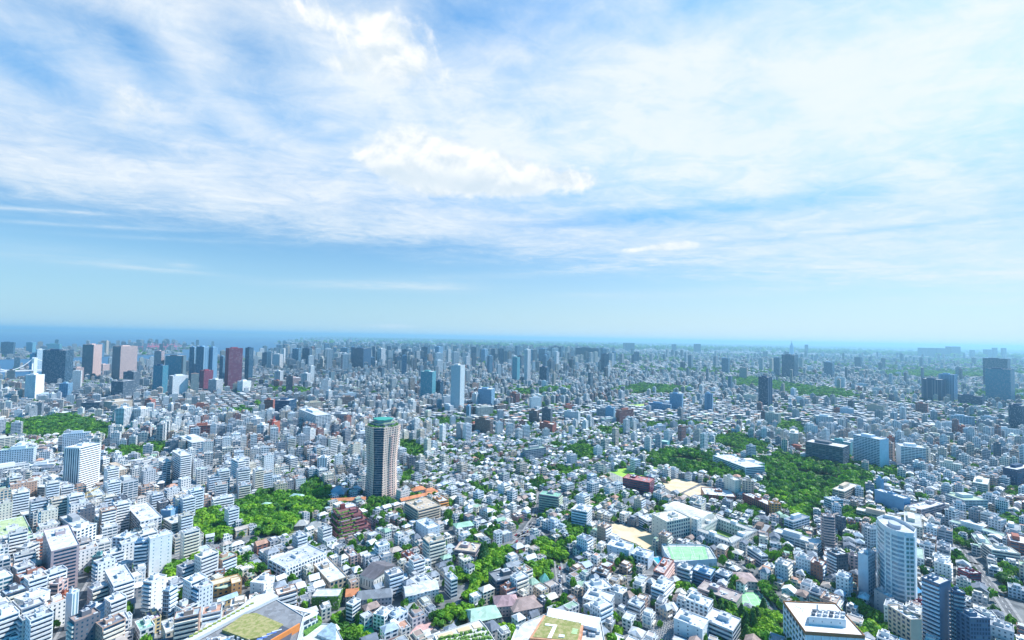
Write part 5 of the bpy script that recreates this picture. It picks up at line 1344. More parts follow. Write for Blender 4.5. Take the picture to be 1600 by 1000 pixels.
FIELDS += [px_poly(p) for p in ([(1028, 758), (1092, 752), (1126, 764), (1126, 784), (1070, 784), (1040, 778)], [(945, 745), (1012, 745), (1012, 766), (950, 766)], Z7([(535, 300), (700, 360), (780, 395), (870, 470), (860, 500), (770, 440), (600, 370)]))]
ROADS = []
def road(pix, width, name='road', mat=ASPHALT, dash=True):
    pts = px_poly(pix); b = MB(); k = MB(); ln_ = MB()
    for p, q in zip(pts, pts[1:]):
        n = math.dist(p, q); nx, ny = -(q[1] - p[1]) / n, (q[0] - p[0]) / n
        e = ((q[0] - p[0]) / n * width * .3, (q[1] - p[1]) / n * width * .3)
        for bb, w0, w1, z in ((b, -width / 2, width / 2, .12), (k, width / 2, width / 2 + 2.2, .25), (k, -width / 2 - 2.2, -width / 2, .25)):
            bb.prism([(p[0] + nx * w0 - e[0], p[1] + ny * w0 - e[1]), (p[0] + nx * w1 - e[0], p[1] + ny * w1 - e[1]), (q[0] + nx * w1 + e[0], q[1] + ny * w1 + e[1]), (q[0] + nx * w0 + e[0], q[1] + ny * w0 + e[1])], -.3, z, (.3, .3, .3))
        ROADS.append((p, q, width / 2 + 2.5))
        if dash:
            for i in range(int(n / 10)):
                t0, t1 = i * 10 / n, (i * 10 + 5) / n
                a, c = (p[0] + (q[0] - p[0]) * t0, p[1] + (q[1] - p[1]) * t0), (p[0] + (q[0] - p[0]) * t1, p[1] + (q[1] - p[1]) * t1)
                ln_.prism(line_on(a, c), .13, .14, (.8, .8, .8))
    tag(b.obj(name, None, mat), kind='structure'); tag(k.obj('pavement', None, PAVE), kind='structure')
    if dash: tag(ln_.obj('road_markings', None, LINE), kind='structure')
AVENUE = [(690, 985), (728, 936), (775, 886), (818, 838), (838, 808), (846, 770)]
road(AVENUE, 8)
road([(260, 1000), (236, 930), (250, 880), (330, 858), (470, 835)], 9)
road([(800, 840), (838, 826), (870, 870), (880, 930), (935, 960)], 5)
road([(1130, 1000), (1110, 930), (1060, 900), (930, 905)], 7)
road([(1470, 822), (1520, 880), (1560, 930), (1600, 990)], 6)
road([(1150, 880), (1190, 925), (1225, 990)], 7)
road([(95, 1000), (150, 900), (210, 820), (255, 770), (290, 735)], 6, dash=False)
road([(290, 735), (420, 712), (560, 700)], 10)

def elevated_road():
    pix = [(120, 758), (165, 741), (200, 729), (240, 719), (300, 712)]
    pts = px_poly(pix, 14)
    c = pts[0]
    root = thing('elevated_road', 'pale elevated expressway curving between apartment blocks', 'road bridge', (*c, 0))
    b = MB(); p = MB()
    for a, q in zip(pts, pts[1:]):
        n = math.dist(a, q); nx, ny = -(q[1] - a[1]) / n, (q[0] - a[0]) / n; ex, ey = (q[0] - a[0]) / n * 3, (q[1] - a[1]) / n * 3
        f = lambda P_, s, e: (P_[0] - c[0] + nx * s + ex * e, P_[1] - c[1] + ny * s + ey * e)
        b.prism([f(a, -9, -1), f(q, -9, 1), f(q, 9, 1), f(a, 9, -1)], 12, 14, (.62, .62, .6), top_c=(.36, .37, .38))
        for s in (-9, 8.6): p.prism([f(a, s, -1), f(q, s, 1), f(q, s + .4, 1), f(a, s + .4, -1)], 14, 15.3, (.72, .72, .7))
        for i in range(max(1, int(n / 35))):
            t = (i + .5) * 35 / n
            if t < 1: block('pier', root, paint('G'), a[0] - c[0] + (q[0] - a[0]) * t, a[1] - c[1] + (q[1] - a[1]) * t, 0, 3, 3, 12)
        ROADS.append((a, q, 12))
    b.obj('deck', root); p.obj('parapet', root)
elevated_road()

def fence(pix, h, label, step=6):
    pts = px_poly(pix); c = pts[0]
    root = thing('net_fence', label, 'fence', (*c, 0))
    segs = []
    for a, q in zip(pts, pts[1:]):
        n = math.dist(a, q)
        for i in range(int(n / step) + 1):
            t = i * step / n; x, y = a[0] - c[0] + (q[0] - a[0]) * t, a[1] - c[1] + (q[1] - a[1]) * t
            block('post', root, paint('T'), x, y, 0, .3, .3, h)
        for k in range(int(h / .9)):
            segs.append(((a[0] - c[0], a[1] - c[1], .6 + k * .9), (q[0] - c[0], q[1] - c[1], .6 + k * .9), .07, .07))
    tubes(segs, 4).obj('net', root, paint('T'))
fence(Z7([(480, 365), (540, 375), (545, 300)]), 12, 'dark green net fence at the end of the sand playground')
fence([(916, 738), (948, 742), (974, 760), (1008, 759)], 12, 'teal net fence round the green sports field')
fence(Z7([(895, 420), (900, 500), (1000, 570), (1290, 560)]), 7, 'teal mesh fence along the pool and raised court')
fence(Z7([(1395, 700), (1525, 700), (1610, 800)]), 4, 'teal mesh fence along the lower green tennis court')

# ------------------------------------------------------------------ parks: outlines in the photograph
def gpoly(pix): return px_poly(pix)
PARKS = [   # outline, spacing, crown radius range, anchor
    ([(0, 668), (60, 655), (110, 650), (150, 660), (185, 672), (230, 682), (222, 690), (150, 686), (40, 684), (0, 684)], 9, (5, 8), 'the hill wood'),
    ([(0, 690), (20, 692), (22, 735), (0, 740)], 9, (4, 7), None),
    ([(155, 712), (185, 704), (225, 697), (280, 690), (276, 700), (232, 712), (205, 722), (160, 720)], 9, (4, 7), None),
    ([(296, 818), (312, 806), (345, 806), (362, 825), (355, 845), (320, 848), (298, 836)], 6.5, (5, 8), 'the round dark grove'),
    ([(365, 798), (400, 775), (420, 770), (440, 780), (470, 776), (486, 752), (500, 748), (512, 775), (520, 800), (500, 812), (470, 812), (455, 838), (420, 836), (380, 830), (366, 818)], 6.5, (4.5, 8), 'the temple grove'),
    ([(250, 893), (270, 884), (310, 876), (345, 874), (385, 880), (392, 900), (372, 892), (288, 914), (284, 948), (275, 945), (268, 915)], 6, (4, 7), 'the grove by the ochre villa'),
    ([(620, 695), (640, 692), (672, 708), (664, 718), (650, 730), (624, 724)], 7, (5, 8), 'the dark grove by the waisted tower'),
    ([(622, 745), (640, 735), (648, 750), (636, 760), (622, 762)], 7, (4, 6), None),
    ([(568, 790), (590, 780), (615, 778), (622, 790), (608, 802), (578, 800)], 7, (4, 6), None),
    ([(1010, 714), (1040, 707), (1080, 705), (1110, 715), (1130, 724), (1180, 722), (1225, 712), (1262, 722), (1300, 730), (1335, 735), (1366, 748), (1368, 770), (1350, 778), (1318, 775), (1292, 790), (1270, 812), (1250, 822), (1225, 805), (1222, 792), (1200, 778), (1185, 765), (1200, 750), (1190, 740), (1175, 748), (1140, 756), (1120, 748), (1090, 746), (1060, 742), (1035, 732)], 9.6, (4.5, 9.5), 'the great wood'),
    ([(1310, 800), (1340, 795), (1368, 800), (1370, 822), (1345, 822), (1318, 815)], 7, (4, 7), 'the grove beyond the curved tower'),
    ([(896, 700), (912, 690), (930, 706), (930, 722), (900, 722)], 7, (4, 7), 'the square green clump in mid city'),
    ([(868, 735), (880, 732), (896, 740), (893, 746), (870, 744)], 8, (4, 6), None),
    ([(1130, 592), (1180, 592), (1240, 603), (1320, 612), (1340, 622), (1280, 622), (1200, 610), (1140, 602)], 15, (8, 12), 'the far wood'),
    ([(1365, 582), (1420, 580), (1500, 583), (1540, 584), (1535, 590), (1450, 590), (1380, 587)], 20, (10, 14), None),
    ([(950, 612), (1000, 602), (1090, 608), (1060, 616), (990, 618)], 16, (8, 11), None),
    ([(1000, 664), (1090, 660), (1105, 663), (1090, 668), (1010, 670)], 10, (5, 8), None),
    ([(935, 672), (960, 668), (980, 678), (950, 684)], 10, (5, 8), None),
    ([(420, 606), (500, 612), (490, 620), (430, 616)], 14, (6, 10), None), ([(800, 612), (850, 608), (895, 606), (890, 613), (820, 620)], 14, (6, 10), None),
    ([(630, 596), (655, 594), (655, 602), (636, 602)], 14, (6, 10), None), ([(1525, 615), (1600, 612), (1600, 628), (1530, 625)], 14, (6, 10), None),
    ([(325, 645), (400, 640), (396, 650), (330, 652)], 10, (5, 8), None), ([(650, 657), (700, 655), (760, 665), (740, 672), (700, 668), (655, 664)], 10, (4, 7), None),
    ([(1110, 690), (1150, 680), (1210, 700), (1190, 712), (1150, 712)], 9, (5, 7), None), ([(1205, 655), (1250, 662), (1262, 690), (1240, 690), (1215, 675)], 10, (5, 8), None),
    ([(1320, 720), (1345, 725), (1400, 735), (1420, 745), (1400, 750), (1370, 740), (1330, 735)], 9, (4, 7), None),
    ([(735, 900), (760, 870), (790, 862), (812, 850), (800, 880), (775, 905), (752, 935), (728, 940)], 6.5, (4, 7), 'the tree avenue'),
    ([(700, 905), (712, 895), (735, 905), (720, 915)], 6.5, (4, 6), None),
    ([(672, 970), (690, 958), (735, 950), (770, 960), (765, 972), (735, 985), (705, 975), (690, 984)], 6, (3.5, 6), 'the trees above the pink plaza'),
    ([(832, 855), (848, 842), (862, 848), (860, 870), (838, 875)], 6, (4, 6.5), 'the tree clump beside the avenue end'),
    ([(862, 860), (868, 852), (888, 860), (890, 878), (872, 884), (862, 875)], 6, (4, 6.5), None),
    ([(876, 838), (890, 828), (908, 834), (912, 848), (890, 852)], 6, (4, 6.5), 'the crowns above the brown-walled block'),
    ([(815, 895), (835, 882), (858, 890), (860, 905), (836, 918), (818, 912)], 6, (4, 6.5), None),
    ([(924, 783), (935, 778), (945, 788), (936, 800), (924, 805)], 6, (4, 6), None),
    ([(1105, 952), (1130, 945), (1150, 960), (1195, 958), (1225, 975), (1232, 1010), (1110, 1010), (1128, 985)], 6, (4, 7), 'the dark conifer garden'),
    ([(1190, 915), (1205, 920), (1225, 945), (1215, 955), (1200, 940)], 6, (4, 6), None),
    ([(1322, 940), (1345, 948), (1370, 965), (1392, 985), (1400, 1010), (1350, 1010), (1352, 985), (1330, 955)], 6, (4, 7), 'the dark trees behind the brown-corniced office'),
    ([(1270, 934), (1290, 930), (1302, 938), (1275, 942)], 6, (3, 5), None),
    ([(1140, 800), (1160, 790), (1190, 800), (1180, 812), (1150, 810)], 6.5, (4, 6), None),
    ([(1130, 822), (1138, 816), (1150, 822), (1140, 828)], 6, (2.5, 4), None),
    ([(1548, 875), (1560, 872), (1575, 890), (1582, 915), (1570, 915), (1556, 895)], 6.5, (3.5, 6), None),
    ([(1475, 835), (1490, 832), (1500, 850), (1488, 850)], 6.5, (3.5, 5), None), ([(1540, 810), (1562, 806), (1600, 818), (1600, 830), (1560, 825)], 7, (4, 6), None),
    ([(500, 1000), (520, 962), (545, 955), (560, 970), (590, 1000), (600, 1010)], 6, (3, 5), None),
    ([(1425, 928), (1440, 922), (1446, 935), (1430, 945)], 6, (2.5, 4), None),
    ([(535, 850), (555, 858), (600, 868), (575, 878), (545, 866)], 6, (3, 5), None), ([(640, 800), (655, 790), (672, 805), (660, 818), (645, 812)], 6, (3.5, 5.5), None),
    ([(505, 905), (515, 900), (545, 910), (560, 925), (545, 930), (515, 922)], 6, (3, 5), None),
]
# ------------------------------------------------------------------ crowns and trunks
def crown_faces(seed, lobes, per, leaf, conifer=False):
    rr = np.random.default_rng(seed)
    V, Cc = [], []
    for j in range(lobes):
        if conifer:
            t = j / lobes; c = np.array([0, 0, .25 + 1.9 * t]); r = .75 * (1 - t) + .08
            rad = np.array([r, r, .28])
        else:
            a = rr.uniform(0, 6.28); q = 0 if j == 0 else rr.uniform(.35, .68); 
            c = np.array([q * math.cos(a), q * math.sin(a), rr.uniform(.62, 1.05) if j else 1.1]); r = rr.uniform(.34, .55)
            rad = np.array([r, r, r * .8])
        n = rr.normal(size=(per, 3)); n[:, 2] = np.abs(n[:, 2]) * 1.1 - .35; n /= np.linalg.norm(n, axis=1)[:, None]
        p = c + n * rad * rr.uniform(.75, 1.08, (per, 1))
        nn = n + rr.normal(size=(per, 3)) * .28; nn /= np.linalg.norm(nn, axis=1)[:, None]
        u = np.cross(nn, rr.normal(size=(per, 3))); u /= np.linalg.norm(u, axis=1)[:, None]; v = np.cross(nn, u)
        s = leaf * rr.uniform(.6, 1.35, (per, 1)); s2 = s * rr.uniform(.5, 1, (per, 1))
        V.append(np.stack([p - u * s - v * s2 * .6, p + u * s * .7 - v * s2, p + u * s + v * s2 * .8, p - u * s * .6 + v * s2], 1))
        g_ = rr.uniform(.8, 1.2); base = np.array([.165, .37, .030]) * g_
        if conifer: base = np.array([.07, .19, .055])
        cc = base * rr.uniform(.85, 1.18, (per, 1)); cc[:, 0] *= rr.uniform(.85, 1.2, per)
        Cc.append(np.concatenate([cc, np.full((per, 1), .2)], 1))
    return np.concatenate(V), np.concatenate(Cc)
CROWNS = []
for i in range(6):
    b = MB(); V, c = crown_faces(100 + i, 10, 46, .17); b.quads(V, c, (1, 1, 0, 0)); CROWNS.append(b.mesh('crown', LEAF))
b = MB(); V, c = crown_faces(200, 12, 50, .15, True); b.quads(V, c, (1, 1, 0, 0)); CONIFER = b.mesh('crown', LEAF)
TRUNK = tubes([((0, 0, 0), (0, 0, .55), .09, .06), ((0, 0, .5), (.3, .1, .95), .05, .02), ((0, 0, .5), (-.25, .2, .95), .05, .02), ((0, 0, .5), (0, -.3, .9), .05, .02)]).mesh('trunk', BARK)
LOWC = [crown_faces(300 + i, 6, 15, .30) for i in range(5)]
FARC = [crown_faces(400 + i, 4, 9, .42) for i in range(4)]

def project(X, Y, Z=0.0):
    M = np.array(CM)
    P_ = np.stack([X, Y, np.zeros_like(X) + Z - CAMH], 0)
    v = M.T @ P_.reshape(3, -1)
    z = -v[2]
    return (800 + FPX * v[0] / z).reshape(np.shape(X)), (500 - FPX * v[1] / z).reshape(np.shape(X))
TREES = []         # x, y, radius, kind, spot
wood_floor = []
for i, (pix, sp, rad, anc) in enumerate(PARKS):
    P_ = gpoly(pix)
    xs = [p[0] for p in P_]; ys = [p[1] for p in P_]
    X, Y = np.meshgrid(np.arange(min(xs), max(xs), sp), np.arange(min(ys), max(ys), sp))
    X = (X + rng.uniform(-.42, .42, X.shape) * sp).ravel(); Y = (Y + rng.uniform(-.42, .42, Y.shape) * sp).ravel()
    k = inside(P_, X + .6 * sp * np.sin(Y / 13 + i) + .5 * sp * np.sin(Y / 5 + X / 7), Y + .6 * sp * np.sin(X / 11 + 2 * i) + .5 * sp * np.sin(X / 6))
    k &= ~((np.sin(X / 31 + i) + np.sin(Y / 27 + X / 60) > 1.55) & (sp > 8))
    for (fx, fy, fw, fd, fyaw) in FOOT:
        cs, sn = math.cos(fyaw), math.sin(fyaw); u = (X - fx) * cs + (Y - fy) * sn; v = -(X - fx) * sn + (Y - fy) * cs
        k &= ~((np.abs(u) < fw / 2 + 2) & (np.abs(v) < fd / 2 + 2))
    X, Y = X[k], Y[k]
    for x, y in zip(X, Y): TREES.append((x, y, rng.uniform(*rad), 'conifer' if anc in ('the dark conifer garden',) and rng.random() < .35 else 'broad', i))
    if anc: ANCH.append((*cen(P_), anc))
    FIELDS.append(P_)
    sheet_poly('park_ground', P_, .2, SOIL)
for (x, y) in (z6(1412, 535), z6(1430, 520)): TREES.append((x, y, 8.5, 'conifer', -1))

STOREY = {1: 'one', 2: 'two', 3: 'three', 4: 'four', 5: 'five', 6: 'six', 7: 'seven', 8: 'eight', 9: 'nine', 10: 'ten', 11: 'eleven', 12: 'twelve', 13: 'thirteen'}
# ------------------------------------------------------------------ the dense city between: lots on a bent street grid
def blocked(X, Y, rad):
    k = np.zeros(len(X), bool)
    for P_ in FIELDS: k |= inside(P_, X, Y)
    for (fx, fy, fw, fd, fyaw) in FOOT:
        cs, sn = math.cos(fyaw), math.sin(fyaw); u = (X - fx) * cs + (Y - fy) * sn; v = -(X - fx) * sn + (Y - fy) * cs
        k |= (np.abs(u) < fw / 2 + rad * .58) & (np.abs(v) < fd / 2 + rad * .58)
    for (p, q, hw) in ROADS:
        dx_, dy_ = q[0] - p[0], q[1] - p[1]; L2 = dx_ * dx_ + dy_ * dy_
        t = np.clip(((X - p[0]) * dx_ + (Y - p[1]) * dy_) / L2, 0, 1)
        k |= np.hypot(X - p[0] - t * dx_, Y - p[1] - t * dy_) < hw + rad * .55
    return k
def lots(y0, y1, cell, pu, pv, su, sv, gap_u, gap_v, pad=1.2):
    """centres, yaw for all lots whose district seed lies nearest"""
    out = []
    W_ = y1 * 1.22 + 50
    sx, sy = np.meshgrid(np.arange(-W_ - cell, W_ + cell, cell), np.arange(y0 - cell, y1 + cell * 1.5, cell))
    sx = sx + rng.uniform(-.4, .4, sx.shape) * cell; sy = sy + rng.uniform(-.4, .4, sy.shape) * cell
    ok = (np.abs(sx) < sy * 1.22 + cell * 1.5)
    S = np.stack([sx[ok], sy[ok]], 1)
    yaws = R(1) * (rng.uniform(24, 62, len(S)))
    near = [np.argsort(np.hypot(*(S - s).T))[:12] for s in S]
    for i, s in enumerate(S):
        n = int(cell * 1.1 / min(pu, pv)) + 1
        I, J = np.meshgrid(np.arange(-n, n), np.arange(-n, n))
        U = I * pu + np.floor(I / su) * gap_u; V = J * pv + np.floor(J / sv) * gap_v
        c, n_ = math.cos(yaws[i]), math.sin(yaws[i])
        X = (s[0] + U * c - V * n_).ravel(); Y = (s[1] + U * n_ + V * c).ravel()
        X = X + rng.normal(0, .5, X.shape); Y = Y + rng.normal(0, .5, Y.shape)
        dd = np.hypot(X[:, None] - S[near[i]][:, 0], Y[:, None] - S[near[i]][:, 1])
        k = (dd.argmin(1) == 0) & (Y > y0) & (Y <= y1) & (np.abs(X) < Y * 1.2 + 40)
        out.append(np.stack([X[k], Y[k], np.full(k.sum(), yaws[i]), np.full(k.sum(), rng.random())], 1))
    return np.concatenate(out)
WALLS = np.array([(.82, .82, .81), (.78, .80, .81), (.74, .72, .68), (.72, .67, .56), (.56, .58, .61), (.66, .54, .42), (.46, .46, .48), (.30, .31, .34), (.52, .34, .26), (.36, .16, .12), (.14, .15, .18), (.66, .72, .78)])
WALLN = ['white', 'clean white', 'off-white', 'cream', 'pale grey', 'beige', 'mid-grey', 'dark grey', 'brownish', 'brick-red', 'near-black', 'pale blue']
WP = np.array([.22, .13, .12, .10, .10, .09, .07, .045, .055, .03, .035, .05]); WP /= WP.sum()
ROOFS = np.array([(.76, .78, .79), (.56, .59, .62), (.30, .34, .39), (.17, .20, .25), (.48, .42, .38), (.36, .27, .24), (.30, .46, .36), (.52, .30, .22), (.66, .64, .58), (.42, .52, .62)])
ROOFN = ['white', 'light grey', 'mid-grey', 'slate', 'tan', 'brown', 'green', 'rust', 'sandy', 'blue-grey']
RP = np.array([.20, .18, .17, .14, .07, .07, .03, .035, .06, .06]); RP /= RP.sum()
def midprob(px, py, dr):
    """how often a lot carries a mid-rise block, read off the photograph by area"""
    p = np.full(len(px), .10)
    left = np.clip((430 - px) / 160, 0, 1); low = np.clip((py - 700) / 60, 0, 1)
    p = np.maximum(p, .62 * left * np.clip((py - 690) / 40, 0, 1))
    band = (py > 600) & (py < 770) & (px > 180) & (px < 660); p = np.where(band, .42, p)
    p = np.where((py < 700) & (px > 1180), .30, p)
    p = np.where((py >= 700) & (px > 1380), .22, p)
    p = np.where((px < 120) & (py > 695) & (py < 755), .04, p)
    p = np.where((py < 640) & (px < 1180) & (px > 300), .34, p)
    p = np.where((px > 660) & (px < 1180) & (py > 640) & (py < 760), .07, p)
    p = np.where((py > 780) & (px > 430) & (px < 1200), .05, p)
    p = np.where((px > 480) & (px < 600) & (py > 755) & (py < 780), .0, p)
    return np.clip(p * (.35 + 1.5 * dr), 0, .8)
# longer slabs and complexes scattered through the quarters, more to the sides than in the low centre
rr = random.Random(31); slabs = []; tries = 0
while len(slabs) < 150 and tries < 9000:
    tries += 1
    qx_, qy_ = rr.uniform(-10, 1610), 604 + 330 * rr.random() ** 1.5
    if 430 < qx_ < 1180 and qy_ > 680 and rr.random() < .85: continue
    if (qy_ > 860 and rr.random() < .5) or (270 < qx_ < 720 and qy_ > 700): continue
    x, y = at(qx_, qy_); ln, dp = rr.uniform(24, 58), rr.uniform(11, 17)
    if blocked(np.array([x]), np.array([y]), ln * .8)[0]: continue
    yaw = R(rr.uniform(28, 60)); swap = rr.random() < .5
    if swap: ln, dp = dp, ln
    fl_n = rr.choice((4, 5, 6, 7, 8, 9, 10, 12) if qy_ < 760 or qx_ < 400 else (3, 4, 5, 6))
    wn, wc_ = rr.choice((('white', 'W'), ('white', 'W'), ('white', 'W'), ('cream', 'C'), ('pale grey', 'G'), ('beige', 'B'), ('brick-red', 'R'), ('pale blue', 'L'), ('grey', 'M'), ('brown', 'N')))
    stl_ = rr.choice(('bal', 'rib', 'grid', 'bal:grid', 'rib:grid'))
    D_s = math.hypot(x, y)
    o = building('long_apartment_building', 'x', 'apartment block', (x, y), ln, dp, fl_n * 3.1, yaw, stl_, wc_, D_s if D_s < 620 else 1000, corner=False, group='long slabs among the smaller buildings', roofc=rr.choice(((.6, .62, .64), (.45, .48, .5), (.3, .33, .36), (.35, .48, .4), (.7, .72, .74))))
    slabs.append((x, y, f'{wn} long {STOREY[fl_n]}-storey building', o))
print('slabs', len(slabs))
near_l = lots(335, 1250, 190, 12.4, 11.6, 2, 5, 3.4, 4.0)
X, Y = near_l[:, 0], near_l[:, 1]
k = ~blocked(X, Y, 9.4)
px, py = project(X, Y, 6.0)
k &= (px > -40) & (px < 1640) & (py < 1030)
near_l = near_l[k]; X, Y, YAW = near_l[:, 0], near_l[:, 1], near_l[:, 2]; px, py = px[k], py[k]
# small infill houses in the gaps that the grid leaves
n0 = len(X)
gx, gy = np.meshgrid(np.arange(-760, 760, 8.6), np.arange(335, 1000, 8.6)); gx = (gx + rng.uniform(-2, 2, gx.shape)).ravel(); gy = (gy + rng.uniform(-2, 2, gy.shape)).ravel()
qx, qy = project(gx, gy, 6.0); k = (qx > -30) & (qx < 1630) & (qy < 1020); gx, gy = gx[k], gy[k]
k = ~blocked(gx, gy, 6.0); gx, gy = gx[k], gy[k]
cellmap = {}
for i_ in range(n0): cellmap.setdefault((int(X[i_] // 12), int(Y[i_] // 12)), []).append((X[i_], Y[i_]))
okk = []
for x_, y_ in zip(gx, gy):
    cx_, cy_ = int(x_ // 12), int(y_ // 12)
    near_ = [p_ for a_ in (-1, 0, 1) for b_ in (-1, 0, 1) for p_ in cellmap.get((cx_ + a_, cy_ + b_), ())]
    j_ = min(range(len(near_)), key=lambda q_: (near_[q_][0] - x_) ** 2 + (near_[q_][1] - y_) ** 2) if near_ else None
    good = j_ is None or math.dist(near_[j_], (x_, y_)) > 9.6
    okk.append(good)
    if good: cellmap.setdefault((cx_, cy_), []).append((x_, y_))
okk = np.array(okk); gx, gy = gx[okk], gy[okk]
print('infill', len(gx))
X = np.concatenate([X, gx]); Y = np.concatenate([Y, gy]); YAW = np.concatenate([YAW, rng.uniform(R(30), R(55), len(gx))])
near_l = np.concatenate([near_l, np.stack([gx, gy, gx * 0, gx * 0], 1)]); px, py = project(X, Y, 6.0)
n = len(X); infill = np.arange(n) >= n0
u = rng.random(n)
tree_lot = rng.random(n) < np.where((px > 560) & (px < 1250), .20, np.where(px < 400, .06, .13)) * np.where(py > 660, 1, .7)
for x, y in zip(X[tree_lot], Y[tree_lot]):
    for _ in range(rng.integers(1, 4)): TREES.append((x + rng.uniform(-4, 4), y + rng.uniform(-4, 4), rng.uniform(3.4, 6.0), 'broad', -2))
extra = rng.random(n) < np.where((px > 430) & (px < 1300), .75, .35)
for x, y, a in zip(X[extra], Y[extra], YAW[extra]): 
    s = rng.choice((-1, 1)); TREES.append((x - s * 7.3 * math.sin(a) + rng.uniform(-2, 2), y + s * 7.3 * math.cos(a), rng.uniform(2.4, 4.4), 'broad', -4))
mid = (u < midprob(px, py, near_l[:, 3])) & ~tree_lot & ~infill
hou = ~mid & ~tree_lot & (rng.random(n) < .97)
W_ = np.where(mid, rng.uniform(10.5, 16, n), rng.uniform(7.2, 12.3, n)); D_ = np.where(mid, rng.uniform(9.5, 13.0, n), rng.uniform(6.6, 11.4, n))
H_ = np.where(mid, rng.choice([4, 5, 5, 6, 6, 7, 7, 8, 9, 10, 11, 13], n) * 3.1, rng.choice([2, 2, 2, 3, 3, 3, 4], n) * 2.9)
H_ = np.where(mid & (px > 430) & (py > 740), np.minimum(H_, 6 * 3.1), H_)
H_ = np.where(mid & (py > 880), np.minimum(H_, 9 * 3.1), H_)
W_ = np.where(infill, np.minimum(W_, 7.6), W_); D_ = np.where(infill, np.minimum(D_, 7.2), D_)
H_ += rng.uniform(-.4, .6, n)
WI = rng.choice(len(WALLS), n, p=WP); RI = rng.choice(len(ROOFS), n, p=RP)
KIND = rng.choice(3, n, p=[.66, .22, .12]); KIND = np.where(mid, 0, KIND)     # flat, hipped, gabled
dist = np.hypot(X, Y)
size = np.sqrt(W_ * H_) / dist * np.where((px < 0) | (px > 1600), .2, 1)
ORD = ['first', 'second', 'third', 'fourth', 'fifth', 'sixth', 'seventh', 'eighth', 'ninth', 'tenth', 'eleventh', 'twelfth', 'thirteenth', 'fourteenth', 'fifteenth', 'sixteenth', 'seventeenth', 'eighteenth', 'nineteenth', 'twentieth']
TENS = {2: 'twenty', 3: 'thirty', 4: 'forty', 5: 'fifty'}
def ordinal(i):
    if i < 20: return ORD[i]
    return TENS[(i + 1) // 10] + '-' + ORD[(i + 1) % 10 - 1] if (i + 1) % 10 else {30: 'thirtieth', 40: 'fortieth', 50: 'fiftieth'}[i + 1]
def name_all(items):
    """items: (x, y, words, setter): each gets its words, its rank out from the nearest landmark, and the landmark"""
    groups = {}
    for x, y, words_, o in items:
        dx_ = [math.hypot(x - a[0], y - a[1]) for a in ANCH]; j = min(range(len(dx_)), key=lambda i: dx_[i])
        groups.setdefault((words_, ANCH[j][2]), []).append((dx_[j], o))
    for (words_, anc), v in groups.items():
        v.sort(key=lambda t: t[0])
        for i, (_, o) in enumerate(v):
            if len((words_ + anc + ordinal(i)).split()) > 11 and ' house, ' in words_:
                a_, r_ = words_.split(' house, '); words_ = a_ + ' ' + r_.split()[-2] + '-roofed house'
            o['label'] = f'{words_} close to {anc}' if len(v) == 1 else f'{words_}, {ordinal(i)} from {anc}'
def faces_seen(x, y, yaw):
    f = []
    for i, (nx, ny) in enumerate(((0, -1), (1, 0), (0, 1), (-1, 0))):
        wx, wy = nx * math.cos(yaw) - ny * math.sin(yaw), nx * math.sin(yaw) + ny * math.cos(yaw)
        if -(wx * x + wy * y) > 0: f.append(i)
    return f
name_all(slabs)
ih = [i for i in np.argsort(-size * hou) if hou[i]][:262]
im = [i for i in np.argsort(-size * mid) if mid[i]][:270]
items = []
BAL = [paint('W'), paint('G'), paint('L'), paint('C')]
for i in ih:
    x, y, w, d, h, yaw = X[i], Y[i], W_[i], D_[i], H_[i], YAW[i]
    rr = random.Random(int(i))
    o = thing('house', '', 'house', (x, y, 0), yaw, 'small houses packed between the streets')
    c = (*WALLS[WI[i]], .15); rc = (*ROOFS[RI[i]], .2)
    fl = max(1, round(h / 2.95)); b = MB()
    b.boxes([0], [0], 0, w, d, h, 0, c); 
    two = KIND[i] == 0 and rr.random() < .5
    if two: b.boxes([w * .12], [d * .1], h - .9, w * .7, d * .7, 3.4, 0, c, rim=.5, top_c=rc)
    b.obj('walls', o)
    r = MB()
    if KIND[i] == 0: r.boxes([0], [0], h, w + .2, d + .2, .8, 0, c, rim=.7, top_c=rc); r.obj('roof', o)
    else: r.hips([0], [0], h, w, d, rr.uniform(2.2, 3.4), 0, rc, ridge=.4 if KIND[i] == 1 else 1.0); r.obj('roof', o)
    for s in faces_seen(x, y, yaw):
        L = w if s in (0, 2) else d; nc = 2 if L < 11 else 3
        windows_on(o, s, w, d, .2, h / fl, fl, GLASS if rr.random() < .8 else GLASS3, nc, .48, rr.uniform(.34, .6))
        if rr.random() < .35 and fl > 1: strip(o, 'balcony', s, w, d, h / fl - .1, 1.0, rr.choice(BAL), 1.1, .7, 1.1)
    if KIND[i] == 0:
        for _ in range(rr.randint(1, 3)): block('air_unit', o, METAL, rr.uniform(-.35, .3) * w, -d * rr.uniform(.3, .4), h + .1, rr.uniform(.8, 1.6), rr.uniform(.8, 1.4), 1.1)
    items.append((x, y, f'{WALLN[WI[i]]} {STOREY[fl]}-storey house, {ROOFN[RI[i]]} {["flat", "hipped", "gabled"][KIND[i]]} roof', o))
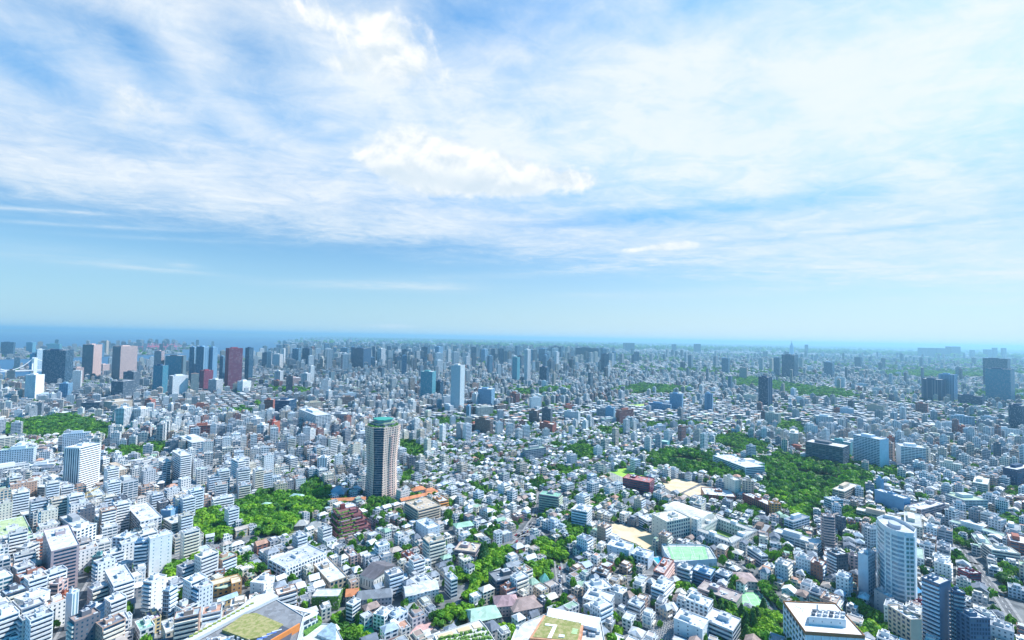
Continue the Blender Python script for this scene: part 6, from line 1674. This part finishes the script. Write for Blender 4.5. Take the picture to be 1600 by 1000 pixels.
for i in im:
    x, y, w, d, h, yaw = X[i], Y[i], W_[i], D_[i], H_[i], YAW[i]
    rr = random.Random(int(i)); fl = max(2, round(h / 3.1)); f = h / fl
    c = (*WALLS[WI[i]], .15); rc = (*ROOFS[RI[i]], .2)
    o = thing('apartment_block', '', 'apartment block', (x, y, 0), yaw, 'mid-rise blocks packed along the streets')
    seen = faces_seen(x, y, yaw); bal_side = 0 if rr.random() < .6 else seen[-1]
    big = size[i] > np.sort(size[im])[len(im) // 2]
    stl = rr.choice(('bal', 'win', 'rib'))
    pr = {'win': (2.8, f, .5, .5), 'rib': (5, f, .9, .5), 'bal': (4.5, f, .8, .56)}
    b = MB(); b.boxes([0], [0], 0, w, d, h, 0, c, pr[stl] if not big else (2.8, f, .36, .42)); b.obj('walls', o)
    r = MB(); r.boxes([0], [0], h, w + .25, d + .25, 1.0, 0, c, rim=.9, top_c=rc); r.obj('roof', o)
    if big:
        for s in seen[:2]:
            if s == bal_side:
                for k_ in range(fl):
                    strip(o, 'window_band', s, w, d, k_ * f + f * .42, f * .5, GLASS, .06, .9)
                    if k_: strip(o, 'balcony', s, w, d, k_ * f - .15, f * .42, rr.choice(BAL[:2]) if k_ == 1 else bm_, 1.2, .94, 1.2)
                    if k_ <= 1: bm_ = rr.choice(BAL)
    rooftop(o, w, d, h + .1, 3, int(i), tuple(WALLS[WI[i]]))
    items.append((x, y, f'{WALLN[WI[i]]} {STOREY[min(fl,13)]}-storey block', o))
name_all(items)

# everything smaller than those three hundred of a kind, one object for each kind
rest = np.ones(n, bool); rest[ih] = False; rest[im] = False
def mass(name, sel, label, cat, mb=None):
    b = mb or MB(); m_ = sel
    c = np.concatenate([WALLS[WI[m_]] * rng.uniform(.92, 1.05, (m_.sum(), 1)), rng.uniform(.05, .5, (m_.sum(), 1))], 1); c = np.minimum(c, .85)
    rc = np.concatenate([ROOFS[RI[m_]], np.full((m_.sum(), 1), .2)], 1)
    return b, c, rc
sel = rest & hou; b, c, rc = mass('h', sel, '', '')
x, y, w, d, h, yaw, kd = X[sel], Y[sel], W_[sel], D_[sel], H_[sel], YAW[sel], KIND[sel]
fpar = np.stack([rng.uniform(2.4, 4.2, len(x)), h / np.maximum(np.round(h / 2.95), 1), rng.uniform(.5, .8, len(x)), rng.uniform(.42, .62, len(x))], 1)
fl_ = kd == 0
b.boxes(x[fl_], y[fl_], 0, w[fl_], d[fl_], h[fl_] + .6, yaw[fl_], c[fl_], fpar[fl_], rim=.6, top_c=rc[fl_])
b.boxes(x[~fl_], y[~fl_], 0, w[~fl_], d[~fl_], h[~fl_], yaw[~fl_], c[~fl_], fpar[~fl_])
for kk, rd in ((1, .4), (2, 1.0)):
    q = kd == kk; b.hips(x[q], y[q], h[q], w[q], d[q], rng.uniform(2, 3.3, q.sum()), yaw[q], rc[q], ridge=rd)
t = fl_ & (rng.random(len(x)) < .6)
off = rng.uniform(-.15, .15, (len(x), 2))
b.boxes((x + off[:, 0] * w)[t], (y + off[:, 1] * d)[t], h[t], w[t] * rng.uniform(.35, .7, t.sum()), d[t] * rng.uniform(.4, .7, t.sum()), rng.uniform(2.0, 3.2, t.sum()), yaw[t], c[t], fpar[t], top_c=rc[t])
for _ in range(6):
    t = fl_ & (rng.random(len(x)) < .6); off = rng.uniform(-.36, .36, (len(x), 2))
    b.boxes((x + off[:, 0] * w)[t], (y + off[:, 1] * d)[t], h[t], rng.uniform(.8, 2.4, t.sum()), rng.uniform(.8, 1.8, t.sum()), rng.uniform(1.0, 2.4, t.sum()), yaw[t], np.concatenate([np.repeat(rng.uniform(.3, .75, (t.sum(), 1)), 3, 1), np.full((t.sum(), 1), .2)], 1))
houses_b = b
sel = rest & mid; b, c, rc = mass('m', sel, '', '')
x, y, w, d, h, yaw = X[sel], Y[sel], W_[sel], D_[sel], H_[sel], YAW[sel]
def styles(nn, h):
    a = np.array([(2.8, .6, .6), (5.5, .92, .55), (4.5, .86, .64), (3.2, .7, .66), (2.2, .66, .68)])[rng.integers(0, 5, nn)]
    return np.stack([a[:, 0], h / np.maximum(np.round(h / 3.1), 1), a[:, 1], a[:, 2]], 1)
b.boxes(x, y, 0, w, d, h + .8, yaw, c, styles(len(x), h + .8), rim=.8, top_c=rc)
b.boxes(x, y, h, w * .4, d * .45, 4, yaw, c, top_c=rc)
for _ in range(7):
    off = rng.uniform(-.36, .36, (len(x), 2))
    b.boxes(x + off[:, 0] * w, y + off[:, 1] * d, h - .1, rng.uniform(.8, 2.6, len(x)), rng.uniform(.8, 2.2, len(x)), rng.uniform(1.0, 2.6, len(x)), yaw, np.concatenate([np.repeat(rng.uniform(.3, .75, (len(x), 1)), 3, 1), np.full((len(x), 1), .2)], 1))
blocks_b = b
# farther out: coarser lots
towers_b = MB()
def far_zone(y0, y1, cell, pitch, wr, hr, pm, mh, pt, th, treep, tr):
    L = lots(y0, y1, cell, pitch, pitch * .92, 3, 4, pitch * .35, pitch * .35)
    X, Y, YW = L[:, 0], L[:, 1], L[:, 2]
    kk = ~blocked(X, Y, pitch * .7)
    sea = inside(SEAP, X, Y)
    for I_ in ISL: sea &= ~inside(I_, X, Y)
    kk &= ~sea
    q = (X ** 2 + Y ** 2) < 54000 ** 2
    kk &= q
    X, Y, YW = X[kk], Y[kk], YW[kk]; n = len(X); DR = L[kk, 3]
    px, py = project(X, Y)
    w, d = rng.uniform(*wr, n), rng.uniform(*wr, n) * .85
    r = rng.random(n)
    boost = np.where(py < 640, np.where((px > 430) & (px < 960), 2.6, np.where(px < 300, 1.6, .9)), 1.0)
    boost = boost * (.3 + 1.4 * DR)
    boost = np.where((py > 636) & (px > 660) & (px < 1180), .25, boost)
    m_ = r < pm * boost
    t_ = (r > 1 - pt * boost * np.where((px > 150) & (px < 960) & (py < 585), 2.2, .5)) & (py < 622)
    tl = rng.random(n) < treep * np.where((px > 700), 1.2, .8) * np.where((DR * 7.3) % 1 > .6, 2.6, .5)
    h = rng.uniform(*hr, n); h = np.where(m_, rng.uniform(*mh, n), h); h = np.where(t_, rng.uniform(*th, n), h)
    w = np.where(t_, w * .9 + 8, w)
    wi, ri = rng.choice(len(WALLS), n, p=WP), rng.choice(len(ROOFS), n, p=RP)
    wcol = WALLS[wi] * rng.uniform(.34, .95, (n, 1))
    dark = t_ & (rng.random(n) < .45); wcol[dark] = wcol[dark] * np.array([.25, .3, .38])
    c = np.concatenate([np.minimum(wcol, .85), rng.uniform(.0, .6, (n, 1))], 1); rc = np.concatenate([ROOFS[ri], np.full((n, 1), .2)], 1)
    for b, s in ((houses_b, ~m_ & ~t_ & ~tl), (blocks_b, m_ & ~tl & ~t_), (towers_b, t_ & ~tl)):
        if s.sum(): b.boxes(X[s], Y[s], 0, w[s], d[s], h[s], YW[s], c[s], styles(s.sum(), h[s]), top_c=rc[s])
    s = (m_ | t_) & ~tl
    towers_or = blocks_b
    towers_or.boxes(X[s], Y[s], h[s], w[s] * .4, d[s] * .4, rng.uniform(2, 5, s.sum()), YW[s], c[s], top_c=rc[s])
    for x, y in zip(X[tl], Y[tl]): TREES.append((x, y, rng.uniform(*tr), 'broad', -3))
    return n
n1_ = far_zone(1250, 3300, 420, 20.5, (11, 18), (7, 13), .13, (15, 36), .008, (45, 85), .09, (5, 9))
n2_ = far_zone(3300, 8500, 1300, 44, (22, 38), (8, 17), .11, (20, 48), .016, (60, 125), .10, (12, 20))
n3_ = far_zone(8500, 34000, 6000, 170, (70, 125), (8, 22), .06, (26, 50), .003, (70, 120), .12, (40, 60))
for b, nm, lb, ct in ((houses_b, 'low_rise_houses', 'mass of small low houses filling the city out to the horizon', 'houses'),
                      (blocks_b, 'mid_rise_blocks', 'countless mid-rise blocks scattered through the city beyond the nearer quarters', 'apartment blocks'),
                      (towers_b, 'distant_towers', 'far-off small high-rises scattered towards the horizon', 'towers')):
    tag(b.obj(nm), lb, ct, kind='stuff')

# the dense row of high-rises between the maroon tower and mid city
ANCH += [(*at(753, 622), 'the teal green mid-city tower'), (*at(565, 580), 'the bulky dark waterside block'), (*at(660, 570), 'the three station towers'), (*at(770, 600), 'the white needle tower'), (*at(365, 606), 'the maroon framed tower'), (*at(300, 600), 'the dark blue trio')]
rr = random.Random(21); items = []; made = []
while len(made) < 84:
    px_ = rr.uniform(415, 1000); Z_ = rr.uniform(2700, 4600) * (1 if px_ < 800 else 1.1)
    d0 = ray(px_, 560); x, y = d0.x / d0.y * Z_, Z_
    if any(math.dist((x, y), q_) < 75 for q_ in made) or any(math.dist((x, y), f_[:2]) < 60 for f_ in FOOT): continue
    made.append((x, y)); wd_ = rr.uniform(24, 44); h_ = rr.uniform(75, 152)
    wn, wc_ = rr.choice((('blue', 'S'), ('dark blue', 'K'), ('pale grey', 'G'), ('white', 'W'), ('slate', 'D'), ('dark blue', 'K'), ('blue', 'S'), ('cream', 'C')))
    o = building('high_rise_tower', 'x', 'tower', (x, y), wd_, wd_ * rr.uniform(.6, 1), h_, R(rr.uniform(15, 50)), 'glass' if wc_ in 'KS' else rr.choice(('dense', 'fin', 'rib')), wc_, 3000, corner=False, group='high-rises of the distant row')
    items.append((x, y, f'{wn} {"tall" if h_ > 110 else "shorter"} distant high-rise', o))
name_all(items)
# silhouettes on the horizon
HB = [(1481, 1497, 541.5, 30), (1024 + 430, 1478, 544, 26), (1551, 1557, 543.5, 20), (1565, 1571, 543.8, 20), (1436, 1446, 543.5, 20), (1538, 1547, 546, 20), (1258, 1262, 538.5, 18), (1516, 1522, 547, 18),
      (1085, 1094, 537.5, 16), (1050, 1056, 538, 16), (975, 990, 536, 16)]
for i, (l, r, t, dd) in enumerate(HB):
    dist_ = 9500; d0 = ray((l + r) / 2, 545); kx = dist_ / d0.y; x, y = d0.x * kx, dist_
    w = (r - l) / FPX * dist_; dt = ray((l + r) / 2, t); h = CAMH + dt.z / dt.y * dist_
    building('distant_tower', ['widest hazy blue tower in the cluster on the horizon', 'hazy broad double tower on the horizon before the widest one', 'thin hazy tower, first of the lone pair on the horizon', 'thin hazy tower, second of the lone pair on the horizon',
             'stepped hazy tower starting the horizon cluster', 'short hazy tower just before the lone pair on the horizon', 'faint narrow tower beside the needle mast tower on the horizon', 'small hazy tower after the widest horizon tower',
             'faint tower over the plain, broader of two small ones', 'faint tower over the plain, thinner of two small ones', 'faint wide block on the horizon above mid city'][i], 'tower', (x, y), w, w * .6, h, R(10), 'glass', 'K', 9000, corner=False, units=0)
d0 = ray(1237, 545); kx = 9000 / d0.y
root = thing('mast_tower', 'needle-topped hazy tower, highest on the horizon', 'tower', (d0.x * kx, 9000, 0))
tubes([((0, 0, 0), (0, 0, 190), 45, 30), ((0, 0, 190), (0, 0, 235), 22, 14)], 8).obj('shaft', root, paint('S')); tubes([((0, 0, 235), (0, 0, 300), 8, 3)], 6).obj('mast', root, paint('M'))

# ------------------------------------------------------------------ trees
TA = np.array([(t[0], t[1], t[2]) for t in TREES]); kinds = [t[3] for t in TREES]
tpx, tpy = project(TA[:, 0], TA[:, 1], 5.0)
ok = (tpx > -30) & (tpx < 1630) & (tpy < 1030)
tsize = TA[:, 2] / np.hypot(TA[:, 0], TA[:, 1]) * ok
order = np.argsort(-tsize)
pick = order[:290]
items = []
for i in pick:
    x, y, r = TA[i]; rr = random.Random(int(i))
    con = kinds[i] == 'conifer'
    o = thing('conifer_tree' if con else 'broadleaf_tree', '', 'tree', (x, y, 0), rr.uniform(0, 6.28), 'trees of the parks and gardens')
    tr = bpy.data.objects.new('trunk', TRUNK); link(tr, o); zf = 1.7 if TREES[i][4] == -4 else 1.0; tr.scale = (r, r, r * 1.1 * zf)
    k_ = rr.randrange(6)
    cr = bpy.data.objects.new('crown', CONIFER if con else CROWNS[k_]); link(cr, o); cr.scale = (r, r, r * rr.uniform(.85, 1.15) * zf)
    items.append((x, y, ('dark pointed conifer' if con else ['broad', 'rounded', 'bushy', 'spreading', 'uneven', 'dense'][k_] + (' tall' if r > 6 else ' low' if r < 3.5 else '') + ' green tree'), o))
name_all(items)
rest_t = order[290:]; rest_t = rest_t[ok[rest_t]]
b = MB()
dist_t = np.hypot(TA[:, 0], TA[:, 1])
for lim0, lim1, lib in ((0, 1500, LOWC), (1500, 1e6, FARC)):
    idx = [i for i in rest_t if lim0 <= dist_t[i] < lim1]
    for v in range(len(lib)):
        sub = np.array(idx[v::len(lib)], int)
        if not len(sub): continue
        V, c = lib[v]; m_ = len(sub)
        a = rng.uniform(0, 6.28, m_); r = TA[sub, 2]
        ca, sa = np.cos(a)[:, None, None], np.sin(a)[:, None, None]
        Vx, Vy, Vz = V[None, ..., 0], V[None, ..., 1], V[None, ..., 2]
        Q = np.stack([(Vx * ca - Vy * sa) * r[:, None, None] + TA[sub, 0][:, None, None], (Vx * sa + Vy * ca) * r[:, None, None] + TA[sub, 1][:, None, None], Vz * (r * rng.uniform(.85, 1.15, m_) * np.array([1.7 if TREES[t_][4] == -4 else 1.25 if TREES[t_][4] == -2 else 1.0 for t_ in sub]))[:, None, None]], -1)
        gt = rng.uniform(0, 1, (m_, 1, 1)); tint = np.concatenate([(.34 + 1.15 * gt), (.48 + .72 * gt), (1.5 - .7 * gt), np.ones((m_, 1, 1))], 2)
        b.quads(Q.reshape(-1, 4, 3), (c[None] * tint).reshape(-1, 4), (1, 1, 0, 0))
tag(b.obj('tree_canopy', None, LEAF), 'massed tree crowns of the woods and smaller gardens', 'trees', kind='stuff')

# ------------------------------------------------------------------ cars on the streets
CARC = [('white', (.72, .72, .72)), ('silver', (.45, .47, .5)), ('black', (.02, .02, .025)), ('dark blue', (.03, .06, .16)), ('red', (.45, .03, .03)), ('grey', (.18, .19, .2)), ('yellow-green', (.35, .42, .05))]
PROTO = []
for nm_, cc_ in CARC:
    m = plain('car_' + nm_.replace(' ', '_').replace('-', '_'), cc_, .3, .03, .5)
    b = MB(); b.prism([(-2.2, -.85), (2.0, -.85), (2.25, -.6), (2.25, .6), (2.0, .85), (-2.2, .85)], .25, .85, (.5, .5, .5)); me_b = b.mesh('body', m)
    c_ = MB(); lo = [(-1.75, -.75), (1.15, -.75), (1.15, .75), (-1.75, .75)]; hi_ = [(-1.35, -.62), (.45, -.62), (.45, .62), (-1.35, .62)]
    for i in range(4):
        a, q = i, (i + 1) % 4
        c_.quads([[(*lo[a], .85), (*lo[q], .85), (*hi_[q], 1.4), (*hi_[a], 1.4)]], (.5, .5, .5, .2), (1, 1, 0, 0))
    me_c = c_.mesh('windows', GLASS)
    r_ = MB(); r_.prism(hi_, 1.38, 1.45, (.5, .5, .5)); me_r = r_.mesh('roof', m)
    PROTO.append((nm_, me_b, me_c, me_r))
me_w = tubes([((0, -.11, 0), (0, .11, 0), .33, .33)], 10).mesh('wheel', plain('tyre', (.02, .02, .02)))
items = []
rc_ = random.Random(77)
for (p, q, hw) in ROADS:
    L_ = math.dist(p, q); yaw = math.atan2(q[1] - p[1], q[0] - p[0])
    if hw > 8 or L_ < 20: continue
    for side in (-1, 1):
        t = rc_.uniform(4, 14)
        while t < L_ - 5 and len(items) < 110:
            x = p[0] + (q[0] - p[0]) * t / L_ - math.sin(yaw) * side * (hw - 2.5) * .45; y = p[1] + (q[1] - p[1]) * t / L_ + math.cos(yaw) * side * (hw - 2.5) * .45
            t += rc_.uniform(8, 26)
            nm_, a, b_, c_ = PROTO[rc_.choice((0, 0, 0, 1, 1, 2, 2, 3, 4, 5, 6))]
            pxx, pyy = project(np.array([x]), np.array([y]))
            if not (0 < pxx[0] < 1600 and pyy[0] < 1000): continue
            o = thing('car', '', 'car', (x, y, .13), yaw + (math.pi if side > 0 else 0), 'cars on the streets')
            for nn_, me_ in (('body', a), ('windows', b_), ('roof', c_)): link(bpy.data.objects.new('car_glass' if nn_ == 'windows' else nn_, me_), o)
            for wx in (-1.35, 1.4):
                for wy in (-.82, .82): link(bpy.data.objects.new('wheel', me_w), o, (wx, wy, .33))
            items.append((x, y, nm_ + ' car on the street', o))
name_all(items)

# ------------------------------------------------------------------ gravestones
gm = MB(); gm.boxes([0], [0], 0, 1.3, 1.2, .4, 0, (.45, .46, .48, .2)); gm.boxes([0], [.1], .4, .8, .7, .35, 0, (.5, .51, .53, .2)); gm.boxes([0], [.15], .75, .4, .4, 1.1, 0, (.40, .41, .44, .2))
GM = gm.mesh('gravestone')
cnt = 0
for P_, yaw, lim, wds in ((cem1, R(20), 190, 'villa'), (cem2, R(40), 90, 'grove')):
    xs = [p[0] for p in P_]; ys = [p[1] for p in P_]; c0 = cen(P_)
    pts_ = []
    for i in range(-30, 30):
        for j in range(-30, 30):
            u_, v_ = i * 2.0 + (i // 2) * .6, j * 2.3
            x, y = c0[0] + u_ * math.cos(yaw) - v_ * math.sin(yaw), c0[1] + u_ * math.sin(yaw) + v_ * math.cos(yaw)
            if inside(P_, np.array([x]), np.array([y]))[0]: pts_.append((x, y))
    random.shuffle(pts_)
    for x, y in pts_[:lim]:
        o = bpy.data.objects.new('gravestone', GM); link(o, None, (x, y, .35), yaw); s = random.uniform(.9, 1.35); o.scale = (s, s, s)
        tag(o, 'grey gravestone standing in the rows of the cemetery by the ' + ('white villas' if wds == 'villa' else 'villa grove'), 'gravestone', 'gravestones in the cemetery by the ' + ('white villas' if wds == 'villa' else 'villa grove'))

# ------------------------------------------------------------------ haze
hb = MB(); HS = 64000; hx = [(-HS, -3000), (HS, -3000), (HS, HS), (-HS, HS)]
hb.prism(hx, -2, 345, (1, 1, 1)); hb.quads([[(*hx[3], -2), (*hx[2], -2), (*hx[1], -2), (*hx[0], -2)]], (1, 1, 1, 1), (1, 1, 0, 0))
hm = bpy.data.materials.new('haze'); hm.use_nodes = True; hm.node_tree.nodes.remove(hm.node_tree.nodes['Principled BSDF'])
pv = hm.node_tree.nodes.new('ShaderNodeVolumePrincipled'); pv.inputs['Color'].default_value = (.41, .75, .97, 1); pv.inputs['Density'].default_value = 7.0e-5
pv.inputs['Anisotropy'].default_value = 0.25
hm.node_tree.links.new(pv.outputs[0], hm.node_tree.nodes['Material Output'].inputs['Volume'])
ho = hb.obj('haze', None, hm); tag(ho, kind='stuff')
print('COUNTS', len(sc.objects), 'lots', n, n1_, n2_, n3_, 'houses', hou.sum(), 'mid', mid.sum(), 'trees', len(TREES))
